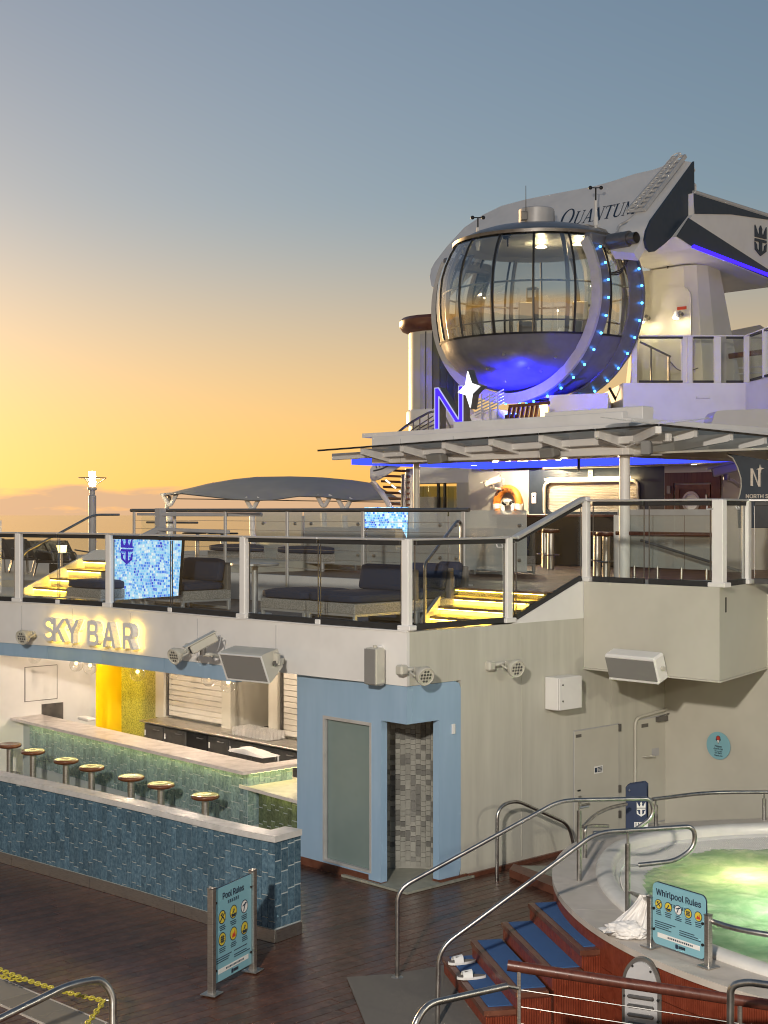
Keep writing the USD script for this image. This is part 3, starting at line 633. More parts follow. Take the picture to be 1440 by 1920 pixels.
part(steps, 'handrail', tube(fillet([r0_ + UP * Z2, r0_ + UP * (Z2 + .80), r1_ + UP * (ZT + .92), r1_ + sX * .2 + UP * (ZT + .92), r1_ + sX * .2 + UP * ZT], .08), .021, 10), M['steel'], smooth=50)
# --- glass balustrades
def post(t, p, z0, h, d, w=.10, th=.075, mt='alu'):
    nn = A3(-d[1], d[0], 0); part(t, 'post', box(p + UP * (z0 + h / 2), (w, th, h), d, nn, UP, .008), M[mt])
    part(t, 'post_foot', box(p + UP * (z0 + .03), (w + .09, th + .05, .06), d, nn, UP, .008), M[mt])
def bay(t, p0, p1, z0, z1, h, glass='clear_glass', g0=.06, g1=.06, handle=None):
    """one glass panel between two points, its foot channel, top rail and rubber"""
    p0, p1 = np.asarray(p0, float) * A3(1, 1, 0), np.asarray(p1, float) * A3(1, 1, 0); d = p1 - p0; L = np.linalg.norm(d); d = d / L; sl = (z1 - z0) / L; nn = A3(-d[1], d[0], 0)
    q0, q1 = p0 + d * g0 + UP * (z0 + g0 * sl), p1 - d * g1 + UP * (z1 - g1 * sl)
    v = []
    for s_ in (-.006, .006):
        for q, lo, hi in ((q0, .045, h - .05), (q1, .045, h - .05)): v += [q + nn * s_ + UP * lo, q + nn * s_ + UP * hi]
    f = np.array([[0, 2, 3], [0, 3, 1], [4, 5, 7], [4, 7, 6], [0, 1, 5], [0, 5, 4], [2, 6, 7], [2, 7, 3], [1, 3, 7], [1, 7, 5], [0, 4, 6], [0, 6, 2]])
    part(t, 'glass_pane', (np.array(v), f), M[glass])
    part(t, 'foot_channel', bar(q0 + UP * .035, q1 + UP * .035, .05, .07, .004), M['rubber'])
    part(t, 'top_rubber', bar(q0 + UP * (h - .055), q1 + UP * (h - .055), .055, .055, .006), M['rubber'])
    for q in (q0, q1): part(t, 'edge_strip', bar(q + UP * .08, q + UP * (h - .09), .014, .008, 0, d), M['dark_steel'])
    part(t, 'top_rail', bar(p0 + UP * (z0 + h - .012), p1 + UP * (z1 + h - .012), .085, .026, .006), M['alu'])
    if handle is not None:
        c = p0 + d * L * handle + UP * (z0 + (z1 - z0) * handle + h - .13)
        part(t, 'latch', tube(fillet([c + nn * -.03 + UP * .04, c + nn * -.05, c + nn * -.05 + d * .10, c + nn * -.03 + d * .10 + UP * .04], .02), .010, 7), M['alu'])
HB = 1.135; ZB2 = Z2 + .066
def fas_at(u):
    pts = np.array(FAS)
    for i in range(len(pts) - 1):
        u0, u1 = 720 + FP * pts[i][0] / pts[i][1], 720 + FP * pts[i + 1][0] / pts[i + 1][1]
        if u1 <= u <= u0:
            k = (u - 720) / FP; d = pts[i + 1] - pts[i]; s = (k * pts[i][1] - pts[i][0]) / (d[0] - k * d[1]); return pts[i] + d * s
    return pts[-1]
bl = thing('glass_balustrade', 'long glass balustrade with white posts along the lounge edge above the SKY BAR letters', 'balustrade', tuple(FAS[2] + UP * Z2))
pu = [763, 592, 452, 315, 200, 104, 30, -70]; kinds = [2, 0, 2, 0, 2, 0, 2, 2]
inset = off(FAS, .06)
pp = []
for u in pu:
    q = fas_at(u) if u < 763 else P(0, 0); pp.append(q + N1 * .06 - (E1 * -.05 if u == 763 else 0))
for i in range(len(pp) - 1):
    d = pp[i + 1] - pp[i]; d /= np.linalg.norm(d)
    bay(bl, pp[i], pp[i + 1], ZB2, ZB2, HB - .066 + .02, 'tint_glass', .10 if kinds[i] == 2 else .02, .10 if kinds[i + 1] == 2 else .02, .08 if i in (0,) else None)
    if kinds[i] == 2: post(bl, pp[i] + d * .01, ZB2, HB - .05, d, .11, .085, 'white_paint')
    else: part(bl, 'joint_foot', box(pp[i] + UP * (ZB2 + .03), (.09, .08, .06), d, A3(-d[1], d[0], 0), UP, .006), M['white_paint'])
# side run above the side wall, then up along the steps
bl2 = thing('glass_balustrade', 'glass balustrade in front of the yellow steps, its far bay sloping up with the steps', 'balustrade', tuple(P(0, 1, Z2)))
c0, c1, c2_ = P(.05, .08), P(.05, ua(952, .05)), P(.05, ua(1094, .05))
bay(bl2, c0, c1, ZB2, ZB2, HB - .046, 'tint_glass', .10, .07, .86); post(bl2, c1, ZB2, HB - .05, N1, .11, .085, 'white_paint')
c1b = c1 + N1 * .14
bay(bl2, c1 + N1 * .02, c1b, ZB2, ZB2, HB - .046, 'tint_glass', .03, .03)
bay(bl2, c1b, c2_, ZB2 + .02, Z3 + .03, HB - .06, 'clear_glass', .02, .06)
part(bl2, 'sloping_rail', bar(c1b + UP * (ZB2 + HB - .06), c2_ + UP * (Z3 + HB - .02), .11, .05, .01), M['alu'])
# pulpit run
bl3 = thing('glass_balustrade', 'glass balustrade with black rubber rail on the white bulge over the whirlpool', 'balustrade', tuple(LP + UP * Z3))
dE = EP - LP; dE /= np.linalg.norm(dE); i0, i1 = LP + N1 * .07 + E1 * .02, EP + N1 * .07 - E1 * -.06
dK = K2 - EP; dK /= np.linalg.norm(dK); j0 = EP + N1 * .07 + E1 * .05; j1 = j0 + dK * 1.05; dR = A3(.55, -.12, 0) * -1; j2 = j1 + A3(.98, -.25, 0) * 2.2
mid = i0 + (j0 - i0) * .47
post(bl3, i0, Z3, HB, dE, .09, .085, 'white_paint'); post(bl3, j0, Z3, HB - .05, dE, .16, .10, 'white_paint'); post(bl3, j1, Z3, HB - .04, dK, .13, .09, 'white_paint')
bay(bl3, i0, mid, Z3, Z3, HB - .04, 'clear_glass', .12, .03); bay(bl3, mid, j0, Z3, Z3, HB - .04, 'clear_glass', .05, .13, .86); bay(bl3, j0, j1, Z3, Z3, HB - .04, 'clear_glass', .10, .10, .5); bay(bl3, j1, j2, Z3, Z3, HB - .04, 'clear_glass', .1, .1)
# --- terrace railing with wires
tr = thing('terrace_railing', 'dark steel railing with thin wires along the raised terrace behind the sofas', 'railing', tuple(P(4, BT, ZT)))
aT = [AT + .06, ub(683, BT), ub(541, BT), ub(425, BT), ub(330, BT), ub(254, BT)]
zr = ZT + 1.08
for a in aT: part(tr, 'post', lbox(a - .03, a + .03, BT - .045, BT + .015 - .03, ZT - .25, zr - .02, .004), M['alu'])
part(tr, 'handrail', tube([P(AT - .05, BT - .03, zr), P(aT[-1] + .1, BT - .03, zr)], .03, 12), M['dark_steel'], smooth=50)
for k in range(6): part(tr, 'wire', tube([P(AT + .06, BT - .03, ZT + .15 + k * .15), P(aT[-1], BT - .03, ZT + .15 + k * .15)], .004, 5), M['steel'])
part(tr, 'lower_rail', tube([P(aT[-2] - .3, BT + .25, ZT + .86), P(aT[-1] - .0, BT + .25, ZT + .86)], .02, 8), M['dark_steel'])
# --- windscreen of frosted glass behind the terrace sofas
wsn = thing('glass_windscreen', 'pale see-through glass windscreen with steel studs behind the upper sofas', 'windscreen', tuple(P(3, 5, ZT)))
bW = 5.0
for u0, u1 in ((480, 566), (570, 684), (688, 838), (842, 987)):
    pn = part(wsn, 'glass_pane', lbox(ub(u1, bW), ub(u0, bW), bW, bW + .014, ZT + .12, zv(957, P(ub(u0, bW), bW)) - (.03 if u0 < 560 else 0)), M['haze_glass'])
    for du in (14, u1 - u0 - 12):
        for vz in (ZT + .84, ZT + .3): part(pn, 'stud', lathe([(0, -.035), (.028, -.03), (.03, -.015), (.03, 0)], 14, P(ub(u0 + du, bW), bW, vz), N1), M['steel'], smooth=40)
for u in (568, 686, 840): part(wsn, 'post', lbox(ub(u, bW + .05) - .025, ub(u, bW + .05) + .025, bW + .03, bW + .08, ZT, ZT + .98), M['alu'])
ws2 = thing('frosted_windscreen', 'milky glass windscreen with white end post on the upper deck behind the right railing', 'windscreen', tuple(W(1240, 1075, 22)))
w0, w1 = W(1160, 1080, 22.6) * A3(1, 1, 0), W(1345, 1080, 20.9) * A3(1, 1, 0); dw = w1 - w0; Lw = np.linalg.norm(dw); dw /= Lw; nw = A3(-dw[1], dw[0], 0)
part(ws2, 'end_post', box(w0 + UP * (ZT + .5), (.12, .12, 1.0), dw, nw, UP, .01), M['white_paint'])
for k in range(3):
    part(ws2, 'glass_pane', box(w0 + dw * (.1 + (k + .5) * (Lw - .1) / 3) + UP * (ZT + .60), ((Lw - .1) / 3 - .02, .012, .80), dw, nw), M['haze_glass'])
for k in range(4):
    part(ws2, 'foot', lathe([(.04, 0), (.04, .04), (.02, .05), (.02, .22)], 12, w0 + dw * (.35 + k * .5) + UP * ZT), M['steel'])
part(ws2, 'top_band', bar(w0 + UP * (ZT + 1.045), w1 + UP * (ZT + 1.045), .05, .09), M['grey_paint'])
part(ws2, 'handrail', bar(w0 + UP * (ZT + .72) - nw * .05, w1 + UP * (ZT + .72) - nw * .05, .06, .06, .01), M['red_wood'])
part(ws2, 'sloping_rail', tube([w0 + dw * .8 - nw * .3 + UP * (ZT + .62), w1 + dw * .7 - nw * .3 + UP * (ZT + .22)], .022, 8), M['dark_steel'])
# --- mosaic reflections in the glass, built as glowing panels behind it
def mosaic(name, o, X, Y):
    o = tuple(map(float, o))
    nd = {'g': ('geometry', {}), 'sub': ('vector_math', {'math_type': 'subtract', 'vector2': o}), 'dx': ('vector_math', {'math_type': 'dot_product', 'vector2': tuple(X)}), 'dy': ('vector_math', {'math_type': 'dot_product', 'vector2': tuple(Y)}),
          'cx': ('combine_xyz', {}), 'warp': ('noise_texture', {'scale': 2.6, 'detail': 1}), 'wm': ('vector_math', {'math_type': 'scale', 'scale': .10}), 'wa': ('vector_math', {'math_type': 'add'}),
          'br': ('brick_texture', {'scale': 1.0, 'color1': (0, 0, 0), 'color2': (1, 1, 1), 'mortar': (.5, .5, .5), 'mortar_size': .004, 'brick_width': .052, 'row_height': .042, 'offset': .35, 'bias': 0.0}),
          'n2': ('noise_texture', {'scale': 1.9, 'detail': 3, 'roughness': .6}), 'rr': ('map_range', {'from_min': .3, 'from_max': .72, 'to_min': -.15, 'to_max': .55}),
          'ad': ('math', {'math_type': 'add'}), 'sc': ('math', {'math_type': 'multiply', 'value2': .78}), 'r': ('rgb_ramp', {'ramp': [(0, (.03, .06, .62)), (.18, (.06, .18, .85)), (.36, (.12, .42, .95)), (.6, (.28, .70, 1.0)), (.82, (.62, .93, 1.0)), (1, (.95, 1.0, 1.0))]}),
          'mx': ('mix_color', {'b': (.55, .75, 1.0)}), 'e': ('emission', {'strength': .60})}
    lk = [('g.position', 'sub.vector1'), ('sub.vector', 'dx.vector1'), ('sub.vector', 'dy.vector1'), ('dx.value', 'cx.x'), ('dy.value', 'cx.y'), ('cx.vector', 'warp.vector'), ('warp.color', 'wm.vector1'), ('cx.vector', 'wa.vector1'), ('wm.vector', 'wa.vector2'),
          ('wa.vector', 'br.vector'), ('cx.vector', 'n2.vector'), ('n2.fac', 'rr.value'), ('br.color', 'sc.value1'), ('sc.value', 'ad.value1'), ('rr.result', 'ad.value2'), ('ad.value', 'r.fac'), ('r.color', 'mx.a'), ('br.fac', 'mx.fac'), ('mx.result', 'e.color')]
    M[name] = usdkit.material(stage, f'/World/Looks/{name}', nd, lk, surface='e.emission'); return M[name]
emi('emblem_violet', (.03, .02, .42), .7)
def crown_anchor(s):
    """crown over an anchor, height s, centred on x=0, base at y=0"""
    crown = Polygon([(-.30, .60), (-.30, 1.0), (-.22, .86), (-.15, .70), (-.10, .70), (-.05, .80), (-.07, .90), (0, 1.02), (.07, .90), (.05, .80), (.10, .70), (.15, .70), (.22, .86), (.30, 1.0), (.30, .60)])
    bar1 = sbox(-.30, .46, .30, .55); shank = sbox(-.065, .08, .065, .5)
    arm = Polygon([(0, 0), (-.29, .18), (-.31, .44), (-.21, .36), (-.19, .22), (-.08, .14), (.08, .14), (.19, .22), (.21, .36), (.31, .44), (.29, .18)])
    return affinity.scale(unary_union([crown, bar1, unary_union([shank, arm])]), s, s, origin=(0, 0))
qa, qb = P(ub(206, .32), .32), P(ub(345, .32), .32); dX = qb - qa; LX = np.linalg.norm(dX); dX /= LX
refl_panel = thing('mosaic_screen', 'bright blue mosaic reflection with crown and anchor emblem, built as a glowing panel behind the left glass panes', 'screen', tuple((qa + qb) / 2 + UP * Z2))
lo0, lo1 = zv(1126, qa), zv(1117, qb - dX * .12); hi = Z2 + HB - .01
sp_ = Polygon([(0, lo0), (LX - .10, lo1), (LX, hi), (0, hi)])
nL = np.cross(dX, UP); mosaic('mosaic_reflection', qa + UP * lo0, dX, UP)
part(refl_panel, 'lit_face', extr(sp_, .004, qa + nL * .031, dX, UP), M['mosaic_reflection'])
part(refl_panel, 'housing', extr(sp_.buffer(-.012), -.06, qa + nL * .030, dX, UP), M['black'])
part(refl_panel, 'emblem', extr(affinity.translate(affinity.scale(crown_anchor(.42), 1.25, 1, origin=(0, 0)), LX * .27, hi - .45), .003, qa + nL * .037, dX, UP), M['emblem_violet'])
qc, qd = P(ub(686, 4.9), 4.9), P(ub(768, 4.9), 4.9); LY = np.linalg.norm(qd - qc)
refl_panel2 = thing('mosaic_screen', 'small blue mosaic reflection built as a glowing panel behind the upper sofas near the steps', 'screen', tuple((qc + qd) / 2 + UP * ZT))
z1_, z2_ = zv(990, qc), zv(951, qc); mosaic('mosaic_reflection_far', qc + UP * z1_, dX, UP)
part(refl_panel2, 'lit_face', extr(Polygon([(0, z1_), (LY * .86, z1_), (LY * .97, z1_ - .16), (LY, z2_), (0, z2_)]), .004, qc - N1 * .03, -E1, UP), M['mosaic_reflection_far'])
part(refl_panel2, 'housing', extr(sbox(.02, z1_ + .02, LY * .86 - .02, z2_ - .02), .04, qc + N1 * .012, -E1, UP), M['black'])

# --- sofas, tables
def sofa(at, rz, w, d, label, back=True, arm=0, nleg=4, group=None, seat='navy_fabric', cush=1):
    """own axes: x along the seat, y to the back; front edge y=0, x from 0 to w"""
    t = thing('lounge_sofa', label, 'sofa', tuple(at), rz, group)
    X, Y = A3(1, 0, 0), A3(0, 1, 0)
    for x in (.03, w - .03):
        for y in (.03, d - .03): part(t, 'leg', box((x, y, .09), (.045, .045, .18), ch=.004), M['alu'])
    part(t, 'floor_rail', cat(bar((.03, .03, .03), (w - .03, .03, .03), .035, .035), bar((.03, d - .03, .03), (w - .03, d - .03, .03), .035, .035)), M['alu'])
    part(t, 'wicker_base', box((w / 2, d / 2, .235), (w, d, .14), ch=.012), M['wicker'])
    part(t, 'base_trim', box((w / 2, d / 2, .155), (w - .01, d - .01, .03)), M['alu'])
    part(t, 'seat_cushion', cushion((w / 2, d / 2 - (.06 if back else 0), .365), (w - .02, d - (.14 if back else .02), .13), X, Y, r=.05), M[seat], smooth=60)
    if back:
        part(t, 'wicker_back', box((w / 2, d - .04, .50), (w, .08, .42), ch=.015), M['taupe_fabric'])
        for k in range(cush):
            cw = w / cush
            part(t, 'back_cushion', cushion((cw * (k + .5), d - .17, .595), (cw - .04, .36, .15), X, A3(0, .2, 1) / np.linalg.norm((.2, 1)), -np.cross(X, A3(0, .2, 1)) / np.linalg.norm((.2, 1)) * -1, r=.06), M[seat], smooth=60)
    if arm:
        x = w - .04 if arm > 0 else .04
        part(t, 'wicker_arm', box((x, d / 2, .46), (.08, d, .34), ch=.015), M['taupe_fabric'])
    return t
RZ = math.atan2(-E1[1], -E1[0])      # x axis runs towards the bow-side corner, y axis inboard
def at2(u, v, z): return G(u, v, z)
f0, f1 = at2(574, 1170, Z2), at2(663, 1177, Z2)
sofa(tuple(f0), RZ, .95, 1.15, 'navy corner sofa nearest the big white corner post', True, 0)
sofa(tuple(f0 + E1 * .97), RZ, .93, .95, 'navy backless footstool sofa on wicker base left of the corner sofa', False)
e_ = f0 - E1 * 1.05 + N1 * .15
sofa(tuple(G(741, 1160, Z2)), RZ, .46, 1.0, 'narrow navy sofa seat behind the big white corner post', True, 0)
sofa(tuple(f0 + N1 * 1.17 - E1 * .0), RZ, .9, .7, 'navy sofa with taupe back against the white terrace wall', True)
g0 = at2(338, 1148, Z2) + E1 * .95
sofa(tuple(g0), RZ, 1.0, .9, 'navy sofa seen behind the right edge of the mosaic reflection panel', True)
sofa(tuple(g0 + E1 * 1.02 + N1 * .02), RZ, .92, .9, 'dark sofa seat hidden behind the mosaic reflection panel', False)
g1 = at2(124, 1138, Z2)
sofa(tuple(g1), RZ, .98, .62, 'backless grey bench sofa at the foot of the left lit steps', False, seat='navy_fabric')
tb = thing('side_table', 'round grey pedestal table between the sofas behind the glass', 'table', tuple(at2(478, 1152, Z2)))
tq = at2(478, 1152, Z2)
part(tb, 'top', lathe([(0, .70), (.34, .70), (.35, .71), (.35, .735), (0, .735)], 30, tq), M['alu'], smooth=40); part(tb, 'column', lathe([(.045, .01), (.045, .7)], 14, tq), M['alu'], smooth=40); part(tb, 'foot', lathe([(0, .0), (.24, 0), (.24, .015), (.05, .03)], 26, tq), M['alu'], smooth=40)
# terrace sofas
for u, v, w, lab, bk in ((560, 1052, 1.3, 'dark sofa at the left on the raised terrace behind the wires', True), (640, 1046, 1.2, 'dark sofa in the middle of the terrace in front of the windscreen', True), (745, 1058, 1.1, 'dark sofa on the terrace beneath the small mosaic reflection panel', True), (880, 1058, 1.5, 'dark sofa on the terrace at the head of the lit steps', True), (430, 1046, 1.4, 'long low dark sofa far left on the raised terrace', False)):
    p = G(u, v + 18, ZT); sofa(tuple(p + E1 * w / 2), RZ, w, .85, lab, bk, cush=1)
gb = sofa(tuple(G(800, 1078, ZT) + E1 * .5), RZ, .9, .8, 'dark sofa seat just left of the steps handrail', True)
for u, v, lab in ((370, 1040, 'left dark round bar table behind the terrace railing'), (417, 1040, 'right dark round bar table behind the terrace railing')):
    q = G(u + 60, 1040, ZT); q = P(ub(u, 5.0), 5.0, ZT); t = thing('terrace_table', lab, 'table', tuple(q), group=None)
    part(t, 'top', lathe([(0, .62), (.3, .62), (.31, .635), (.3, .65), (0, .65)], 26, q), M['rubber'], smooth=40); part(t, 'column', lathe([(.04, .01), (.04, .62)], 12, q), M['alu']); part(t, 'foot', lathe([(0, 0), (.2, 0), (.2, .015), (0, .02)], 20, q), M['alu'])
# --- left end: second lit steps with rails, far loungers, lamp post
s2 = thing('lit_steps', 'narrow lit steps with steel handrail at the far left end of the lounge', 'steps', tuple(P(8.0, 2, Z2)))
a20, a21 = ub(168, 1.5), ub(104, 1.5)
for k in range(4):
    zb = Z2 + k * .15; bb = 1.05 + k * .34
    part(s2, 'riser', lbox(a20, a21, bb, bb + .02, zb, zb + .118), M['cream_paint']); part(s2, 'tread', lbox(a20, a21, bb - .03, bb + .36, zb + .12, zb + .15, .004), M['teak']); part(s2, 'light_strip', lbox(a20 + .02, a21 - .02, bb - .026, bb - .01, zb + .107, zb + .118), M['led_yellow'])
part(s2, 'string', extr(Polygon([(.8, Z2), (.8, Z2 + .12), (2.3, Z2 + .78), (2.6, Z2 + .78), (2.6, Z2)]), .06, P(a21 + .01, 0), N1, UP), M['white_paint'])
part(s2, 'handrail', tube(fillet([P(a21 - .05, .8, Z2), P(a21 - .05, .8, Z2 + .74), P(a21 - .05, 2.25, Z2 + 1.42), P(a21 - .05, 2.8, Z2 + 1.42)], .15), .022, 10), M['steel'], smooth=50)
part(s2, 'landing', lbox(7.45, a21, 2.75, 6.5, Z2, Z2 + .6), M['cream_paint'])
part(s2, 'landing_post', lbox(8.92, 9.06, 2.62, 2.76, Z2, zv(953, P(9, 2.7))), M['grey_paint'])
part(s2, 'landing_rail', cat(bar(P(8.98, 2.7, 4.46), P(6.9, 3.3, 4.46), .09, .07, .01), bar(P(8.98, 2.7, 4.22), P(8.98, 1.9, 3.9), .07, .1, .01), bar(P(8.98, 2.62, 4.2), P(7.4, 3.0, 4.16), .06, .06, .01)), M['grey_paint'])
gl_ = part(s2, 'landing_glass', lbox(9.0, 9.9, 2.9, 2.914, Z2 + .6, 4.44), M['clear_glass'])
part(s2, 'glass_rail', bar(P(9.0, 2.9, 4.46), P(10.0, 2.9, 4.46), .06, .05), M['grey_paint'])
fs = thing('far_deck', at=tuple(P(13, 5, Z2)), kind='structure')
part(fs, 'slab', plan([P(9.5, 3.0), P(13.4, 3.0), P(24, -4), P(30, 20), P(14, 16), P(9.5, 7)], Z2 - .05, Z2 + .10), M['cream_paint'])
part(fs, 'curved_step', plan([P(9.2, 2.4), P(9.4, 1.0), P(13, -1.2), P(24, -6), P(24, -3), P(9.6, 3.2)], Z2 - .3, Z2 + .03), M['cream_paint'])
part(fs, 'white_post', lbox(11.0, 11.16, .6, .7, Z2, 4.35), M['white_paint'])
lg0 = None
for (u, b, lab) in ((12, 4.6, 'dark reclining deck chair farthest left behind the glass'), (55, 4.6, 'dark reclining deck chair second from the left behind the glass'), (103, 4.2, 'dark reclining deck chair under the small lit wall lamp'), (133, 4.4, 'dark reclining deck chair beside the left lit steps')):
    q = P(ub(u, b), b, Z2 + .10)
    if lg0 is None:
        lg0 = thing('deck_chair', lab, 'deck chair', tuple(q), group='reclining chairs at the far left')
        part(lg0, 'seat', bar(q + UP * .32 - E1 * .5, q + UP * .30 + E1 * .3, .6, .05, .01), M['rubber']); part(lg0, 'back', bar(q + UP * .33 + E1 * .25, q + UP * .74 + E1 * .66, .6, .05, .01), M['rubber'])
        for s in (-.28, .28):
            part(lg0, 'arm', tube(fillet([q + N1 * s - E1 * .45, q + N1 * s - E1 * .4 + UP * .5, q + N1 * s + E1 * .3 + UP * .55], .1), .016, 7), M['dark_steel']); part(lg0, 'leg', tube([q + N1 * s + E1 * .4, q + N1 * s + E1 * .2 + UP * .35], .016, 7), M['dark_steel'])
    else: copy(lg0, tuple(q), 0, lab)
wl = W(116, 1029, 27.5); t = thing('wall_lamp', 'small square lit lamp on a stand at the far left behind the glass', 'lamp', tuple(wl))
part(t, 'shade', lathe([(.08, -.07), (.10, .07)], 16, wl), M['lamp_dim']); part(t, 'stem', tube([wl - UP * .09, wl - UP * .75], .02, 8), M['steel'])
# lamp post
LQ = P(ub(173, 5.2), 5.2); zt = lambda v: zv(v, LQ)
lp = thing('lamp_post', 'tall grey lamp post with a lit glass head and wire ring against the sunset', 'lamp post', tuple(LQ + UP * Z2))
part(lp, 'pole', lathe([(.085, Z2), (.085, zt(930)), (.06, zt(928)), (.06, zt(920)), (.10, zt(918)), (.10, zt(914))], 20, LQ), M['grey_paint'], smooth=40)
part(lp, 'globe', lathe([(.07, zt(912)), (.07, zt(884)), (.0, zt(883))], 20, LQ), M['lamp_white'], smooth=40)
part(lp, 'glass_cylinder', lathe([(.085, zt(912)), (.085, zt(883))], 20, LQ), M['thin_glass'], smooth=40)
rr_ = .30
part(lp, 'ring', tube([LQ + UP * zt(896) + A3(rr_ * math.cos(x), rr_ * math.sin(x), 0) for x in np.linspace(0, 2 * np.pi, 33)[:-1]], .010, 6, closed=True), M['dark_steel'])
for k in range(3):
    x = k * 2.094 + .1; part(lp, 'ring_arm', tube([LQ + UP * zt(914), LQ + UP * zt(896) + A3(rr_ * math.cos(x), rr_ * math.sin(x), 0)], .010, 6), M['dark_steel'])
lamp(lp, 'glow', LQ + UP * zt(880), .08, 30, (1, .8, .45))
# shade sail on posts
YS = 34.0
sl = thing('shade_sail', 'large grey tensile shade canopy on forked white posts behind the terrace', 'shade sail', tuple(W(520, 1000, YS)))
top = [(306, 928), (340, 921), (390, 907), (440, 898), (480, 894), (545, 893), (605, 895), (660, 900), (700, 906), (748, 934)]
low = [(306, 929), (340, 925), (385, 930), (430, 935), (473, 938), (510, 937), (560, 930), (605, 931), (660, 938), (748, 936)]
n_ = len(top); rows = 9; vv = []
for i, (a, b) in enumerate(zip(top, low)):
    pa, pb = W(*a, YS + 1.6), W(*b, YS - 1.6)
    for j in range(rows):
        s = j / (rows - 1); q = pa * (1 - s) + pb * s; q = q + UP * (.16 * math.sin(s * math.pi) * math.sin(math.pi * i / (n_ - 1))); vv.append(q)
ff = []
for i in range(n_ - 1):
    for j in range(rows - 1):
        q = i * rows + j; ff += [[q, q + 1, q + rows + 1], [q, q + rows + 1, q + rows]]
vv = np.array(vv); vb = vv - UP * .02; ff = np.array(ff); part(sl, 'membrane', (np.vstack([vv, vb]), np.vstack([ff, ff[:, ::-1] + len(vv)])), M['sail_fabric'], smooth=60)
for (u, v, vb_) in ((318, 930, 1010), (473, 937, 1010), (607, 932, 1010), (646, 938, 1000)):
    p0 = W(u, v, YS - 1.4); p1 = W(u + 3, vb_, YS - 1.4); part(sl, 'post', tube([p0 - UP * .35, p1 - UP * .6], .07, 10), M['white_paint'], smooth=40)
    part(sl, 'fork', tube(fillet([p0 - A3(.16, 0, -.05), p0 - UP * .25, p0 + A3(.16, 0, .05)], .12), [.05] * 9, 8), M['white_paint'], smooth=40)
part(sl, 'tie', cat(tube([W(300, 927, YS), W(345, 923, YS)], .025, 6), tube([W(322, 935, YS), W(760, 942, YS)], .012, 5), tube([W(318, 930, YS), W(302, 1003, YS)], .05, 8)), M['grey_paint'])
# ================================================================ NORTH STAR BAR, CANOPY, CAPSULE, ARM
def onA(u, v, a): b = ua(u, a); return b, zv(v, P(a, b))
def onB(u, v, b): a = ub(u, b); return a, zv(v, P(a, b))
BX = 11.0; ZC = 5.38; CA, CB = 1.32, 6.0; CL = 6.95
ub_ = thing('upper_bar_house', 'upper deck bar building with dark serving front, blue-lit ceiling and white roof edge', 'bar building', tuple(P(4, 9, ZT)))
# back wall: cream left piece, dark serving front, cream right piece
aw0, aw1 = ub(1247, BX), ub(992, BX)
part(ub_, 'dark_front', extr(sbox(-aw1, ZT, -aw0, ZC).difference(rrect(-ub(1022, BX), 4.5, -ub(1197, BX), zv(903, P(ub(1110, BX), BX)), .14)), -.12, P(0, BX), -E1, UP), M['navy_paint'])
part(ub_, 'shutter_frame', extr(rrect(-ub(1020, BX), 4.4, -ub(1199, BX), zv(902, P(ub(1110, BX), BX)) + .03, .16).difference(rrect(-ub(1023.5, BX), 4.3, -ub(1195.5, BX), zv(904, P(ub(1110, BX), BX)), .14)), .04, P(0, BX), -E1, UP), M['cream_paint'])
part(ub_, 'hatch_light', lbox(ub(1190, BX), ub(1030, BX), BX - .16, BX - .125, zv(899, P(ub(1110, BX), BX)), zv(899, P(ub(1110, BX), BX)) + .045), M['led_warm'])
slats(1023, 1197, BX + .08, 4.40, zv(903.5, P(ub(1110, BX), BX)), 22, ub_)
part(ub_, 'cream_wall', lbox(aw1, ub(880, BX), BX - .02, BX + .12, ZT, ZC), M['cream_paint'])
part(ub_, 'cream_wall', lbox(-4.5, aw0, BX - .02, BX + .12, ZT, ZC), M['cream_paint'])
for u, v in ((1108, 891), (1002, 934)):
    a, z = onB(u, v, BX); pl = part(ub_, 'wall_plate', lbox(a - .06, a + .06, BX - .03, BX, z - .11, z + .11, .01), M['sign_white']); part(pl, 'button', lbox(a - .015, a + .015, BX - .035, BX - .03, z + .02, z + .05), M['black'])
# counter
part(ub_, 'serving_counter', lbox(aw0 + .2, aw1 + .05, BX - .95, BX - .6, ZT, 4.40), M['dark_gloss'])
part(ub_, 'counter_top', lbox(aw0 + .1, aw1 + .1, BX - 1.05, BX - .1, 4.405, 4.45, .01), M['brown_wood'])
# ceiling with a sunken timber panel and blue cove
hole = [onB(u, v, 0) for u, v in ()]
def onZ(u, v, z): return loc(G(u, v, z))
h_bl, h_br, h_fl = onZ(920, 883.5, ZC), onZ(1288, 868, ZC), onZ(815, 866.5, ZC)
hb = h_bl[1] if h_bl[1] < BX - .1 else BX - .35
ha0, ha1 = 2.0, ub(918, hb); hf = CB + .75
pol = sbox(CA - 6, CB + .02, CL, BX - .02).difference(sbox(ha0, hf, ha1, hb))
def abpoly(pol, z0, z1): return extr(pol, z1 - z0, C0 + UP * z0 , E1, N1) if np.cross(E1, N1)[2] > 0 else extr(affinity.scale(pol, -1, 1, origin=(0, 0)), z1 - z0, C0 + UP * z0, -E1, N1)
part(ub_, 'ceiling', abpoly(pol, ZC, ZC + .03), M['cream_paint'])
for k in range(14):
    w = (hb - hf) / 14; part(ub_, 'ceiling_board', lbox(ha0, ha1, hf + k * w + .004, hf + (k + 1) * w - .004, ZC + .17, ZC + .19), M['red_wood'])
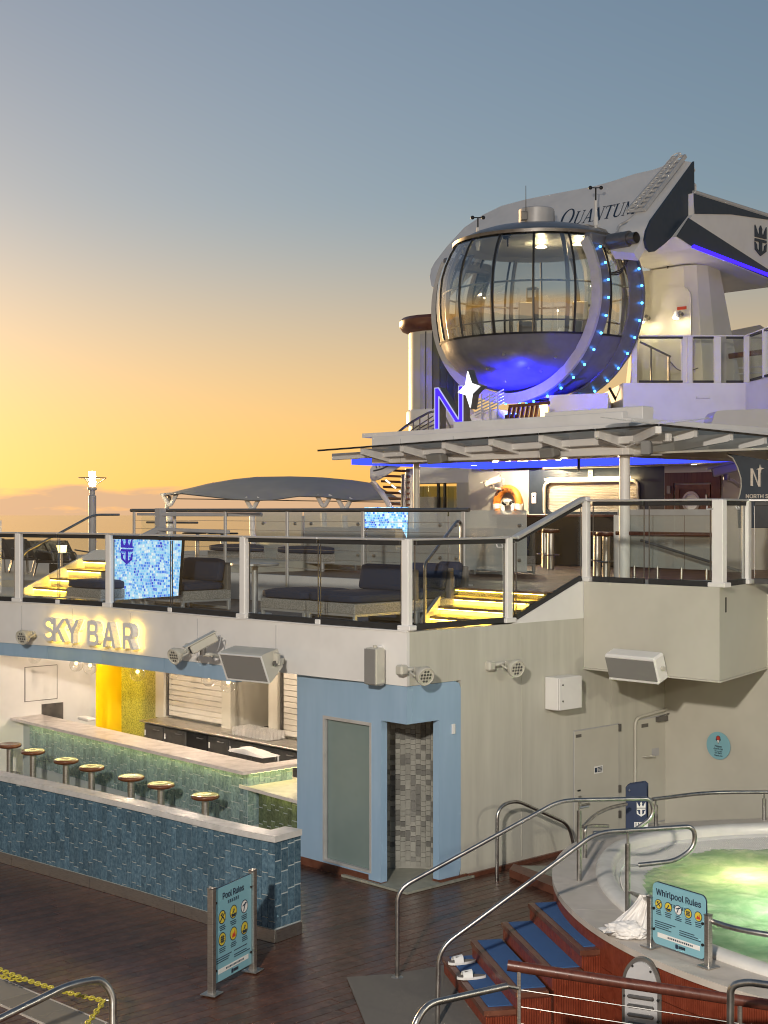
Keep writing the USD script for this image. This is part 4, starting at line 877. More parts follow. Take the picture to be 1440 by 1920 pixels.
for nm, m in (('cove', lbox(ha0, ha1, hb, hb + .03, ZC + .031, ZC + .17)), ('cove', lbox(ha1, ha1 + .03, hf, hb, ZC + .031, ZC + .17)), ('cove', lbox(ha0 - .03, ha0, hf, hb, ZC + .031, ZC + .17)), ('cove', lbox(ha0, ha1, hf - .03, hf, ZC + .031, ZC + .17))): part(ub_, nm, m, M['led_blue'])
# front and side box of the roof
part(ub_, 'roof_fascia', lbox(CA - .0, CL, CB - .12, CB, ZC - .004, 5.86, .006), M['white_paint'])
part(ub_, 'roof_side', lbox(CA - .12, CA - .001, CB - .12, BX + 1, ZC - .004, 5.86, .006), M['white_paint'])
for a in (3.0, 4.9, 6.2): part(ub_, 'panel_joint', lbox(a, a + .008, CB - .123, CB - .118, ZC, 5.8), M['grey_paint'])
part(ub_, 'soffit_right', lbox(CA - 6.5, CA - .13, CB + .6, BX, ZC + .03, ZC + .06), M['cream_paint'])
part(ub_, 'roof', lbox(CA, CL + .5, CB + .1, BX + 3.4, 5.87, 5.95), M['white_paint'])
part(ub_, 'roof_kerb', lbox(CA + .55, 5.6, CB + .6, CB + .75, 5.95, 6.10, .01), M['white_paint'])
part(ub_, 'roof_kerb', lbox(CA + .6, 4.0, CB + 1.2, CB + 1.5, 5.95, 6.22, .01), M['white_paint'])
part(ub_, 'column', lathe([(.085, ZT), (.085, 5.7)], 20, P(1.52, 6.2)), M['white_paint'], smooth=40)
part(ub_, 'column', lathe([(.06, ZT), (.06, ZC)], 18, P(ub(781, 6.5), 6.5)), M['cream_paint'], smooth=40)
# downlights
dl0 = None; DL = []
for u, v in ((952, 864), (990, 861), (1016, 866), (1037, 870), (1059, 873), (1047, 862), (1071, 865), (1093, 867), (1115, 869), (1004, 873)):
    a, b = onZ(u, v, ZC + .165); DL.append((a, min(max(b, hf + .2), hb - .2), ZC + .168))
for a, b in ((5.9, CB + .45), (4.4, CB + .4), (2.9, CB + .4), (1.7, CB + .35), (6.4, 8.0), (1.7, BX - .45), (-.5, 8.5), (-1.6, 9.4), (3.2, BX - .5)): DL.append((a, b, ZC - .002))
for k, (a, b, z) in enumerate(DL):
    if dl0 is None:
        dl0 = thing('downlight', 'round glowing downlight sunk in the bar ceiling', 'ceiling light', tuple(P(a, b, z)), group='downlights in the upper bar ceiling')
        part(dl0, 'trim', lathe([(.055, -.008), (.085, -.006), (.09, 0)], 18, P(a, b, z)), M['steel']); part(dl0, 'lens', lathe([(0, -.007), (.055, -.008)], 18, P(a, b, z)), M['downlight'])
        lamp(dl0, 'glow', P(a, b, z - .07), .04, 30, (1, .80, .52))
    else: copy(dl0, tuple(P(a, b, z)), 0)
# timber door with porthole on the right
a0, a1 = ub(1352, BX - .03), ub(1248, BX - .03); zt_ = zv(887, P(a1, BX))
dr = thing('timber_door', 'red-brown timber door with round porthole to the right of the serving hatch', 'door', tuple(P((a0 + a1) / 2, BX - .05, ZT)))
part(dr, 'frame', extr(sbox(-a1, ZT, -a0, zt_).difference(sbox(-a1 + .20, ZT, -a0 - .20, zt_ - .20)), -.02, P(0, BX - .06), -E1, UP), M['red_wood'])
am = (a0 + a1) / 2; leaf = sbox(-a1 + .24, ZT + .02, -a0 - .22, zt_ - .23); zp = zv(941, P(am, BX))
part(dr, 'leaf', extr(leaf.difference(Point(-am - .02, zp).buffer(.17)), -.02, P(0, BX - .045), -E1, UP), M['red_wood'])
part(dr, 'leaf_frame', extr(leaf.difference(leaf.buffer(-.09)), .015, P(0, BX - .046), -E1, UP), M['brown_wood'])
part(dr, 'porthole_ring', extr(Point(-am - .02, zp).buffer(.20).difference(Point(-am - .02, zp).buffer(.155)), .02, P(0, BX - .048), -E1, UP), M['steel'])
part(dr, 'porthole_glass', extr(Point(-am - .02, zp).buffer(.165), .006, P(0, BX - .05), -E1, UP), M['sign_white'])
part(dr, 'handle', lbox(a0 + .27, a0 + .31, BX - .1, BX - .06, zt_ - .62, zt_ - .42, .008), M['steel'])
part(dr, 'lock_plate', lbox(a1 - .14, a1 - .06, BX - .075, BX - .06, 4.85, 5.0), M['dark_steel'])
# navy sail-shaped sign on the right
YN = 21.0; oN = W(1400, 960, YN); XN = A3(.86, -.51, 0); nN = np.cross(XN, UP)
def onpl(u, v, O, n):
    r = A3((u - 720) / FP, 1, -(v - 960) / FP); e = A3(0, 0, EYE); return e + r * (((O - e) @ n) / (r @ n))
def pl2(u, v): q = onpl(u, v, oN, nN) - oN; return float(q @ XN), float(q @ UP)
ns = thing('curved_bar_sign', 'dark navy curved panel with silver N emblem and North Star Bar lettering', 'sign', tuple(oN - UP * 1.0))
px_ = [(1361, 850), (1375, 858), (1384, 876), (1390, 896), (1391, 912), (1388, 928), (1382, 945), (1384, 990), (1520, 990), (1520, 880), (1440, 863), (1400, 856)]
part(ns, 'panel', extr(Polygon([pl2(*q) for q in px_]), -.06, oN, XN, UP), M['navy_paint'])
part(ns, 'edge_band', tube([onpl(u, v, oN - nN * .03, nN) for u, v in px_[:7]], .018, 7), M['cream_paint'])
def n_shape(w, h, s):
    return Polygon([(0, 0), (0, h), (s * .9, h), (w - s, s * 1.55), (w - s, h), (w, h), (w, 0), (w - s * .9, 0), (s, h - s * 1.55), (s, 0)])
def star4(r, k=.30):
    pts = []
    for i in range(8):
        t = math.pi / 4 * i + .12; q = r if i % 2 == 0 else r * k; pts.append((q * math.cos(t), q * math.sin(t)))
    return Polygon(pts)
x_, y_ = pl2(1408, 912); x2_, y2_ = pl2(1424, 879)
part(ns, 'emblem_n', extr(affinity.translate(affinity.skew(n_shape(x2_ - x_ + .02, y2_ - y_, .035), ys=-6), x_, y_), .02, oN, XN, UP), M['brushed_steel'])
part(ns, 'emblem_star', extr(affinity.translate(star4(.06), x2_ + .02, y2_ + .0), .03, oN, XN, UP), M['brushed_steel'])
xl, yl = pl2(1398, 934); part(ns, 'lettering', text('NORTH STAR BAR', .055, oN + XN * xl + UP * yl, XN, UP, .012, True, False), M['brushed_steel'])
# life ring on the cream wall
rc_ = P(ub(952, BX - .12), BX - .12); rc_ = rc_ + UP * zv(944, rc_); RR = .395
lr = thing('life_ring', 'orange life ring with ship name hanging on the wall left of the serving hatch', 'life ring', tuple(rc_))
th = np.linspace(0, 2 * np.pi, 49)[:-1]
part(lr, 'ring', tube([rc_ - E1 * (RR - .085) * math.cos(t) + UP * (RR - .085) * math.sin(t) for t in th], .085, 14, closed=True), M['orange'], smooth=True)
for c in (-.22, math.pi + .22):
    ts = np.linspace(c - .2, c + .2, 7); part(lr, 'white_band', tube([rc_ - E1 * (RR - .085) * math.cos(t) + UP * (RR - .085) * math.sin(t) for t in ts], .089, 14), M['sign_white'], smooth=True)
def arc_text(s, h, r, t0, t1, c, X, Y, Z):
    out = []
    for i, ch in enumerate(s):
        if ch == ' ': continue
        t = t0 + (t1 - t0) * (i + .5) / len(s); o = c + X * r * math.cos(t) + Y * r * math.sin(t)
        out.append(text(ch, h * (1.3 if i == 0 or s[i - 1] == ' ' else 1), o + Z, X * math.sin(t) - Y * math.cos(t), X * math.cos(t) + Y * math.sin(t), .004, False, True, .2))
    return cat(*out)
part(lr, 'ship_name', arc_text('QUANTUM of SEAS', .052, RR - .115, 2.55, .62, rc_, -E1, UP, -N1 * .087), M['sign_ink'], kind='stuff')
sr = rc_ - UP * .10 - N1 * .05 - E1 * .05
l2 = thing('small_life_ring', 'small white ring with black straps in front of the orange life ring', 'life ring', tuple(sr))
part(l2, 'ring', tube([sr - E1 * .15 * math.cos(t) + UP * .15 * math.sin(t) for t in th[::2]], .05, 10, closed=True), M['sign_white'], smooth=True)
for c in (.75, 2.3): part(l2, 'strap', tube([sr - E1 * .15 * math.cos(t) + UP * .15 * math.sin(t) for t in np.linspace(c - .2, c + .2, 5)], .054, 10), M['black'], smooth=True)
# glass lobby and round glass on the left of the bar, curved wall with pipe rail
lb = thing('glass_lobby', 'curved glass lobby with black frame under a pale lintel left of the life ring', 'lobby', tuple(P(ub(830, BX + 1.2), BX + 1.2, ZT)))
la0, la1 = ub(862, 11.6), ub(778, 11.6)
part(lb, 'lintel', lbox(ub(885, 11.5), la1 - .1, 11.5, 12.2, zv(905, P(la0, 11.5)), ZC + .3), M['white_paint'])
part(lb, 'side_pier', lbox(ub(885, 11.5), la0, 11.5, 12.0, ZT, zv(905, P(la0, 11.5))), M['cream_paint'])
part(lb, 'frame', extr(sbox(-la1, ZT, -la0, zv(902, P(la0, 11.5))).difference(sbox(-la1 + .05, ZT, -la0 - .06, zv(902, P(la0, 11.5)) - .05)), .05, P(0, 11.62), -E1, UP), M['black'])
part(lb, 'glass_pane', lathe([(.62, ZT), (.62, 5.1)], 30, P(ub(832, 12.3), 12.3)), M['dark_glass'], smooth=60)
part(lb, 'glass_pane', lathe([(.40, ZT), (.40, 4.85)], 26, P(ub(806, 11.9), 11.9)), M['haze_glass'], smooth=60)
part(lb, 'back', lbox(la0 - .8, la1 + .2, 13.4, 13.5, ZT, 5.6), M['dark_gloss'])
for u in (822, 834): part(lb, 'mullion', lbox(ub(u, 11.7) - .03, ub(u, 11.7) + .03, 11.68, 11.72, ZT, 5.15), M['black'])
pp_ = [onB(u, v, 11.3) for u, v in ((905, 950), (918, 938), (924, 926), (927, 912), (930, 905), (940, 912), (940, 960), (880, 960))]
cw = thing('curved_wall', 'curved cream wall end with a white pipe rail between lobby and life ring', 'wall', tuple(P(ub(915, 11.3), 11.3, ZT)))
part(cw, 'wall', extr(Polygon([(-a, z) for a, z in pp_]).buffer(.001), -.10, P(0, 11.3), -E1, UP), M['cream_paint'])
part(cw, 'pipe_rail', tube([P(a, 11.2, z) for a, z in (onB(u, v, 11.2) for u, v in ((884, 936), (890, 926), (898, 917), (905, 911)))], .035, 8), M['sign_white'], smooth=50)
# canopy: glass panes on white fins round the roof box
cn = thing('glass_canopy', 'slanted glass canopy on white fins along the front and right of the upper bar roof', 'canopy', tuple(P(CA, CB, 5.8)))
CE = .15; BE = 5.2
def zc_f(a): return 5.745 - .018 * (a - CE)
fa = [CE, 1.3, 2.4, 3.45, 4.5, 5.5, 6.5, ub(596, BE)]
for i in range(len(fa) - 1):
    x0, x1 = fa[i] + .015, fa[i + 1] - .015; z0, z1 = zc_f(x0), zc_f(x1); cut_ = 1.0 if i == len(fa) - 2 else 0; q = [P(x0, BE, z0), P(x1, BE, z1), P(max(x1 - cut_, x0 + .1), CB + .55, z1 + .16), P(x0, CB + .55, z0 + .16)]
    v = np.array(q + [p + UP * .016 for p in q]); f = np.array([[0, 1, 2], [0, 2, 3], [4, 6, 5], [4, 7, 6], [0, 4, 5], [0, 5, 1], [1, 5, 6], [1, 6, 2], [2, 6, 7], [2, 7, 3], [3, 7, 4], [3, 4, 0]])
    part(cn, 'glass_pane', (v, f), M['canopy_glass'])
    part(cn, 'front_edge', bar(P(x0, BE - .01, z0 + .004), P(x1, BE - .01, z1 + .004), .03, .03), M['black'])
def fin(p0, dirv, L, ztop, drop0, drop1, w=.09):
    """triangular white fin from the box outwards; p0 at the box face"""
    s = np.cross(dirv, UP); pol = Polygon([(0, 0), (L, .0), (L, -.10), (L * .96, -.12), (0, -drop0)])
    return extr(pol, w, p0 + UP * ztop + s * -w / 2, dirv, UP)
for i, a in enumerate(fa[:-1]):
    if i == 0: continue
    part(cn, 'fin', fin(P(a, CB - .10), -N1, CB - .10 - BE - .03, zc_f(a) - .01, .24, .1), M['white_paint'])
part(cn, 'fin', fin(P(CA - .05, CB - .05), (P(CE, BE) - P(CA, CB)) / np.linalg.norm(P(CE, BE) - P(CA, CB)), np.linalg.norm(P(CE, BE) - P(CA, CB)) - .06, 5.73, .26, .1), M['white_paint'])
part(cn, 'fin_beam', bar(P(CE + .2, CB - .25, 5.60), P(CL + .9, CB - .25, 5.52), .10, .12, .01), M['white_paint'])
rb = [BE, 6.15, 7.1, 8.05, 9.0, 10.0, 11.0]
for i in range(len(rb) - 1):
    x0, x1 = rb[i] + .015, rb[i + 1] - .015; z0, z1 = 5.745 - .02 * (x0 - BE), 5.745 - .02 * (x1 - BE); q = [P(CE, x0, z0), P(CE, x1, z1), P(CA - .1, x1, z1 + .16), P(CA - .1, x0, z0 + .16)]
    v = np.array(q + [p + UP * .016 for p in q]); f = np.array([[0, 2, 1], [0, 3, 2], [4, 5, 6], [4, 6, 7], [0, 5, 4], [0, 1, 5], [1, 6, 5], [1, 2, 6], [2, 7, 6], [2, 3, 7], [3, 4, 7], [3, 0, 4]])
    part(cn, 'glass_pane', (v, f), M['canopy_glass']); part(cn, 'side_edge', bar(P(CE - .01, x0, z0 + .004), P(CE - .01, x1, z1 + .004), .03, .03), M['black'])
    if i: part(cn, 'fin', fin(P(CA - .12, rb[i]), -E1, CA - .12 - CE - .03, z0 - .01, .24, .1), M['white_paint'])
# loudspeakers on the roof box
def speaker(nm, label, c, X, Yd, s=(.36, .26, .22)):
    """X along width, Yd the way it faces"""
    Z = np.cross(X, Yd); t = thing(nm, label, 'loudspeaker', tuple(c))
    part(t, 'cabinet', box(c, (s[0], s[1], s[2]), X, Yd, Z, .03), M['speaker_grille']); part(t, 'grille', box(c + Yd * (s[1] / 2 + .002), (s[0] * .92, .012, s[2] * .9), X, Yd, Z, .005), M['speaker_grille'])
    part(t, 'bracket', cat(bar(c - Yd * s[1] / 2, c - Yd * (s[1] / 2 + .14), .05, .05)), M['white_paint']); return t
q = P(ub(820, CB - .3), CB - .3); speaker('roof_speaker', 'small loudspeaker on the left of the white roof edge', q + UP * zv(859, q), -E1, (-N1 + A3(0, 0, -.25)) / np.linalg.norm(-N1 + A3(0, 0, -.25)), (.34, .2, .17))
q = P(ub(1031, CB - .3), CB - .3); speaker('roof_speaker', 'small loudspeaker on the middle of the white roof edge', q + UP * zv(847, q), -E1, (-N1 + A3(0, 0, -.25)) / np.linalg.norm(-N1 + A3(0, 0, -.25)), (.28, .2, .17))
q = W(1213, 840, 20.9); t = speaker('roof_speaker', 'dark loudspeaker on a bracket at the top of the white column', q, A3(.9, -.4, 0), A3(-.4, -.9, 0), (.15, .2, .22)); part(t, 'arm', cat(bar(q + UP * .08 - A3(.25, 0, 0), q + UP * .08 + A3(.22, 0, 0), .03, .03), bar(q - UP * .1 - A3(.2, 0, 0), q - UP * .1 + A3(.22, 0, 0), .03, .02)), M['dark_steel'])
# upper bar stools
def tall_stool(at, label, group=None):
    t = thing('tall_stool', label, 'bar stool', tuple(at), group=group)
    part(t, 'seat', lathe([(0, .66), (.15, .665), (.17, .69), (.165, .73), (0, .735)], 22, at), M['red_wood'], smooth=50); part(t, 'column', lathe([(.06, 0), (.06, .66)], 18, at), M['brushed_steel'], smooth=40)
    part(t, 'foot_ring', tube([np.asarray(at) + A3(.15 * math.cos(x), .15 * math.sin(x), .26) for x in th[::3]], .012, 6, closed=True), M['steel']); return t
for u, Y, lab in ((1120, 23.6, 'red topped steel stool nearer the white post on the upper deck'), (1137, 22.9, 'red topped steel stool beside the milky windscreen end post'), (1033, 26.5, 'red topped steel stool at the upper bar counter, seen past the sloping rail'), (1022, 27.2, 'red topped steel stool farther along the upper bar counter')):
    tall_stool(A3((u - 720) / FP * Y, Y, ZT), lab)
# CCTV cameras
def cctv(at, d, label, s=1.0, wall=None, wd=None):
    d = d / np.linalg.norm(d); X = np.cross(d, UP); X /= np.linalg.norm(X); Z = np.cross(X, d); t = thing('security_camera', label, 'security camera', tuple(at))
    part(t, 'housing', box(at, (.10 * s, .34 * s, .11 * s), X, d, Z, .015 * s), M['cream_paint']); part(t, 'sunshield', box(at + Z * .06 * s + d * .02 * s, (.125 * s, .40 * s, .012 * s), X, d, Z), M['cream_paint']); part(t, 'lens', box(at + d * .171 * s, (.08 * s, .006, .085 * s), X, d, Z), M['black'])
    part(t, 'knuckle', lathe([(.0, -.13 * s), (.04 * s, -.13 * s), (.035 * s, -.05 * s), (0, -.05 * s)], 12, at), M['dark_steel'])
    w = at - UP * .13 * s; part(t, 'arm', tube(fillet([w, w + wd * .12 * s, wall], .05), .025 * s, 9), M['cream_paint'], smooth=50)
    part(t, 'cable', tube(fillet([at - d * .17 * s, at - d * .24 * s - UP * .02, at - d * .20 * s - UP * .16 * s, (w + wall) / 2 - UP * .03], .06), .006, 6), M['grey_paint']); return t
q = P(ub(1362, BX - .5), BX - .5); q = q + UP * zv(880, q); cctv(q, E1 * .8 - N1 * .6 - UP * .25, 'cream security camera on the wall right of the timber door', 1.5, q + N1 * .5 - E1 * .15 - UP * .42, N1)
q = P(ub(924, BX - .4), BX - .4); q = q + UP * zv(903, q); cctv(q, -E1 * .2 + E1 * .9 - N1 * .5 - UP * .3, 'cream security camera above the orange life ring', 1.1, q + N1 * .4 - E1 * .12 - UP * .2, N1)
# N sign with star on the roof
BN = 6.9; s0, s1 = onB(815.5, 806, BN), onB(869, 800, BN); WN = s0[0] - s1[0]; HN = onB(816, 727, BN)[1] - s0[1]
oS = P(s0[0], BN, s0[1]); nsg = thing('letter_sign', 'glowing blue letter N with white outline standing on the canopy', 'sign', tuple(oS - UP * .1))
ns_ = n_shape(WN, HN, .115)
part(nsg, 'body', extr(ns_, -.17, oS, -E1, UP), M['dark_steel']); part(nsg, 'face', extr(ns_.buffer(-.015), .012, oS, -E1, UP), M['n_blue']); part(nsg, 'outline', extr(ns_.difference(ns_.buffer(-.017)), .018, oS, -E1, UP), M['n_edge'])
for x in (.04, WN * .45, WN - .1): part(nsg, 'prop', tube([oS - E1 * x + N1 * .15 + UP * .35, oS - E1 * (x + .08) + N1 * .35 - UP * .06], .018, 6), M['dark_steel'])
for x in (.06, WN - .06): part(nsg, 'leg', tube([oS - E1 * x + N1 * .08, oS - E1 * x + N1 * .08 - UP * .10], .014, 6), M['dark_steel'])
q = P(ub(880, BN - .05), BN - .05); q = q + UP * zv(730, q); st = thing('star_sign', 'glowing white four-pointed star above the blue letter N', 'sign', tuple(q))
sp4 = affinity.scale(star4(.33, .40), .88, 1.08, origin=(0, 0)); part(st, 'body', extr(sp4, -.16, q, -E1, UP), M['dark_steel']); part(st, 'face', extr(sp4.buffer(-.008), .02, q, -E1, UP), M['star_white'])
part(nsg, 'base_tray', lbox(s1[0] - .5, s0[0] + .35, BN - .05, BN + .5, s0[1] - .16, s0[1] - .09, .01), M['white_paint'])
for u in (770, 800): q = P(ub(u, 6.8), 6.8); q = q + UP * zv(813, q); f_ = thing('blue_floodlight', 'small blue lit floodlight on the canopy roof, ' + ('left of' if u < 790 else 'just beside') + ' the letter N', 'floodlight', tuple(q)); part(f_, 'case', box(q, (.12, .1, .06), -E1, N1, UP, .01), M['dark_steel']); part(f_, 'lens', box(q + UP * .033, (.1, .08, .006), -E1, N1, UP), M['n_blue'])

# ---------------- capsule
AC, BC = 9.30, 13.22; ZG = 9.3; CC = P(AC, BC)
cp_ = thing('glass_capsule', 'large round glass observation capsule with dark mullions, grey roof and dark hull', 'observation capsule', tuple(CC + UP * 7.3))
def rad(z):
    # radius of the body at height z
    zz = [7.14, 7.18, 7.36, 7.66, 8.0, 8.32, 8.8, 9.3, 9.8, 10.2, 10.55, 10.75, 10.86, 10.92]; r = [0.0, .65, 1.28, 1.77, 2.07, 2.21, 2.30, 2.32, 2.26, 2.11, 1.89, 1.64, 1.3, .9]
    return float(np.interp(z, zz, r))
part(cp_, 'hull', lathe([(rad(z), z) for z in (7.14, 7.16, 7.18, 7.24, 7.30, 7.36, 7.45, 7.56, 7.66, 7.8, 7.9, 8.0, 8.15, 8.32)], 64, CC), M['hull_grey'], smooth=40)
part(cp_, 'sill_ring', lathe([(rad(8.30) + .02, 8.30), (rad(8.34) + .03, 8.34), (rad(8.34) - .08, 8.35)], 64, CC), M['black'])
NP = 16; zs = np.linspace(8.34, 10.55, 9)
for k in range(NP):
    t0, t1 = 2 * np.pi * (k + .3) / NP, 2 * np.pi * (k + 1.3) / NP
    v = []; 
    for z in zs:
        for t in np.linspace(t0, t1, 5): v.append(CC + UP * z + rad(z) * (-E1 * math.cos(t) - N1 * math.sin(t)))
    f = []
    for i in range(len(zs) - 1):
        for j in range(4): q = i * 5 + j; f += [[q, q + 1, q + 6], [q, q + 6, q + 5]]
    part(cp_, 'glass_pane', (np.array(v), np.array(f)), M['capsule_glass'], smooth=True)
    part(cp_, 'mullion', tube([CC + UP * z + (rad(z) + .004) * (-E1 * math.cos(t0) - N1 * math.sin(t0)) for z in zs], .026, 6), M['black'], smooth=50)
part(cp_, 'roof_ring', lathe([(rad(10.55) + .05, 10.53), (rad(10.55) + .06, 10.60), (rad(10.66), 10.68)], 64, CC), M['dark_steel'], smooth=40)
part(cp_, 'roof', lathe([(rad(10.64), 10.66), (1.55, 10.78), (1.25, 10.88), (.9, 10.93), (.0, 10.95)], 64, CC), M['hull_grey'], smooth=40)
part(cp_, 'roof_drum', lathe([(.40, 10.94), (.40, 11.34), (.38, 11.36), (0, 11.36)], 30, CC + A3(-.05, -.2, 0)), M['alu'], smooth=40)
part(cp_, 'drum_box', box(CC + A3(-.36, -.5, 11.15), (.14, .12, .2), ch=.01), M['dark_steel'])
part(cp_, 'floor', lathe([(0, 8.36), (2.0, 8.36)], 48, CC), M['taupe_fabric'])
part(cp_, 'ceiling', lathe([(1.82, 10.5), (1.5, 10.56), (0, 10.58)], 48, CC), M['grey_paint'])
part(cp_, 'hand_rail', tube([CC + UP * 9.45 + 2.15 * A3(math.cos(x), math.sin(x), 0) for x in np.linspace(0, 2 * np.pi, 49)[:-1]], .022, 7, closed=True), M['steel'])
part(cp_, 'lower_rail', tube([CC + UP * 8.62 + 2.08 * A3(math.cos(x), math.sin(x), 0) for x in np.linspace(0, 2 * np.pi, 49)[:-1]], .018, 6, closed=True), M['dark_steel'])
for x in np.linspace(0.2, 2 * np.pi + .2, 9)[:-1]:
    part(cp_, 'inner_post', tube([CC + UP * z + (rad(z) - .18) * A3(math.cos(x), math.sin(x), 0) for z in zs], .05, 6), M['hull_grey'], smooth=50)
part(cp_, 'control_panel', box(CC + A3(-.15, -.3, 9.2), (.28, .12, .75), A3(.9, -.4, 0), A3(.4, .9, 0), UP, .02), M['dark_steel']); part(cp_, 'panel_screen', box(CC + A3(-.18, -.37, 9.42), (.18, .02, .16), A3(.9, -.4, 0), A3(.4, .9, 0), UP), M['sign_white'])
for dx, dy in ((-.3, -.6), (.9, -.7), (1.2, .2)):
    q = CC + A3(dx, dy, 8.36); part(cp_, 'seat', box(q + UP * .22, (.4, .4, .44), ch=.06), M['hull_grey']); part(cp_, 'seat_back', box(q + UP * .62 + A3(0, .17, 0), (.36, .08, .5), ch=.03), M['cream_paint'])
for dx, dy in ((.05, -.3), (.85, -.6)):
    q = CC + A3(dx, dy, 10.5); part(cp_, 'spot', lathe([(.03, .05), (.13, -.02), (.0, -.03)], 14, q), M['led_warm'])
    lamp(cp_, 'spot_glow', q - UP * .1, .05, 5, (1, .78, .4))
for u, v in ((540, 897), (400, 973), (660, 967), (822, 905), (735, 983), (452, 1040)):   # bolts on the hull
    q = onpl(780 + u / 3.13, 380 + v / 3.13, CC + A3(-.9, -1.5, 0), A3(-.4, -.9, 0)); z = q[2]; d = (q - CC) * A3(1, 1, 0); d /= np.linalg.norm(d); part(cp_, 'hull_light', sph(CC + d * (rad(z) + .0) + UP * z, .035, 1), M['steel'])
# belt round the capsule
def belt(t, b, r=0.0): return P(AC + (2.46 + r) * math.sin(t), b, 9.22 - (2.24 + r) * math.cos(t))
tt = np.linspace(-2.10, 2.10, 61)
bt = thing('capsule_belt', 'wide grey cradle band with rows of blue bulbs hugging the capsule from below', 'cradle band', tuple(CC + UP * 7.0))
def band(b0, b1, r0, r1):
    v = np.vstack([[belt(t, b0, r0), belt(t, b1, r0), belt(t, b1, r1), belt(t, b0, r1)] for t in tt]); f = []
    for i in range(len(tt) - 1):
        for k in range(4): a, b, c, d = i * 4 + k, i * 4 + (k + 1) % 4, i * 4 + 4 + (k + 1) % 4, i * 4 + 4 + k; f += [[a, b, c], [a, c, d]]
    f += [[0, 1, 2], [0, 2, 3]]; o = (len(tt) - 1) * 4; f += [[o, o + 2, o + 1], [o, o + 3, o + 2]]
    return v, np.array(f)
part(bt, 'front_web', band(BC - .84, BC - .50, -.05, .0), M['hull_grey'], smooth=40); part(bt, 'rear_web', band(BC + .20, BC + .62, -.05, .0), M['hull_grey'], smooth=40)
part(bt, 'front_rim', band(BC - .92, BC - .841, -.18, .05), M['alu'], smooth=40); part(bt, 'rear_rim', band(BC + .621, BC + .68, -.16, .04), M['hull_grey'], smooth=40)
for b, n_ in ((BC - .62, 25), (BC + .56, 25)):
    for t in np.linspace(-2.0, 2.0, n_): part(bt, 'bulb', sph(belt(t, b, .045), .030, 1), M['bulb_cyan'], smooth=True)
for t in (-2.1, 2.1): part(bt, 'end_block', box(belt(t, BC - .1, -.02), (.22, 1.5, .26), E1, N1, UP, .04), M['hull_grey'])
RP, LPv = A3(5.076, 30.8, 10.318), A3(1.569, 35.3, 10.318)
for nm, p, s in (('pivot', RP, 1), ('pivot', LPv, -1)):
    part(bt, nm, lathe([(.17, -.30), (.17, .22), (.12, .22), (.12, .40)] if s > 0 else [(.13, -.5), (.20, -.3), (.20, .5)], 22, p, -E1), M['dark_steel'], smooth=40)
# masts on the roof
for u, v0, v1, lab, Y in ((896, 470, 408, 'white wind sensor mast left of the roof drum', 32.2), (1117, 432, 352, 'white wind sensor mast in front of the ship name', 32.2)):
    p0, p1 = W(u, v0, Y), W(u, v1, Y); t = thing('wind_sensor', lab, 'mast', tuple(p0)); part(t, 'mast', tube([p0, p0 + (p1 - p0) * .7], .035, 9), M['sign_white'], smooth=50); part(t, 'tip', tube([p0 + (p1 - p0) * .7, p1], .018, 7), M['black'])
    part(t, 'arm', tube([p1 - A3(.12, 0, 0), p1 + A3(.12, 0, 0)], .012, 6), M['black'])
    for s in (-.12, .12): part(t, 'cup', sph(p1 + A3(s, 0, 0), .045, 1), M['black'])
    part(t, 'collar', lathe([(.055, .1), (.055, .3)], 10, p0), M['sign_white'])
for u, v0, v1, lab in ((986, 440, 348, 'long thin black whip antenna on the capsule roof'), (1039, 430, 395, 'short black rod antenna beside the roof drum')):
    p0, p1 = W(u, v0, 32.3), W(u, v1, 32.3); solo('rod_antenna', tube([p0, p1], [.014, .006], 6), M['black'], lab, 'antenna')
q = W(952, 441, 31.6); t = thing('roof_floodlight', 'small black floodlight on the left shoulder of the capsule roof', 'floodlight', tuple(q)); part(t, 'case', box(q, (.2, .14, .12), A3(.8, -.5, .3), A3(.5, .8, 0), None, .02), M['black']); part(t, 'foot', tube([q, q - UP * .25], .02, 6), M['black'])
# ---------------- lifting arm
AR = 6.3
pb0 = onA(1207, 445, AR); pb1 = onA(1298, 303, AR); O_ = P(AR, *pb0[:1]) + UP * pb0[1]; S_ = P(AR, pb1[0]) + UP * pb1[1] - O_; SLn = np.linalg.norm(S_); S_ /= SLn; nF = np.cross(S_, E1); nF = nF if nF @ N1 < 0 else -nF
arm = thing('lifting_arm', 'huge white and navy crane arm with QUANTUM lettering holding the capsule', 'crane arm', tuple(P(6.5, 15, 10)))
def f2(u, v): q = onpl(u, v, O_, nF) - O_; return float(q @ -E1), float(q @ S_)
face = [f2(*q) for q in ((1297, 304), (1272, 300), (1250, 309), (1225, 318), (1190, 326), (1150, 339), (1115, 349), (1040, 363), (985, 374), (940, 386), (905, 403), (870, 427), (838, 462), (815, 492), (808, 505), (806, 520), (809, 536), (818, 545), (832, 546))]
low_ = [(-5.0, .55), (-4.2, .80), (-3.2, .95), (-2.0, .9), (-1.3, .55), (-.95, .2), (-.80, -.05), (-.74, -.3)]
fx = Polygon(face + low_ + [f2(1195, 474), f2(1206, 470)]).buffer(0)
fx = fx.buffer(-.05).buffer(.05).intersection(sbox(-9, -2, -.012, 9))
part(arm, 'front_face', extr(fx, .22, O_ - nF * .22, -E1, S_), M['white_paint'], smooth=30)
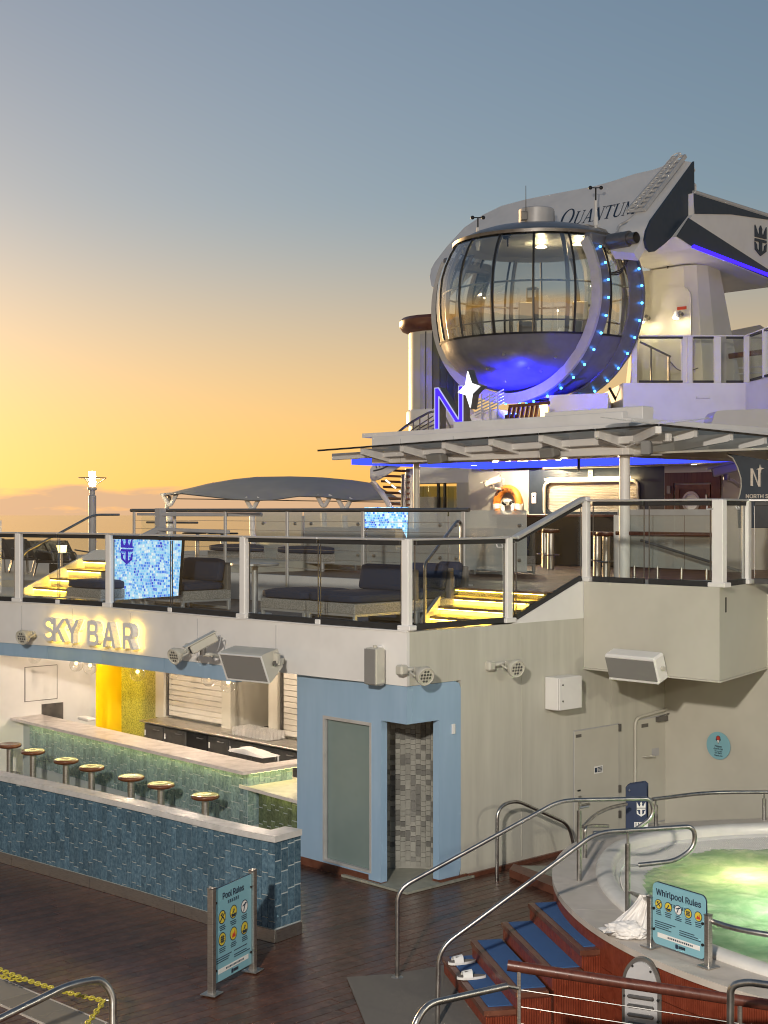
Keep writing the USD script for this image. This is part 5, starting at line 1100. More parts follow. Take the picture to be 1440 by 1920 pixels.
# rounded bottom of the two prongs
for a0_, a1_ in ((AR + .02, AR + .66), (12.05, 12.72)):
    pol = Polygon([onA(u, v, AR) for u, v in ((1297, 304), (1299, 402), (1262, 440), (1240, 457), (1222, 470), (1214, 470), (1207, 462), (1205, 450), (1208, 432), (1216, 415))])
    if a0_ < 8: part(arm, 'prong', extr(pol.buffer(-.03), a1_ - a0_, P(a0_, 0), N1, UP) if np.cross(N1, UP) @ E1 > 0 else extr(pol.buffer(-.03), -(a1_ - a0_), P(a0_, 0), N1, UP), M['white_paint'], smooth=30)
dk_ = Polygon([onA(u, v, AR) for u, v in ((1298, 303), (1299, 402), (1262, 440), (1240, 460), (1224, 472), (1216, 473), (1209, 465), (1206, 450), (1209, 433), (1217, 414))])
part(arm, 'dark_end_plate', extr(dk_, .05 if np.cross(N1, UP) @ E1 < 0 else -.05, P(AR, 0), N1, UP), M['navy_paint'])
part(arm, 'back_box', lbox(AR + .1, 10.6, 14.85, 15.3, 11.2, 11.85, .05), M['white_paint'])
# lettering in serif capitals, drawn with thick and thin strokes
def st(p, q, w): return LineString([p, q]).buffer(w / 2, cap_style=2)
def serif(x, y, w=.26, t=.035): return sbox(x - w / 2, y - t / 2, x + w / 2, y + t / 2)
def glyph(c):
    T, t = .15, .05
    if c == 'Q': return unary_union([affinity.scale(Point(.5, .5).buffer(.5), .96, 1, origin=(.5, .5)).difference(affinity.scale(Point(.5, .5).buffer(.5), .66, .90, origin=(.5, .5))), Polygon([(.42, .06), (.55, -.16), (.85, -.25), (1.02, -.20), (1.08, -.12), (.85, -.15), (.66, -.06), (.58, .05)])]), 1.08
    if c == 'U': return unary_union([st((.2, .98), (.2, .3), T), st((.78, .98), (.78, .3), t), Polygon([(.125, .32), (.15, .12), (.3, 0), (.5, -.02), (.68, .04), (.79, .18), (.805, .32), (.755, .32), (.73, .18), (.62, .08), (.48, .06), (.34, .1), (.28, .2), (.275, .32)]), serif(.2, .98, .34), serif(.78, .98, .28)]), .98
    if c == 'A': return unary_union([st((.45, 1.0), (.14, .0), t), st((.47, 1.0), (.80, 0), T), st((.24, .34), (.66, .34), .045), serif(.13, .018, .26), serif(.80, .018, .32)]), .95
    if c == 'N': return unary_union([st((.18, .98), (.18, 0), t), st((.80, 1), (.80, 0), t), st((.2, 1), (.78, 0), T), serif(.14, .98, .3), serif(.80, .98, .28), serif(.18, .018, .28)]), 1.0
    if c == 'T': return unary_union([st((.45, 1), (.45, 0), T), sbox(.02, .93, .88, .985), sbox(.02, .80, .06, .96), sbox(.84, .80, .88, .96), serif(.45, .018, .36)]), .9
    if c == 'M': return unary_union([st((.18, .98), (.12, 0), t), st((1.0, 1), (1.04, 0), T), st((.2, 1), (.58, .05), T * .85), st((.98, 1), (.58, .05), t), serif(.16, .98, .24), serif(1.02, .98, .26), serif(.12, .018, .26), serif(1.04, .018, .3)]), 1.2
xq, yq = f2(1048, 424); xm, ym = f2(1187, 404); cur = 0; gs = []
for i, ch in enumerate('QUANTUM'):
    g, w = glyph(ch); k = 1.32 if i == 0 else 1.0; gs.append(affinity.translate(affinity.scale(g, k, k, origin=(0, 0)), cur, 0)); cur += w * k + .02
allg = unary_union(gs); kx = (xm - xq) / cur; ky = .52
for i, g in enumerate(gs):
    gg = affinity.skew(affinity.scale(g, kx, ky, origin=(0, 0)), xs=-14, origin=(0, 0)); part(arm, 'letter', extr(affinity.translate(gg, xq, (yq + ym) / 2 - .0), .006, O_ + nF * .001, -E1, S_), M['sign_ink'])
# ladder on the right end of the face
la_, lb_ = [f2(*q) for q in ((1180, 405), (1268, 303))], [f2(*q) for q in ((1212, 402), (1290, 300))]
def F3(x, y, h=0.0): return O_ - E1 * x + S_ * y + nF * h
ld = part(arm, 'ladder', bar(F3(*la_[0], .12), F3(*la_[1], .12), .05, .09, .008), M['alu']); part(ld, 'rail', bar(F3(*lb_[0], .12), F3(*lb_[1], .12), .05, .09, .008), M['alu']); part(ld, 'rail', bar(F3((la_[0][0] + lb_[0][0]) / 2, la_[0][1], .16), F3((la_[1][0] + lb_[1][0]) / 2, la_[1][1], .16), .03, .05), M['alu'])
for k in range(12):
    s = k / 11; p_ = F3(la_[0][0] * (1 - s) + la_[1][0] * s, la_[0][1] * (1 - s) + la_[1][1] * s, .12); q_ = F3(lb_[0][0] * (1 - s) + lb_[1][0] * s, lb_[0][1] * (1 - s) + lb_[1][1] * s, .12)
    part(ld, 'rung', bar(p_, q_, .04, .05), M['alu'])
    if k < 11: part(ld, 'hoop', tube([p_ * .72 + q_ * .28 + S_ * .16 + .13 * (math.cos(x) * E1 + math.sin(x) * S_) + nF * .02 for x in np.linspace(0, 2 * np.pi, 15)[:-1]], .014, 5, closed=True), M['sign_white'])
part(arm, 'hydraulic_hose', tube(fillet([F3(*f2(1196, 403), .06), F3(*f2(1180, 420), .08), F3(*f2(1162, 426), .06), F3(*f2(1158, 440), .04)], .2), .03, 7), M['alu'], smooth=50)
for k in range(3):
    q = P(AR + .35, pb0[0] - .0, 10.0); part(arm, 'cable', tube(fillet([q + E1 * .08 * k, q - UP * (.28 + .06 * k) + E1 * .2, q - UP * .33 + E1 * .7 - N1 * .1 * k], .25), .015, 6), M['black'])
# main beam going off to the right
AB = 6.12
bm = Polygon([onA(u, v, AB) for u, v in ((1300, 362), (1470, 416), (1470, 535), (1300, 466), (1268, 444), (1300, 402))])
sgn = -1 if np.cross(N1, UP) @ E1 < 0 else 1
part(arm, 'main_beam', extr(bm, sgn * 1.9, P(AB, 0), N1, UP), M['white_paint'])
part(arm, 'navy_wedge', extr(Polygon([onA(u, v, AB) for u, v in ((1300, 363), (1470, 417), (1470, 424), (1440, 412), (1370, 402), (1302, 401))]), -sgn * .02, P(AB, 0), N1, UP), M['navy_paint'])
part(arm, 'navy_wedge', extr(Polygon([onA(u, v, AB) for u, v in ((1290, 409), (1470, 525), (1470, 534), (1300, 464), (1268, 443))]), -sgn * .02, P(AB, 0), N1, UP), M['navy_paint'])
x1_, y1_ = onA(1425, 480, AB); x2_, y2_ = onA(1425, 424, AB)
part(arm, 'emblem', extr(affinity.translate(affinity.scale(crown_anchor(y2_ - y1_), 1.15, 1, origin=(0, 0)), x1_, y1_), -sgn * .03, P(AB, 0), N1, UP), M['navy_paint'])
t0_, t1_ = onA(1300, 358, AB + .1), onA(1470, 412, AB + .1); part(arm, 'top_walk', bar(P(AB + .1, t0_[0], t0_[1] - .02), P(AB + .1, t1_[0], t1_[1] - .02), .1, .07, .01), M['alu']); part(arm, 'light_rail', bar(P(AB - .03, t0_[0] - .2, onA(1290, 452, AB)[1] - .1), P(AB - .03, t1_[0], onA(1470, 520, AB)[1] - .12), .08, .06), M['n_blue'])
ZU = onA(1262, 440, AB)[1]; hq = G(1283, 478, ZU) * A3(1, 1, 0); part(arm, 'pivot_column', lathe([(.19, zv(520, hq)), (.19, ZU - .12), (.45, ZU - .05), (.45, ZU + .01)], 24, hq), M['dark_steel'], smooth=40)
# ---------------- tower carrying the arm
TB, TT = 7.3, zv(506, hq)
tw = thing('arm_tower', 'tapered cream steel tower with two lit lamps beside the capsule', 'tower', tuple(hq * A3(1, 1, 0) + UP * TB))
def ring(c, hw, hd, ch):
    a, b = loc(c); return [P(a + x, b + y) for x, y in ((hw - ch, -hd), (-hw + ch, -hd), (-hw + ch * .3, -hd + ch * .3), (-hw, -hd + ch), (-hw, hd - ch), (-hw + ch, hd), (hw - ch, hd), (hw, hd - ch), (hw, -hd + ch))]
rb_, rt_ = ring(hq + N1 * .35 + E1 * .25, 1.45, 1.15, .6), ring(hq + N1 * .1 + E1 * .25, .98, .62, .38); nn_ = len(rb_)
v = np.array([p + UP * (TB - 1) for p in rb_] + [p + UP * TT for p in rt_]); f = []
for i in range(nn_): j = (i + 1) % nn_; f += [[i, j, nn_ + j], [i, nn_ + j, nn_ + i]]
f += [[nn_, nn_ + i, nn_ + i + 1] for i in range(1, nn_ - 1)]
part(tw, 'shell', (v, np.array(f)), M['cream_paint'])
bt0 = loc(rb_[1])[1]; 
def tow(u, v):   # point on the sloping front face
    A0, A1, A2 = rb_[0] + UP * (TB - 1), rb_[1] + UP * (TB - 1), rt_[0] + UP * TT; n = np.cross(A1 - A0, A2 - A0); n /= np.linalg.norm(n); n = n if n @ N1 < 0 else -n; return onpl(u, v, A0, n), n
for u, v_, lab in ((1217, 597, 'left'), (1280, 590, 'right')):
    q, n = tow(u, v_); t = thing('tower_lamp', f'lit spotlight on a bracket on the cream tower, the {lab} of two', 'wall lamp', tuple(q)); part(t, 'bracket', tube([q, q + n * .25 - E1 * .1], .04, 8), M['dark_steel']); part(t, 'head', lathe([(.06, -.02), (.09, .12), (0, .13)], 14, q + n * .25, -UP), M['alu']); part(t, 'lens', sph(q + n * .25 - UP * .10, .06, 1), M['lamp_white']); lamp(t, 'glow', q + n * .38 - UP * .16, .06, 2.0, (1, .80, .45))
q, n = tow(1268, 700); q2, _ = tow(1268, 628); part(tw, 'oval_door', extr(rrect(-.42, 0, .42, 2.0, .3), .03, q, -E1, (q2 - q) / np.linalg.norm(q2 - q)), M['cream_paint']); part(tw, 'door_sign', extr(sbox(.05, 1.45, .3, 1.52), .04, q, -E1, (q2 - q) / np.linalg.norm(q2 - q)), M['sign_red'])
q = W(1256, 510, 33.2); solo('bent_aerial', tube(fillet([q - UP * .3, q + UP * .0, q - A3(.06, 0, -.12), q + A3(.03, 0, .22), q + A3(.3, 0, .16), q + A3(.32, 0, .08)], .05), .02, 6), M['black'], 'thin black bent aerial on top of the cream tower', 'aerial')
# ---------------- upper right deck: parapet, rail, curved hull piece
YP = 31.9
pr = thing('upper_parapet', 'white parapet wall below the upper right railing, tinted blue near the capsule', 'parapet', tuple(W(1300, 760, YP)))
pA, pB, pC = W(1168, 718, YP) * A3(1, 1, 0), W(1398, 718, YP) * A3(1, 1, 0), W(1540, 718, 27.5) * A3(1, 1, 0); zP0, zP1 = zv(812, A3(0, YP, 0)), zv(718, A3(0, YP, 0))
part(pr, 'wall', plan([pA, pB, pC, pC + A3(.5, 6, 0), pB + A3(0, 6, 0), pA + A3(0, 6, 0)], zP0 - 1, zP1), M['white_paint'])
part(pr, 'dock_box', plan([W(1030, 740, 31.2) * A3(1, 1, 0), W(1140, 740, 30.6) * A3(1, 1, 0), W(1150, 740, 35) * A3(1, 1, 0), W(1050, 740, 35) * A3(1, 1, 0)], 5.95, 7.03), M['white_paint'])
part(pr, 'step_fitting', box(W(1318, 745, YP - .05), (.3, .08, .06), ch=.01), M['white_paint'])
hp_ = [onpl(u, v, A3(0, 29.5, 0), A3(0, 1, 0)) for u, v in ((1322, 782), (1327, 776), (1345, 774), (1500, 770), (1500, 850), (1180, 850), (1180, 803), (1300, 806), (1316, 800), (1320, 792))]
part(pr, 'curved_bulwark', extr(Polygon([(p[0], p[2]) for p in hp_]), .8, A3(0, 29.5, 0), A3(1, 0, 0), UP), M['cream_paint'])
part(pr, 'bulwark_inside', plan([W(1180, 800, 29.6) * A3(1, 1, 0), W(1335, 800, 29.6) * A3(1, 1, 0), W(1335, 800, 31.8) * A3(1, 1, 0), W(1180, 800, 31.8) * A3(1, 1, 0)], 5.8, zv(806, A3(0, 30, 0))), M['white_paint'])
ur = thing('upper_railing', 'white railing with black rubber rails on the parapet right of the capsule', 'railing', tuple(W(1300, 718, YP)))
def uq(u): return (pA + (pB - pA) * (u - 1168) / 230.0) if u <= 1398 else (pB + (pC - pB) * (u - 1398) / 142.0)
H3 = 1.04
for u in (1190, 1283, 1294, 1346, 1401, 1440): part(ur, 'post', box(uq(u) + A3(0, .05, zP1 + H3 / 2), (.12 if u != 1346 else .16, .07, H3), ch=.008), M['white_paint'])
for u0, u1 in ((1198, 1280), (1300, 1338), (1362, 1396), (1410, 1470)):
    part(ur, 'top_rubber', bar(uq(u0) + UP * (zP1 + H3 - .03), uq(u1) + UP * (zP1 + H3 - .03), .06, .06, .006), M['rubber']); part(ur, 'foot_rubber', bar(uq(u0) + UP * (zP1 + .03), uq(u1) + UP * (zP1 + .03), .06, .05, .006), M['rubber']); part(ur, 'glass_pane', bar(uq(u0) + UP * (zP1 + H3 / 2), uq(u1) + UP * (zP1 + H3 / 2), .01, H3 - .1), M['clear_glass'])
part(ur, 'top_rail', bar(uq(1190) + UP * (zP1 + H3), uq(1398) + UP * (zP1 + H3), .07, .025), M['white_paint']); part(ur, 'top_rail', bar(uq(1398) + UP * (zP1 + H3), uq(1500) + UP * (zP1 + H3), .07, .025), M['white_paint'])
sr_ = thing('stair_handrail', 'thin dark sloping stair handrail behind the upper railing by the tower', 'handrail', tuple(W(1230, 700, 32.3)))
part(sr_, 'rail', tube([W(1200, 641, 32.3), W(1258, 669, 32.3)], .025, 7), M['dark_steel'])
for u, v0 in ((1221, 653), (1254, 668)): part(sr_, 'post', tube([W(u, v0, 32.3), W(u, 716, 32.3)], .022, 7), M['dark_steel'])
part(sr_, 'rope', tube(fillet([W(1256, 678, 32.3), W(1272, 695, 32.3), W(1290, 697, 32.3), W(1309, 690, 32.3)], .8), .014, 6), M['dark_steel'])
lr2 = thing('wide_handrail', 'brown wooden handrail behind the railing at the right edge', 'handrail', tuple(W(1400, 690, 36.5))); part(lr2, 'rail', bar(W(1360, 669, 33.2), W(1470, 655, 31.0), .10, .12, .02), M['brown_wood']); part(lr2, 'post', tube([W(1362, 670, 33.2), W(1372, 716, 33.2)], .03, 7), M['alu'])
for v_ in (690, 701): part(lr2, 'lower_rail', tube([W(1385, v_, 33.2), W(1440, v_ - 3, 32.8)], .02, 6), M['alu'])
wd = thing('white_deckhouse', 'pale sloping deckhouse wall far behind the railing at the right edge', 'deckhouse', tuple(W(1410, 700, 46))); dp = [onpl(u, v, A3(0, 46, 0), A3(0, 1, 0)) for u, v in ((1360, 622), (1425, 609), (1448, 625), (1520, 640), (1520, 740), (1360, 740))]; part(wd, 'wall', extr(Polygon([(p[0], p[2]) for p in dp]), -1.5, A3(0, 46, 0), A3(1, 0, 0), UP), M['cream_paint'])
bb = thing('buffer_strut', 'black diagonal buffer strut below the capsule', 'strut', tuple(W(1155, 750, 33))); part(bb, 'rod', tube([W(1143, 728, 32.6), W(1165, 768, 33.2)], [.03, .035], 9), M['black']); part(bb, 'foot', box(W(1165, 769, 33.2), (.14, .10, .08), ch=.02), M['black'])
# louvred slatted fence on the roof below the capsule
sf = thing('slatted_screen', 'brown slatted screen on the roof below the capsule', 'screen', tuple(W(995, 780, 30.5))); 
for k in range(8): part(sf, 'slat', bar(W(957 + k * 8.5, 762 - k * .6, 30.6), W(952 + k * 8.5, 789, 30.4), .05, .09), M['brown_wood'])
part(sf, 'top_rail', bar(W(955, 762, 30.6), W(1030, 755, 30.0), .06, .06), M['brown_wood']); part(sf, 'lamp_box', box(W(1020, 775, 30.3), (.16, .12, .35), ch=.01), M['lamp_dim'])
# ---------------- round stair tower and spiral stairs on the left
QT = A3((826 - 720) / FP * 37, 37, 0); z_ = lambda v: zv(v, QT)
rt = thing('round_tower', 'round cream stair tower with glazed side and brown rimmed top left of the capsule', 'tower', tuple(QT + UP * z_(860)))
part(rt, 'wall', lathe([(.82, z_(870)), (.82, z_(626))], 48, QT), M['cream_paint'], smooth=40)
part(rt, 'rim', lathe([(.80, z_(627)), (.98, z_(622)), (1.06, z_(614)), (1.06, z_(604)), (.98, z_(598)), (.5, z_(596)), (0, z_(596))], 48, QT), M['brown_wood'], smooth=40)
part(rt, 'base_band', lathe([(.86, z_(800)), (.88, z_(796)), (.88, z_(774)), (.84, z_(770))], 48, QT), M['white_paint'], smooth=40)
for k, x in enumerate(np.linspace(math.radians(-125), math.radians(-62), 6)): 
    for j in (0,):
        v = np.array([QT + A3(.835 * math.cos(x + d), .835 * math.sin(x + d), 0) + UP * zz for zz in (z_(774), z_(632)) for d in (-.10, 0, .10)]); part(rt, 'glass_pane', (v, np.array([[0, 1, 4], [0, 4, 3], [1, 2, 5], [1, 5, 4]])), M['dark_glass'] if k > 1 else M['grey_paint'])
        part(rt, 'mullion', tube([QT + A3(.84 * math.cos(x + .11), .84 * math.sin(x + .11), 0) + UP * zz for zz in (z_(776), z_(628))], .015, 5), M['black'])
YSS = 31.0
ss_ = thing('spiral_stairs', 'curved outdoor staircase with dark treads and white stringer below the canopy tip', 'stairs', tuple(W(735, 950, YSS)))
for k in range(8):
    u = 745 - abs(k - 3) * 3; v_ = 870 + k * 10.5; u0 = 706 + k * 4.5 + (8 if k < 2 else 0)
    part(ss_, 'tread', bar(W(u0, v_ + 1, YSS + .5), W(768, v_ + 3, YSS + .2), .30, .05, .01), M['brown_wood'])
st_px = [(700, 871), (742, 873), (752, 874), (733, 886), (722, 893), (712, 899), (697, 903), (694, 896), (694, 880)]
part(ss_, 'upper_stringer', extr(Polygon([((u - 720) / FP * YSS, EYE - (v - 960) / FP * YSS) for u, v in st_px]), -.35, A3(0, YSS - .2, 0), A3(1, 0, 0), UP), M['cream_paint'])
part(ss_, 'lower_stringer', tube([W(u, v, YSS) for u, v in ((697, 902), (706, 912), (716, 925), (726, 940), (733, 955))], .06, 8), M['white_paint'])
for u, v_ in ((727, 903), (738, 912.5), (752, 923)): part(ss_, 'step_light', bar(W(u - 4, v_ - 3, YSS - .1), W(u + 4.5, v_ + 3, YSS - .1), .03, .035), M['star_white'])
part(ss_, 'newel', lathe([(.09, zv(955, A3(0, YSS, 0))), (.09, zv(878, A3(0, YSS, 0)))], 14, W(768, 960, YSS + .3) * A3(1, 1, 0)), M['cream_paint'])
part(ss_, 'newel', lathe([(.06, zv(955, A3(0, YSS, 0))), (.06, zv(890, A3(0, YSS, 0)))], 14, W(757, 960, YSS - .3) * A3(1, 1, 0)), M['dark_steel'])
for k in range(5): part(ss_, 'baluster', tube([W(703 + k * 5, 860, YSS - .2), W(706 + k * 6.4, 870 + 8 - k * 1.5, YSS - .2)], .012, 5), M['dark_steel'])
part(ss_, 'hand_rail', tube(fillet([W(700, 883, YSS - .2), W(718, 879, YSS - .2), W(735, 868, YSS - .2), W(735, 860, YSS - .2)], .2), .02, 6), M['dark_steel'])
rs = thing('roof_stair_rail', 'dark handrails of a stair climbing over the roof towards the round tower', 'handrail', tuple(W(760, 810, 31)))
part(rs, 'rail', tube(fillet([W(701, 829, 30.6), W(704, 824, 30.6), W(737, 819, 31), W(766, 794, 31.5), W(805, 773, 32), W(818, 771, 32)], .4), .026, 8), M['dark_steel'], smooth=50)
for k in range(5): part(rs, 'wire', tube([W(748 + k * 7, 822 - k * .5, 31.2), W(812 + k * 3, 780 + k * 7, 32)], .014, 5), M['dark_steel'])
for u, v0, v1 in ((775, 790, 815), (787, 784, 814), (803, 776, 812), (738, 820, 828)): part(rs, 'post', tube([W(u, v0, 31.5), W(u, v1, 31.5)], .016, 6), M['dark_steel'])
rs2 = thing('roof_railing', 'light metal railing with sloping bars behind the star sign', 'railing', tuple(W(920, 760, 31)))
for k in range(5): part(rs2, 'bar', tube([W(890, 768 - k * 6 + 12, 31.3), W(945, 738 - k * 6 + 16, 31.3)], .016, 6), M['alu'])
for u in (903, 918, 933): part(rs2, 'post', tube([W(u, 738, 31.3), W(u, 785, 31.3)], .02, 6), M['alu'])
rp = thing('roof_block', 'low white rounded roof block with violet glow between star sign and slatted screen', 'roof block', tuple(W(915, 785, 31.5))); part(rp, 'block', extr(Polygon([((u - 720) / FP * 31.6, EYE - (v - 960) / FP * 31.6) for u, v in ((870, 800), (884, 778), (905, 768), (930, 767), (955, 772), (957, 800))]), -1.2, A3(0, 31.6, 0), A3(1, 0, 0), UP), M['white_paint'])
# blue floodlights under the capsule (lit)
aim3 = N1 * 1.0 - E1 * .25 + UP * .28
for k, (q, pw, lab) in enumerate(((P(AC - .6, BC - .15, 6.50), 420, 'blue floodlight under the right side of the capsule'), (P(AC - .75, BC - 1.75, 6.62), 210, 'blue floodlight in front of the capsule, behind the letter N'), (W(1085, 797, 28.4), 40, 'blue floodlight on the roof in front of the violet lit dock box'))):
    t = thing('blue_flood', lab, 'floodlight', tuple(q)); part(t, 'case', box(q - UP * .06, (.24, .18, .1), E1, N1, UP, .02), M['black']); part(t, 'lens', box(q - UP * .004, (.2, .14, .01), E1, N1, UP), M['flood_blue']); spot(t, 'glow', q + UP * .04, .05, pw, (.008, .008, 1.0), CC + UP * 8.0 - q if k < 2 else aim3, 58 if k < 2 else 68, .6)
    part(t, 'foot', tube([q - UP * .1, q - UP * .9], .03, 6), M['black'])
# ================================================================ SKY BAR SIGN AND WALL FIXTURES
sb = thing('bar_name_sign', 'SKY BAR sign of raised white letters with yellow glow on the fascia', 'sign', tuple(P(5, 0, 2.8)))
def fasz(u, v): q = fas_at(u); return q + UP * zv(v, q)
lets = [('S', 106), ('K', 126), ('Y', 150), ('B', 190), ('A', 221), ('R', 257)]
for ch, u in lets:
    q = fas_at(u); q0 = fas_at(u - 6); dx = q - q0; dx /= np.linalg.norm(dx); nn = np.cross(dx, UP); nn = nn if nn @ N1 < 0 else -nn; X = dx if np.cross(dx, UP) @ nn > 0 else -dx
    vb_ = 1199 + (u - 106) * .105; h = (vb_ - (1158 + (u - 106) * .075)) * q[1] / FP
    o = q + UP * zv(vb_, q)
    m = text(ch, h, o + nn * .06, X, UP, .10, True); part(sb, 'letter', m, M['white_paint'])
    g = text(ch, h * .97, o + UP * h * .015 + nn * .035, X, UP, .012, True); part(sb, 'glow_back', g, M['sign_glow'])
    for k in (-.15, .15): part(sb, 'stud', bar(o + X * k * .4 + UP * h * .5, o + X * k * .4 + UP * h * .5 + nn * .06, .012, .012), M['steel'])
def flood(at, d, wall, label):
    """round LED floodlight, unlit, aimed along d, fixed at wall"""
    d = d / np.linalg.norm(d); X = np.cross(d, UP); X /= np.linalg.norm(X); Z = np.cross(X, d); t = thing('round_floodlight', label, 'floodlight', tuple(at))
    part(t, 'body', lathe([(.0, -.13), (.05, -.13), (.07, -.10), (.10, -.02), (.115, .0), (.115, .05), (.105, .055), (.10, .045), (0, .045)], 24, at, d), M['cream_paint'], smooth=40)
    for i, (x, y) in enumerate([(x, y) for y in (-.06, -.02, .02, .06) for x in (-.06, -.02, .02, .06) if abs(x) + abs(y) < .11]): part(t, 'lens', lathe([(0, .048), (.015, .048), (.017, .044)], 8, np.asarray(at) + X * x + Z * y, d), M['dark_steel'])
    for k in (-1, 1): part(t, 'fin', bar(np.asarray(at) - d * .12 + X * .05 * k - Z * .05, np.asarray(at) - d * .12 + X * .05 * k + Z * .05, .012, .04), M['cream_paint'])
    part(t, 'yoke', tube(fillet([np.asarray(at) + X * .13, np.asarray(at) + X * .13 - d * .12, np.asarray(at) - d * .19, np.asarray(at) - X * .13 - d * .12, np.asarray(at) - X * .13], .05), .014, 7), M['cream_paint'], smooth=50)
    part(t, 'arm', tube([np.asarray(at) - d * .18, wall], .028, 8), M['cream_paint'], smooth=50); part(t, 'base_plate', box(wall, (.13, .13, .03) if abs(d @ N1) < 0 else (.12, .12, .12), E1, N1, UP, .02), M['cream_paint']); return t
q = W(44, 1194, fas_at(60)[1] - .28); flood(q, A3(-.5, -.83, -.25), fasz(62, 1190), 'unlit round floodlight farthest left, left of the SKY BAR letters')
q = W(330, 1229, fas_at(352)[1] - .32); flood(q, A3(-.6, -.75, -.30), fasz(356, 1214), 'unlit round floodlight left of the white security camera')
q = P(-.42, ua(790, 0) + .02); q = P(-.30, -.0); q = q + UP * zv(1266, q); q = P(-.26, ua(795, -.26)); q = q + UP * zv(1266, q); flood(q, A3(.5, -.8, -.3), q + E1 * .25 - N1 * .12 + UP * .05, 'unlit round floodlight at the corner above the shower opening')
q = P(-.26, ua(966, -.26)); q = q + UP * zv(1252, q); flood(q, A3(.5, -.8, -.25), q + E1 * .25 - N1 * .20 + UP * .02, 'unlit round floodlight on the plain cream side wall')
q2 = W(381, 1206, fas_at(418)[1] - .5); cctv(q2, A3(-.80, -.35, -.42), 'white security camera on a long arm left of the big loudspeaker', 1.15, fasz(418, 1232) - N1 * .02, -E1 * .6 + N1 * .5)
# big loudspeaker (trapezoid box) over the bar
q = W(458, 1252, fas_at(520)[1] - .50); Xs = -E1 * .985 + N1 * .0; Xs = (A3(.80, -.60, 0)); Yd = np.cross(UP, Xs); Yd = Yd if Yd[1] < 0 else -Yd; Yd = Yd - UP * .45; Yd /= np.linalg.norm(Yd); Zs = np.cross(Xs, Yd); Zs = Zs if Zs[2] > 0 else -Zs
bs = thing('big_loudspeaker', 'large grey weatherproof loudspeaker tilted down over the bar opening', 'loudspeaker', tuple(q))
pol = Polygon([(-.36, -.02), (.36, -.02), (.36, .03), (.22, .32), (-.22, .32), (-.36, .03)])
wv, wf = extr(Polygon([(-.0, -.19), (.05, -.19), (.30, -.12), (.30, .13), (.05, .19), (0, .19)]), .72, q - Xs * .36, -Yd, Zs) if np.cross(-Yd, Zs) @ Xs > 0 else extr(Polygon([(0, -.19), (.05, -.19), (.30, -.12), (.30, .13), (.05, .19), (0, .19)]), -.72, q - Xs * .36, -Yd, Zs)
part(bs, 'cabinet', (wv, wf), M['cream_paint']); part(bs, 'grille', box(q + Yd * .006, (.68, .012, .345), Xs, Yd, Zs, .004), M['speaker_grille'])
fr = sbox(-.36, -.19, .36, .19).difference(sbox(-.345, -.176, .345, .176)); part(bs, 'grille_frame', extr(fr, .018, q, Xs, Zs) if np.cross(Xs, Zs) @ Yd > 0 else extr(fr, -.018, q, Xs, Zs), M['sign_white'])
part(bs, 'bracket', cat(bar(q - Yd * .18 + Xs * .37, q - Yd * .18 + Xs * .39 + UP * .12, .10, .04, 0, Yd), bar(q - Yd * .2 + Xs * .40, fasz(530, 1238), .05, .07)), M['cream_paint']); part(bs, 'bracket_knob', lathe([(.035, 0), (.035, .03), (0, .03)], 12, q - Yd * .16 + Xs * .37, Xs), M['dark_steel'])
# column speaker by the corner
q = W(703, 1249, fas_at(704)[1] - .17); cs_ = thing('column_speaker', 'narrow upright white loudspeaker just left of the corner', 'loudspeaker', tuple(q)); Xc = (-E1 * .8 - N1 * .0 + A3(.1, -.05, 0)); Xc /= np.linalg.norm(Xc); Yc_ = np.cross(UP, Xc); Yc_ = Yc_ if Yc_[1] < 0 else -Yc_
part(cs_, 'cabinet', box(q, (.20, .17, .44), Xc, Yc_, UP, .02), M['cream_paint']); part(cs_, 'grille', box(q + Yc_ * .088, (.185, .012, .42), Xc, Yc_, UP, .005), M['speaker_grille']); part(cs_, 'bracket', box(q - Yc_ * .1, (.05, .08, .48), Xc, Yc_, UP, .01), M['white_paint']); part(cs_, 'knob', lathe([(0, .03), (.025, .03), (.025, 0)], 12, q + UP * .22), M['cream_paint'])
# long speaker below the pulpit
q = EP + (LP - EP) * .54; q = q + UP * zv(1247, q) - N1 * .16; Xp = dE; Yp = np.cross(UP, Xp); Yp = Yp if Yp @ N1 < 0 else -Yp; Yp = Yp - UP * .35; Yp /= np.linalg.norm(Yp); Zp = np.cross(Xp, Yp); Zp = Zp if Zp[2] > 0 else -Zp
ps = thing('wide_loudspeaker', 'wide white loudspeaker with grey grille on the bulge above the whirlpool doors', 'loudspeaker', tuple(q))
part(ps, 'cabinet', box(q, (.80, .22, .36), Xp, Yp, Zp, .025), M['white_paint']); part(ps, 'grille', box(q + Yp * .112, (.76, .012, .28), Xp, Yp, Zp, .004), M['speaker_grille']); part(ps, 'trim', box(q + Yp * .105 - Zp * .16, (.78, .02, .02), Xp, Yp, Zp), M['sign_white'])
for s in (-.41, .41): part(ps, 'knob', lathe([(.03, 0), (.03, .04), (0, .04)], 10, q + Xp * s * .98, Xp * np.sign(s)), M['cream_paint'])
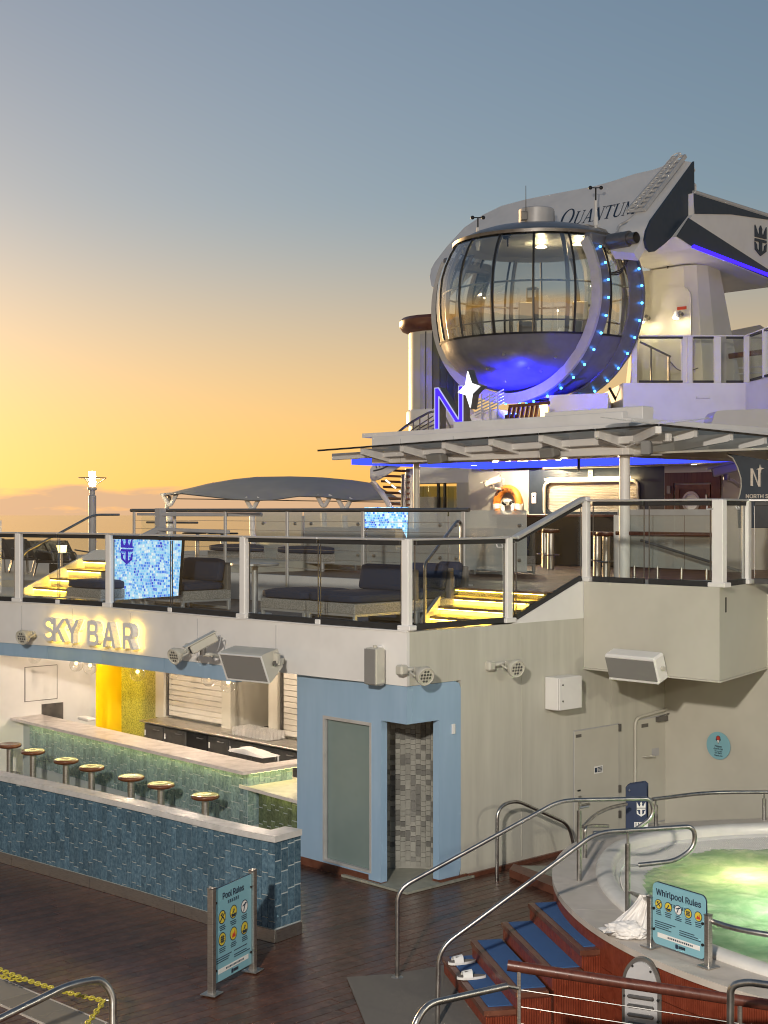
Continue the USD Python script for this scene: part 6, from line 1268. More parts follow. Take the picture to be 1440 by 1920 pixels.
# control box
b0, b1 = ua(1014, -.0), ua(1060, 0) + .05; zc0, zc1 = zv(1331, P(0, b0)), zv(1270, P(0, b0))
cb = thing('control_box', 'white steel control box on the cream side wall', 'control box', tuple(P(-.1, b0, zc0))); b0 += .0
part(cb, 'case', lbox(-.22, -.001, b0 + .08, b1, zc0, zc1, .008), M['white_paint']); part(cb, 'door_gap', lbox(-.226, -.219, b0 + .09, b1 - .01, zc0 + .01, zc1 - .01), M['dark_steel']); part(cb, 'door', lbox(-.242, -.226, b0 + .082, b1 - .002, zc0 + .002, zc1 - .002, .006), M['white_paint'])
for z in (.12, .33): part(cb, 'lock', lathe([(.012, 0), (.012, .01), (0, .01)], 8, P(-.242, b0 + .15, zc0 + z), -E1), M['dark_steel'])
# round no-food sign on the right wall
tR = 1.06; qr = K - E1 * 1.0
def onR(u, v): q = onpl(u, v, K - N1 * .0, N1); return q
qc = onR(1348, 1398) - N1 * .008; rS = .19
rn = thing('round_wall_sign', 'round teal notice with ice cream picture on the wall above the whirlpool', 'sign', tuple(qc)); XR = -E1
part(rn, 'disc', extr(Point(0, 0).buffer(rS, 32), .008, qc, XR, UP), M['sign_blue'])
def prt(par, nm, poly, mt, o, X, Y, h=.004): return part(par, nm, extr(poly, h, o, X, Y), M[mt])
oR = qc - N1 * .008
prt(rn, 'scoop', unary_union([Point(0, .105).buffer(.034), Point(-.02, .085).buffer(.02), Point(.02, .085).buffer(.02)]), 'sign_ink', oR, XR, UP, .002); prt(rn, 'scoop', Point(0, .105).buffer(.027), 'sign_red', oR, XR, UP, .004); prt(rn, 'cone', Polygon([(-.027, .08), (.027, .08), (0, .02)]), 'sign_ink', oR, XR, UP, .002); prt(rn, 'cone', Polygon([(-.019, .076), (.019, .076), (0, .032)]), 'sign_white', oR, XR, UP, .004)
for s, y, h in (('Please', -.02, .026), ("don't run", -.055, .026), ('with ice cream', -.082, .013), ('请勿', -.11, .022), ('Thank you', -.145, .02)):
    s = s if ord(s[0]) < 1000 else 'on deck'; part(rn, 'print', text(s, h, oR + UP * y, XR, UP, .002, True), M['sign_ink'])
# ================================================================ WHIRLPOOL
ZW = .85
ctr = A3(6.39, 13.946, 0); RW = 4.727
fr_ = [ctr + RW * A3(math.cos(t), math.sin(t), 0) for t in np.radians(np.linspace(250, 158, 24))]
bk = [A3(*p, 0) for p in ((2.12, 15.98), (2.50, 16.42), (3.15, 16.80), (4.5, 17.15), (6.0, 17.0), (7.6, 16.2), (8.9, 14.7), (9.4, 12.8), (9.0, 10.8), (7.6, 9.5), (5.9, 9.15))]
from scipy.interpolate import splprep, splev
loop = np.array([p[:2] for p in fr_ + bk]); tck, _ = splprep(np.vstack([loop, loop[:1]]).T, s=.004, per=True); LO = np.array(splev(np.linspace(0, 1, 220, endpoint=False), tck)).T
WPOL = Polygon(LO).buffer(0)
wp = thing('whirlpool', 'round raised whirlpool with red tiled wall, stone coping and glowing green water', 'whirlpool', tuple(ctr))
def rg(o, i): return WPOL.buffer(o).difference(WPOL.buffer(i))
segs = 26; cc_ = WPOL.centroid
for k in range(segs):    # coping stones
    t0, t1 = 2 * np.pi * k / segs, 2 * np.pi * (k + 1) / segs; R9 = 12
    wedge = Polygon([(cc_.x, cc_.y), (cc_.x + R9 * math.cos(t0), cc_.y + R9 * math.sin(t0)), (cc_.x + R9 * math.cos(t1), cc_.y + R9 * math.sin(t1))])
    pc = rg(0, -.46).intersection(wedge).buffer(-.002)
    if pc.area > .01: part(wp, 'coping_stone', extr(pc, .055, (0, 0, ZW - .055)), M['coping'])
part(wp, 'wall', extr(rg(-.035, -.3), ZW - .06, (0, 0, 0)), M['red_wood'])
def loft(pols):
    """surface through rings cut from offsets of the pool outline: list of (offset, z)"""
    N = 240; rings = []
    for o, z in pols:
        g = WPOL.buffer(o); g = max(g.geoms, key=lambda q: q.area) if hasattr(g, 'geoms') else g; c = WPOL.centroid; pts = []
        ext = np.array(g.exterior.coords)[:-1]; ang = np.unwrap(np.arctan2(ext[:, 1] - c.y, ext[:, 0] - c.x)); rad_ = np.hypot(ext[:, 0] - c.x, ext[:, 1] - c.y); o_ = np.argsort(ang % (2 * np.pi)); aa, rr = (ang % (2 * np.pi))[o_], rad_[o_]
        an = np.arange(N) * 2 * np.pi / N; r_ = np.interp(an, np.r_[aa[-1] - 2 * np.pi, aa, aa[0] + 2 * np.pi], np.r_[rr[-1], rr, rr[0]]); rings.append(np.c_[c.x + r_ * np.cos(an), c.y + r_ * np.sin(an), np.full(N, z)])
    f = []
    for i in range(len(rings) - 1):
        for k in range(N): a, b, c, d = i * N + k, i * N + (k + 1) % N, (i + 1) * N + (k + 1) % N, (i + 1) * N + k; f += [[a, b, c], [a, c, d]]
    return np.vstack(rings), np.array(f)
part(wp, 'tub_rim', loft([(-.44, ZW + .0), (-.44, ZW + .03), (-.47, ZW + .055), (-.53, ZW + .065), (-.59, ZW + .055), (-.62, ZW + .03), (-.63, ZW - .04)]), M['tub_white'], smooth=True)
part(wp, 'rim_lip', loft([(-.63, ZW - .04), (-.66, ZW - .05), (-.68, ZW - .075)]), M['tub_white'], smooth=True)
gr = []                                                            # grooved overflow band: many thin bars, too small to pick apart
base = loft([(-.69, ZW - .07), (-.98, ZW - .16)])[0]; N_ = 240; g0, g1 = base[:N_], base[N_:]
for k in range(0, N_):
    for s in (0, .25, .5, .75):
        p0, p1 = g0[k] * (1 - s) + g0[(k + 1) % N_] * s, g1[k] * (1 - s) + g1[(k + 1) % N_] * s; gr.append(bar(p0, p1, .016, .016))
part(wp, 'overflow_bars', cat(*gr), M['tub_white'], kind='stuff')
part(wp, 'overflow_bed', loft([(-.68, ZW - .085), (-.98, ZW - .18), (-1.0, ZW - .35), (-1.3, ZW - .4)]), M['grille'], smooth=True)
part(wp, 'basin', loft([(-1.0, ZW - .3), (-1.1, .25), (-1.5, .1), (-2.6, .08), (-3.2, .08)]), M['tub_white'], smooth=True)
# red mosaic sticks on the outer wall: one mesh, far too many to pick apart
ex = np.array(WPOL.buffer(-.03).exterior.coords); sl_ = np.r_[0, np.cumsum(np.linalg.norm(np.diff(ex, axis=0), axis=1))]; tot = sl_[-1]
def exq(s):
    x = np.array([np.interp(s % tot, sl_, ex[:, 0]), np.interp(s % tot, sl_, ex[:, 1]), 0]); return x
stk = []; s = 0
while s < tot:
    p0, p1 = exq(s), exq(s + .02)
    if p0[1] < 16.2 and p0[0] < 6 and p0[1] < 15.9 and px(p0 + UP * .4)[0] < 1500:
        d = p1 - p0; d /= np.linalg.norm(d); nn = A3(d[1], -d[0], 0); nn = nn if nn @ (p0 - ctr) > 0 else -nn
        for r in range(3):
            z0 = .02 + r * .26; stk.append(box((p0 + p1) / 2 + nn * .006 + UP * (z0 + .125), (.017, .012, .252), d, nn, UP))
    s += .021
part(wp, 'mosaic_sticks', cat(*stk), M['red_tile'], kind='stuff')
# water: churned, milky, lit from below
wpl = WPOL.buffer(-.95); bx0, by0, bx1, by1 = wpl.bounds; gx, gy = np.meshgrid(np.linspace(bx0, bx1, 150), np.linspace(by0, by1, 150)); pts = np.c_[gx.ravel(), gy.ravel(), np.zeros(gx.size)]
hz_ = .055 * (meshkit.fbm(pts * 1.6, 5, 3) - .5) + .03 * (meshkit.fbm(pts * 6 + 9, 3, 5) - .5) + .05 * np.exp(-((pts[:, 0] - 4.6) ** 2 + (pts[:, 1] - 13.2) ** 2) / 1.2) * meshkit.fbm(pts * 4, 3, 8)
import shapely
ins = shapely.contains_xy(wpl, pts[:, 0], pts[:, 1]); v = pts + UP * (ZW - .13 + hz_)[:, None]; f = []
for i in range(149):
    for j in range(149):
        q = i * 150 + j
        if ins[q] or ins[q + 1] or ins[q + 150] or ins[q + 151]: f += [[q, q + 1, q + 151], [q, q + 151, q + 150]]
M['pool_water'] = usdkit.material(stage, '/World/Looks/pool_water', {'g': ('geometry', {}), 'n': ('noise_texture', {'scale': 2.6, 'detail': 6, 'roughness': .62, 'distortion': .6}), 'r': ('rgb_ramp', {'ramp': [(.30, (.32, .52, .34)), (.50, (.48, .66, .44)), (.68, (.78, .86, .70))]}),
    'n2': ('noise_texture', {'scale': 11, 'detail': 4}), 'bp': ('bump', {'strength': .5, 'distance': .03}), 'tr': ('translucent_bsdf', {}), 'di': ('diffuse_bsdf', {}), 'm1': ('mix_closure', {'fac': .30}), 'gl': ('glossy_bsdf', {'roughness': .08}), 'm2': ('mix_closure', {}), 'lw': ('layer_weight', {'blend': .5}), 'p5': ('math', {'math_type': 'power', 'value2': 4.0}), 'ma': ('math', {'math_type': 'multiply_add', 'value2': .6, 'value3': .03})},
    [('g.position', 'n.vector'), ('g.position', 'n2.vector'), ('n.fac', 'r.fac'), ('r.color', 'tr.color'), ('r.color', 'di.color'), ('n2.fac', 'bp.height'), ('bp.normal', 'gl.normal'), ('bp.normal', 'di.normal'), ('tr.BSDF', 'm1.closure1'), ('di.BSDF', 'm1.closure2'), ('m1.closure', 'm2.closure1'), ('gl.BSDF', 'm2.closure2'), ('lw.facing', 'p5.value1'), ('p5.value', 'ma.value1'), ('ma.value', 'm2.fac')], surface='m2.closure')
f = np.array(f); us, inv = np.unique(f, return_inverse=True); part(wp, 'water', (v[us], inv.reshape(-1, 3)), M['pool_water'], smooth=True)
q = G(1425, 1640, .75); q = A3(q[0], q[1], .38)
part(wp, 'underwater_lamp', lathe([(0, -.02), (.14, -.02), (.16, -.08)], 20, q), M['led_warm']); lamp(wp, 'underwater_glow', q, .14, 2.3, (.88, 1.0, .45)); lamp(wp, 'underwater_glow', q + A3(1.6, 1.6, -.05), .12, 9, (.75, 1.0, .68)); lamp(wp, 'underwater_glow', q + A3(-.6, 1.5, -.05), .12, 6, (.72, 1.0, .72)); lamp(wp, 'underwater_glow', q + A3(.2, -1.4, -.05), .12, 6, (.72, 1.0, .66))
# blue-matted steps
SD = A3(.98, .2, 0); SD /= np.linalg.norm(SD); SW_ = A3(.2, -.98, 0)
stp = thing('whirlpool_steps', 'four wooden steps with blue mats leading up to the whirlpool', 'steps', tuple(A3(.6, 13.4, 0)))
cor = [(829, 1794, .17), (882, 1763, .34), (940, 1729, .51), (990, 1693, .68)]
cp_pts = [G(u, v, z) for u, v, z in cor]
for k, p in enumerate(cp_pts):
    w = 1.62; p = p * A3(1, 1, 0); nx = .30 if k < 3 else .52; z = cor[k][2]
    q0, q1 = p, p + SW_ * w; sk = A3(.196, -1.0, 0) * 0
    dirw = (A3(1.697 - 1.407, 12.59 - 14.07, 0)); dirw /= np.linalg.norm(dirw); q1 = p + dirw * 1.56
    body = [q0, q1, q1 + SD * nx, q0 + SD * nx]
    part(stp, 'riser_block', plan([a + SD * .03 for a in body], .01 if k == 0 else .0, z - .045), M['red_wood'])
    part(stp, 'nosing', plan([q0, q1, q1 + SD * .055, q0 + SD * .055], z - .045, z), M['brown_wood'])
    part(stp, 'tread', plan([q0 + SD * .056, q1 + SD * .056, q1 + SD * nx, q0 + SD * nx], z - .045, z - .003), M['brown_wood'])
    inn = [q0 + SD * .065 + dirw * .03, q1 + SD * .065 - dirw * .10, q1 + SD * (nx + (.0 if k < 3 else -.06)) - dirw * .10, q0 + SD * (nx + (.0 if k < 3 else -.0)) + dirw * .03]
    part(stp, 'blue_mat', plan(inn, z - .002, z + .006), M['blue_mat'])
    rs_ = []; L = np.linalg.norm(q1 - q0); n = int(L / .022)
    for i in range(n):
        c = q0 + dirw * (i + .5) * L / n + SD * .024; rs_.append(box(c + UP * (z - .05 - .055), (.018, .012, .11), dirw, SD, UP))
    part(stp, 'riser_sticks', cat(*rs_), M['red_tile'], kind='stuff')
rs_ = []
for k, p in enumerate(cp_pts):   # tiled end of the flight
    p = p * A3(1, 1, 0); q1 = p + dirw * 1.56; z = cor[k][2] - .05
    for i in range(int((.30 if k < 3 else .8) / .022)):
        rs_.append(box(q1 + SD * (.04 + i * .022) + dirw * .008 + UP * z / 2, (.018, .014, z - .01), SD, dirw, UP))
part(stp, 'end_sticks', cat(*rs_), M['red_tile'], kind='stuff')
q1 = cp_pts[3] * A3(1, 1, 0) + dirw * 1.56; part(stp, 'end_wall', plan([q1 + SD * .4, q1 + SD * 1.3, q1 + SD * 1.3 + dirw * -.4, q1 + SD * .4 - dirw * .4], 0, .70), M['red_wood'])
solo('floor_mat', plan([G(650, 1835, 0), G(745, 1828, 0), G(835, 1812, 0), G(930, 1905, 0), G(900, 1960, 0), G(700, 1960, 0)], .005, .016), M['grey_mat'], 'grey rubber mat on the deck at the foot of the blue steps', 'mat')
# sandals
def sandal(at, rz, label):
    c, s = math.cos(rz), math.sin(rz); X, Y = A3(c, s, 0), A3(-s, c, 0); at = np.asarray(at); t = thing('sandal', label, 'sandal', tuple(at))
    out = Polygon([(.14 * math.cos(x) * (1), .05 * math.sin(x) * (1.0 + .18 * math.cos(x)) + .006 * math.cos(x)) for x in np.linspace(0, 2 * np.pi, 28)[:-1]])
    part(t, 'sole', extr(out, .022, at, X, Y), M['sign_white']); part(t, 'footbed', extr(out.buffer(-.008), .004, at + UP * .022, X, Y), M['taupe_fabric'])
    v = []; n = 10
    for x in (.0, .04, .085):
        for i in range(n):
            th_ = math.pi * i / (n - 1); v.append(at + X * x + Y * .056 * math.cos(th_) + UP * (.012 + .062 * math.sin(th_) * (1 - (x - .0) * 3.2)))
    f = [];
    for r in range(2):
        for i in range(n - 1): q = r * n + i; f += [[q, q + 1, q + n + 1], [q, q + n + 1, q + n]]
    v = np.array(v); vv_ = np.vstack([v, v + UP * .006 + (v - (at + X * .04)) * .06]); f = np.array(f); part(t, 'strap', (vv_, np.vstack([f[:, ::-1], f + len(v)])), M['sign_white'], smooth=60)
    for y in (-.02, .02): part(t, 'buckle', box(at + X * .05 + Y * y + UP * .068, (.035, .012, .008), X, Y), M['dark_steel'])
    return t
sandal(G(866, 1806, .178), math.pi + .25, 'white sandal at the back on the lowest blue step'); sandal(G(884, 1834, .178), math.pi + .15, 'white sandal with dark buckles at the front on the lowest blue step')
# handrails of the steps
def rail_(name, label, pts, r=.021, posts=(), fr=.14, at=None):
    t = thing(name, label, 'handrail', tuple(pts[0] * A3(1, 1, 0))); part(t, 'rail', tube(fillet(pts, fr, 8), r, 14), M['steel'], smooth=50)
    for p in posts:
        p = np.asarray(p); part(t, 'post', tube([p[0], p[1]], .017 if len(p) < 3 else .017, 12), M['steel'], smooth=50)
    return t
def Y1(u): # line of the far rail in plan: Y = 13.87 + .2 X
    k = (u - 720) / FP; Y = 13.87 / (1 - .2 * k); return Y
def Y2(u): k = (u - 720) / FP; return 12.506 / (1 - .2114 * k)
w1 = lambda u, v: W(u, v, Y1(u)); w2 = lambda u, v: W(u, v, Y2(u))
t = rail_('step_handrail', 'bent steel handrail on the far side of the blue steps', [G(745, 1835, 0), w1(745, 1668), w1(1050, 1501), w1(1222, 1497), w1(1226, 1530) , w1(1186, 1560), w1(1112, 1562)], fr=[.14, .14, .14, .12, .10, .08, .1])
pq = w1(1086, 1660); part(t, 'post', tube([pq * A3(1, 1, 0) + UP * ZW, pq * A3(1, 1, 0) + UP * (zv(1520, pq))], .024, 12), M['steel'], smooth=50); part(t, 'post_pin', tube([pq * A3(1, 1, 0) + UP * zv(1521, pq), pq * A3(1, 1, 0) + UP * zv(1500, pq)], .010, 8), M['steel'])
part(t, 'stub', tube([w1(1086, 1515), w1(1104, 1512)], .012, 7), M['steel']); part(t, 'flange', lathe([(.06, 0), (.06, .012), (.02, .02)], 16, G(745, 1835, 0) + UP * .004), M['steel'])
t = rail_('step_handrail', 'bent steel handrail on the near side of the blue steps', [w2(820, 1960), w2(822, 1780), w2(1118, 1561), w2(1302, 1549), w2(1303, 1588), w2(1268, 1614), w2(1198, 1622)], fr=[.2, .16, .14, .16, .12, .12, .1])
pq = w2(1177, 1720); b_ = pq * A3(1, 1, 0); part(t, 'post', tube([b_ + UP * ZW, b_ + UP * zv(1582, pq)], .024, 12), M['steel'], smooth=50); part(t, 'post_pin', tube([b_ + UP * zv(1583, pq), b_ + UP * zv(1558, pq)], .010, 8), M['steel']); part(t, 'stub', tube([w2(1180, 1623), w2(1198, 1622)], .010, 7), M['steel'])
# ring rails on the coping
t = thing('pool_ring_rail', 'curved steel rail on posts along the back of the whirlpool', 'handrail', tuple(G(1330, 1540, ZW)))
p0, p1, p2, p3 = G(1230, 1550, ZW), G(1330, 1541, ZW), G(1433, 1537, ZW), G(1520, 1538, ZW); zr_ = zv(1497, p0)
part(t, 'rail', tube(fillet([p0 * A3(1, 1, 0) + UP * zr_ - A3(.05, .05, 0), p1 * A3(1, 1, 0) + UP * zr_ + A3(0, .1, 0), p2 * A3(1, 1, 0) + UP * zr_, p3 * A3(1, 1, 0) + UP * zr_], 1.0, 12), .022, 12), M['steel'], smooth=50)
for p in (p0, p2): part(t, 'post', tube([p, p * A3(1, 1, 0) + UP * (ZW + .25)], .024, 10), M['steel']); part(t, 'post_pin', tube([p * A3(1, 1, 0) + UP * (ZW + .25), p * A3(1, 1, 0) + UP * zr_], .010, 7), M['steel'])
t = thing('pool_ring_rail', 'short curved steel rail between the far step handrail and the navy sign', 'handrail', tuple(G(1092, 1608, ZW)))
part(t, 'rail', tube(fillet([W(1093, 1550, 15.2), W(1112, 1530, 15.5), W(1140, 1515, 15.9), W(1174, 1508, 16.3)], .4, 8), .021, 10), M['steel'], smooth=50); g = G(1097, 1608, ZW); part(t, 'post', tube(fillet([g, g * A3(1, 1, 0) + UP * zv(1552, g), W(1110, 1548, 15.4), W(1140, 1549, 15.6)], .05), .02, 10), M['steel'], smooth=50)
t = thing('pool_ring_rail', 'low steel rail on the near whirlpool edge right of the rules sign', 'handrail', tuple(G(1380, 1830, ZW)))
part(t, 'rail', tube(fillet([W(1333, 1727, 11.55), W(1380, 1742, 11.35), W(1440, 1753, 11.2), W(1520, 1762, 11.1)], .4, 8), .022, 12), M['steel'], smooth=50); part(t, 'post', tube([G(1480, 1862, ZW), W(1480, 1757, G(1480, 1862, ZW)[1])], .022, 10), M['steel'])
t = thing('pool_ring_rail', 'short steel rail with the white towel between near handrail and rules sign', 'handrail', tuple(G(1200, 1740, ZW)))
part(t, 'rail', tube([w2(1180, 1672), W(1196, 1679, 12.7), W(1224, 1690, 12.3)], [.010, .022, .022], 10), M['steel'], smooth=50)
# rail on the side wall
wr = thing('wall_handrail', 'dark bent steel handrail close to the cream side wall', 'handrail', tuple(G(932, 1652, 0))); g = G(932, 1652, 0); aw = loc(g)[0]
def oa(u, v, a=aw): b = ua(u, a); q = P(a, b); return q + UP * zv(v, q)
part(wr, 'rail', tube(fillet([g, oa(932, 1514), oa(966, 1500), oa(1066, 1545), oa(1079, 1600)], .16, 7), .022, 12), M['steel'], smooth=50)
part(wr, 'kerb_plank', plan([G(963, 1634, 0), G(1042, 1662, 0), G(1042, 1680, 0), G(955, 1645, 0)], .004, .10), M['brown_wood']); part(wr, 'kerb_fill', plan([G(968, 1632, 0), G(1050, 1632, 0), G(1050, 1666, 0)], .004, .06), M['stone_floor'])
# navy folding sign on the coping
fs_ = G(1198, 1552, ZW); t = thing('navy_notice_board', 'navy blue upright notice board with white emblem behind the far handrail', 'sign', tuple(fs_)); Yf = fs_[1]
pb_ = [W(u, v, Yf) for u, v in ((1173, 1560), (1173, 1476), (1178, 1470), (1207, 1466), (1212, 1470), (1212, 1556))]
part(t, 'board', extr(Polygon([(p[0] - fs_[0], p[2]) for p in pb_]), .03, A3(fs_[0], Yf, 0), A3(1, 0, 0), UP), M['navy_fabric']); part(t, 'back_board', extr(Polygon([(p[0] - fs_[0] + .05, p[2] - .02) for p in pb_]), .03, A3(fs_[0], Yf + .18, 0), A3(1, 0, 0), UP), M['navy_fabric'])
part(t, 'emblem', extr(affinity.translate(affinity.scale(crown_anchor(.17), 1, 1), .02, zv(1530, fs_)), .004, A3(fs_[0], Yf - .031, 0), A3(1, 0, 0), UP), M['sign_white']); part(t, 'label_strip', box(A3(fs_[0] + .02, Yf - .032, zv(1545, fs_)), (.16, .004, .06)), M['sign_white']); part(t, 'clip', sph(W(1180, 1482, Yf - .04), .012, 1), M['steel'])
for x in range(4): part(t, 'bar_print', box(A3(fs_[0] - .04 + x * .03, Yf - .0345, zv(1545, fs_)), (.010, .002, .045)), M['sign_ink'])
# rules signs
def rules_sign(name, label, cat_, L0, R0, zt, zb, title, sub, rows, posts, bw=.05, cut=0.0):
    L0, R0 = np.asarray(L0, float), np.asarray(R0, float); X = (R0 - L0) * A3(1, 1, 0); Wd = np.linalg.norm(X); X /= Wd; Nn = np.cross(X, UP); t = thing(name, label, cat_, tuple(L0)); o = L0 * A3(1, 1, 0); m0 = bw * .6; m1 = Wd - bw * .6
    pan = rrect(m0, zb, m1, zt, .05) if cut else sbox(m0, zb, m1, zt)
    part(t, 'panel', extr(pan, .012, o - Nn * .006, X, UP), M['sign_blue']); part(t, 'panel_edge', extr(pan.buffer(.005), .008, o - Nn * .016, X, UP), M['sign_ink'])
    for q, h0, h1 in posts:
        p = o + X * q; part(t, 'post', box(p + UP * (h0 + h1) / 2, (bw, bw, h1 - h0), X, Nn, UP, .005), M['brushed_steel']); part(t, 'base_plate', box(p + UP * (h0 + .012), (bw * 2.6, bw * 2.6, .012), X, Nn, UP, .003), M['brushed_steel']); part(t, 'post_cap', box(p + UP * (h1 + .004), (bw * 1.04, bw * 1.04, .008), X, Nn), M['steel'])
    f_ = o + Nn * .0065; w = m1 - m0; mid = (m0 + m1) / 2
    part(t, 'title', text(title, w * .085, f_ + X * mid + UP * (zt - w * .17), X, UP, .002, True), M['sign_ink'])
    for k in range(6): part(t, 'subtitle', extr(affinity.translate(sbox(-.4, -.5, .4, -.35).union(sbox(-.4, .3, .4, .45)).union(sbox(-.1, -.5, .1, .5)).union(sbox(-.4, -.1, .4, .05)), 0, 0), .002, f_ + X * (mid + (k - 2.5) * w * .052) + UP * (zt - w * (.265 if cut else .235)), X * w * .045, UP * w * .045), M['sign_ink'])
    rr = random.Random(4 if cut else 9)
    for (cx, cz, r, kind) in rows:
        c = f_ + X * (m0 + cx * w) + UP * (zt - cz * w); ic = part(t, 'pictogram', extr(Point(0, 0).buffer(r * w, 16), .002, c, X, UP), M['sign_ink']); part(ic, 'field', extr(Point(0, 0).buffer(r * w * .86, 16), .003, c, X, UP), M['sign_yellow' if kind != 'pale' else 'sign_white'])
        g = affinity.scale({'x': unary_union([LineString([(-.6, -.5), (.6, .5)]).buffer(.09), LineString([(-.4, .4), (.3, -.2), (.5, -.5)]).buffer(.10), Point(-.1, .5).buffer(.15)]), 'wave': unary_union([Polygon([(-.7, -.3), (-.3, -.2), (0, -.35), (.3, -.2), (.75, -.3), (.4, -.7), (-.4, -.7)]), Point(.1, .3).buffer(.16), LineString([(.1, .2), (-.2, -.1)]).buffer(.1)]), 'pale': unary_union([LineString([(-.3, -.6), (.2, .5)]).buffer(.1), LineString([(-.5, .2), (.5, .5)]).buffer(.1)]), 'grid': unary_union([LineString([(-.5, i * .3), (.5, i * .3)]).buffer(.07) for i in (-1, 0, 1)] + [LineString([(i * .3, -.5), (i * .3, .5)]).buffer(.07) for i in (-1, 0, 1)]), 'red': Polygon([(-.5, -.5), (-.2, .2), (.1, -.1), (.3, .55), (.55, -.5)])}[kind if kind in ('x', 'wave', 'pale', 'grid', 'red') else 'x'], r * w, r * w, origin=(0, 0))
        part(ic, 'symbol', extr(g, .0045, c, X, UP), M['sign_red' if kind == 'red' else 'sign_ink'])
        for k in range(3): part(t, 'caption', extr(sbox(-r * w * rr.uniform(.6, .95), 0, r * w * rr.uniform(.6, .95), .010 * w * 1.1), .002, c - UP * (r * w * 1.35 + k * .026 * w), X, UP), M['sign_ink'])
    z = zt - (rows[-1][1] + .25) * w; col = ((.05, .46), (.52, .95)); k = 0
    while z > zb + .20 * w:
        for x0, x1 in col:
            if rr.random() < .88: part(t, 'print_line', extr(sbox(m0 + x0 * w, z, m0 + (x1 - rr.uniform(0, .16)) * w, z + .011 * w), .002, f_, X, UP), M['sign_ink'])
        z -= .030 * w * (1.9 if k % 5 == 4 else 1); k += 1
    part(t, 'white_band', extr(sbox(m0 + .10 * w, zb + .105 * w, m1 - .09 * w, zb + .17 * w), .002, f_, X, UP), M['sign_white']); part(t, 'band_print', extr(unary_union([sbox(m0 + (.30 + i * .035) * w, zb + .125 * w, m0 + (.322 + i * .035) * w, zb + .15 * w) for i in range(14)]), .003, f_, X, UP), M['sign_ink'])
    part(t, 'crest', extr(rrect(mid - .055 * w, zb + .025 * w, mid - .005 * w, zb + .085 * w, .008), .002, f_, X, UP), M['sign_ink']); part(t, 'crest_print', extr(sbox(mid + .005 * w, zb + .035 * w, mid + .13 * w, zb + .075 * w), .002, f_, X, UP), M['navy_paint'])
    for q in (m0 + .02, m1 - .02):
        for zz in (zb + .12, zt - (.12 if not cut else .22)): part(t, 'fixing', lathe([(.012, 0), (.012, .012), (0, .012)], 8, f_ + X * q + UP * zz, Nn), M['black'])
    return t
Lp, Rp = G(397, 1866, 0), G(474, 1822, 0); ztl = zv(1666, Lp)
rules_sign('pool_rules_sign', 'upright pale blue Pool Rules board between two steel posts on the deck', 'sign', Lp, Rp, ztl - .03, .09, 'Pool Rules', '', [(.2, .41, .095, 'x'), (.5, .41, .095, 'wave'), (.8, .41, .095, 'pale'), (.2, .715, .095, 'grid'), (.5, .715, .095, 'red'), (.8, .715, .095, 'wave')], [(0, .004, ztl), (np.linalg.norm((Rp - Lp)[:2]), .004, ztl)], .062)
Lw, Rw = G(1220, 1776, ZW), G(1328, 1814, ZW); Ww = np.linalg.norm((Rw - Lw)[:2])
rules_sign('whirlpool_rules_sign', 'pale blue Whirlpool Rules board with rounded top on the whirlpool edge', 'sign', Lw, Rw, zv(1655, Lw) + .02, ZW + .05, 'Whirlpool Rules', '', [(.12, .30, .07, 'x'), (.31, .30, .07, 'wave'), (.50, .30, .07, 'pale'), (.69, .30, .07, 'grid'), (.88, .30, .07, 'red')], [(-.0, ZW, zv(1682, Lw)), (Ww, ZW, zv(1716, Rw))], .05, .05)
# towel hanging from the short rail down on to the coping
tq0 = W(1210, 1683, 12.5); nU, nV = 46, 60; vv = []
ax, ay = A3(.86, -.5, 0), A3(-.5, -.86, 0)
for j in range(nV):
    s = j / (nV - 1); wd = .045 + .17 * min(1, s / .75) ** 1.2
    for i in range(nU):
        x = (i / (nU - 1) - .5) * 2; fold = .05 * (meshkit.fbm(np.array([[x * 3.2 + 2, s * 1.8, 0.0]]), 3, 2)[0] - .5) * (1 + 2.0 * s) + .018 * math.sin(x * 9 + s * 4) * (.4 + s)
        z = tq0[2] + .025 - .31 * min(1, s / .72) + .06 * s * meshkit.fbm(np.array([[x * 3, s * 5, 4.0]]), 3, 6)[0]; out = .02 + .12 * (min(1, s / .72)) ** 1.6 + .16 * max(0, s - .72) / .28 * (.6 + .8 * meshkit.fbm(np.array([[x * 2.5 + 7, 1.0, 2.0]]), 2, 4)[0]) + fold * 1.5
        if z < ZW + .012 + .02 * (.5 + .5 * math.sin(7 * x)): out += (ZW + .012 - z) * 1.1; z = ZW + .012 + abs(fold) * .9
        vv.append(tq0 * A3(1, 1, 0) + ax * (x * wd - .13 * s ** 1.3) + ay * out + UP * z)
vv = np.array(vv); ff = []
hp_s = trimesh.creation.icosphere(4); hv = np.array(hp_s.vertices); dn = 1 + .9 * (meshkit.fbm(hv * 1.7 + 5, 3, 11) - .5) + .5 * np.abs(meshkit.fbm(hv * 3.2 + 2, 3, 12) - .5); hv = hv * dn[:, None]
hv = tq0 * A3(1, 1, 0) - ax * .10 + ay * .20 + hv[:, :1] * ax * .17 + hv[:, 1:2] * ay * .12 + UP * np.maximum(ZW + .008, ZW + .045 + hv[:, 2] * .085)[:, None]
for j in range(nV - 1):
    for i in range(nU - 1): q = j * nU + i; ff += [[q, q + nU, q + nU + 1], [q, q + nU + 1, q + 1]]
vb = vv - ay * .02 - A3(0, 0, .004); ff = np.array(ff)
solo('white_towel', cat((np.vstack([vv, vb]), np.vstack([ff, ff[:, ::-1] + len(vv)])), (hv, np.array(hp_s.faces))), M['towel'], 'crumpled white towel slung over the short rail beside the Whirlpool Rules board', 'towel', smooth=True)
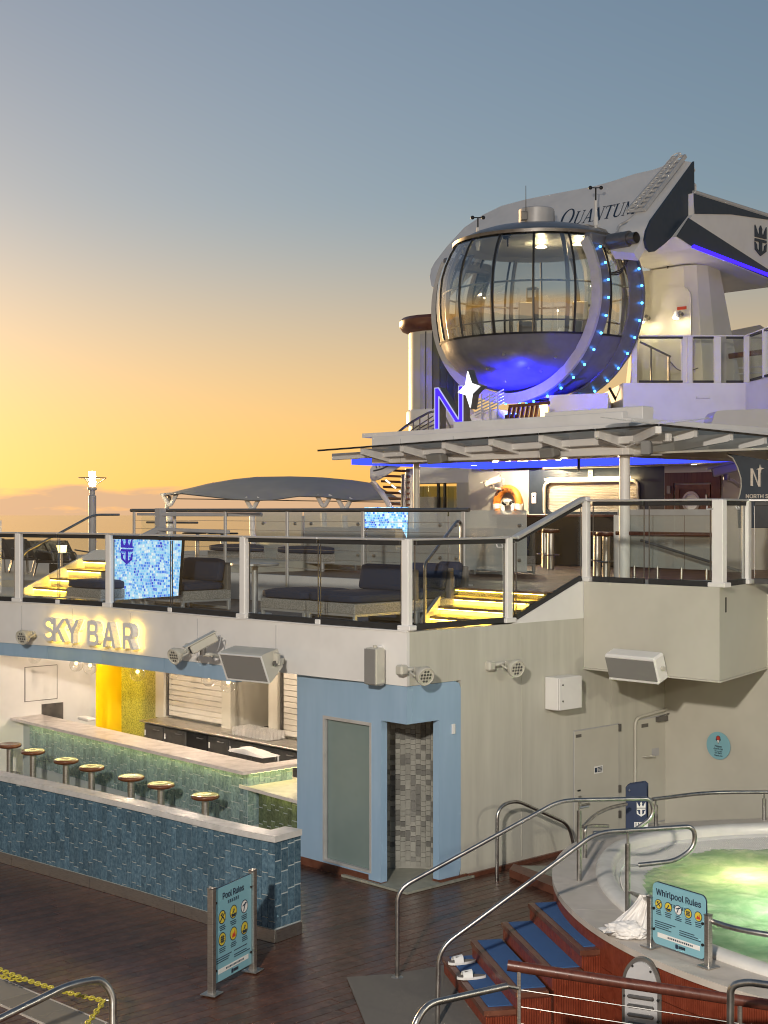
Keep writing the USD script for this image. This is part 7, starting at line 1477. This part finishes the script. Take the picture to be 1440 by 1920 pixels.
# rounded steel louvre cover in front of the red wall
YL = 11.75; lo_ = A3((1203 - 720) / FP * YL, YL, 0); XL = A3(.90, -.43, 0); NL = np.cross(XL, UP)
zl = lambda v: EYE - (v - 960) / FP * YL
lv = thing('louvre_cover', 'grey steel cover with rounded top and louvre slots against the red tiled wall', 'vent cover', tuple(lo_))
sh_ = unary_union([sbox(-.165, .02, .165, zl(1850)), affinity.translate(affinity.scale(Point(0, 0).buffer(.165, 24), 1, (zl(1796) - zl(1850)) / .165, origin=(0, 0)), 0, zl(1850))])
part(lv, 'plate', extr(sh_, .05, lo_ - NL * .05, XL, UP), M['dark_steel']); part(lv, 'raised_field', extr(sh_.buffer(-.03), .02, lo_, XL, UP), M['grey_paint'])
for k in range(6): z = zl(1868) - k * .075; part(lv, 'louvre', box(lo_ + NL * .035 + UP * z, (.22, .035, .028), XL, NL, UP, .010), M['dark_steel'])
for x, z in ((-.07, zl(1812)), (.08, zl(1818)), (-.14, zl(1870)), (.14, zl(1870)), (.14, zl(1910))): part(lv, 'screw', lathe([(.010, 0), (.010, .028), (0, .028)], 8, lo_ + XL * x + UP * z, NL), M['black'])
# ================================================================ NEAR RAILS AT THE BOTTOM EDGE
YR_ = 10.2; nr = thing('wooden_handrail', 'dark reddish wooden handrail with steel post and wires in the right foreground', 'handrail', tuple(W(973, 1900, YR_) * A3(1, 1, 0)))
h0, h1 = W(952, 1810, YR_), W(1500, 1893, YR_ - .35); part(nr, 'rail', tube(fillet([h0, (h0 + h1) / 2, h1], .1), .039, 18), M['red_wood'], smooth=50)
hm = h0 + (h1 - h0) * .76; part(nr, 'rail_joint', tube([hm, hm + (h1 - h0) * .006], .0405, 18), M['brown_wood'])
for s in (.04, .80):
    p = h0 + (h1 - h0) * s; part(nr, 'post', bar(p - UP * .03, p * A3(1, 1, 0) + UP * .0, .05, .022, .003, A3(1, 0, 0)), M['brushed_steel'])
for k in range(6): d = UP * (-.16 - .12 * k); part(nr, 'wire', tube([h0 + (h1 - h0) * .04 + d, h1 + d], .004, 6), M['steel'])
t = rail_('near_handrail', 'bent steel handrail end in the lower middle foreground', [W(772, 1990, 9.6), W(775, 1925, 9.6), W(800, 1883, 9.7), W(950, 1849, 10.1)], .024, fr=.14); part(t, 'joint', tube([W(950, 1849, 10.1), W(971, 1853, 10.15)], .012, 8), M['steel'])
rail_('near_handrail', 'bent steel handrail end at the lower right corner', [W(1369, 1990, 9.3), W(1370, 1848, 9.3), W(1400, 1841, 9.25), W(1520, 1858, 9.0)], .024, fr=.12)
YLf = 12.35; gl_ = rail_('pool_exit_rail', 'bent steel pool rail in the lower left corner', [W(-60, 1940, YLf - .9), W(130, 1846, YLf - .25), W(190, 1836, YLf), W(211, 1862, YLf + .02), G(212, 1950, 0)], .033, fr=[.1, .2, .16, .16, .1])
# yellow chain
chn = thing('yellow_chain', 'yellow plastic chain hanging by the pool edge from the steel rail', 'chain', tuple(G(100, 1850, .1)))
hook = W(206, 1876, YLf + .02); e0 = W(-15, 1812, YLf + 1.0); e1 = W(150, 1935, YLf - .55)
part(chn, 'hook', tube([hook, hook - A3(.05, 0, .0)], .008, 6), M['steel'])
def links(p, q, sag, n):
    pts = [p * (1 - s) + q * s - UP * sag * 4 * s * (1 - s) for s in np.linspace(0, 1, n + 1)]
    for i in range(n):
        c = (pts[i] + pts[i + 1]) / 2; d = pts[i + 1] - pts[i]; l = np.linalg.norm(d); d /= l; s_ = np.cross(d, UP); s_ /= np.linalg.norm(s_); u_ = np.cross(s_, d); ax = s_ if i % 2 else u_; ax = (s_ + u_ * (.7 if i % 2 else -.7)); ax /= np.linalg.norm(ax)
        part(chn, 'link', tube([c + d * l * .72 * math.cos(x) + ax * .019 * math.sin(x) for x in np.linspace(0, 2 * np.pi, 13)[:-1]], .0075, 5, closed=True), M['chain_yellow'], smooth=60)
links(hook - A3(.05, 0, 0), e0, .03, 34); links(hook - A3(.05, 0, 0), e1, .01, 11); links(W(48, 1838, YLf + .8) , e0 - UP * .03 + A3(0, -.05, 0), .02, 9)
# ================================================================ UNSEEN FLOODLIGHTS (rear mast added to brighten the ship, right one inferred from shadows)
for (pos, r, pw, col), lab, z0 in zip(FLOODS, ('tall mast with an added fill floodlight behind the viewer', 'mast with a lit deck floodlight to the right of the whirlpool'), (0.0, 0.0)):
    q = A3(*pos); t = thing('flood_mast', lab, 'lamp post', tuple(q * A3(1, 1, 0)))
    part(t, 'mast', tube([q * A3(1, 1, 0) + A3(0, -.5, 0), q + A3(0, -.5, .2)], .09, 12), M['white_paint']); part(t, 'arm', tube([q + A3(0, -.5, .2), q + A3(0, 0, r + .25)], .05, 8), M['white_paint'])
    part(t, 'hood', lathe([(.05, r + .3), (r * 1.2, r + .12), (r * 1.25, r + .02), (0, r + .02)], 20, q), M['dark_steel'])
    lamp(t, 'light', q, r, pw, col)
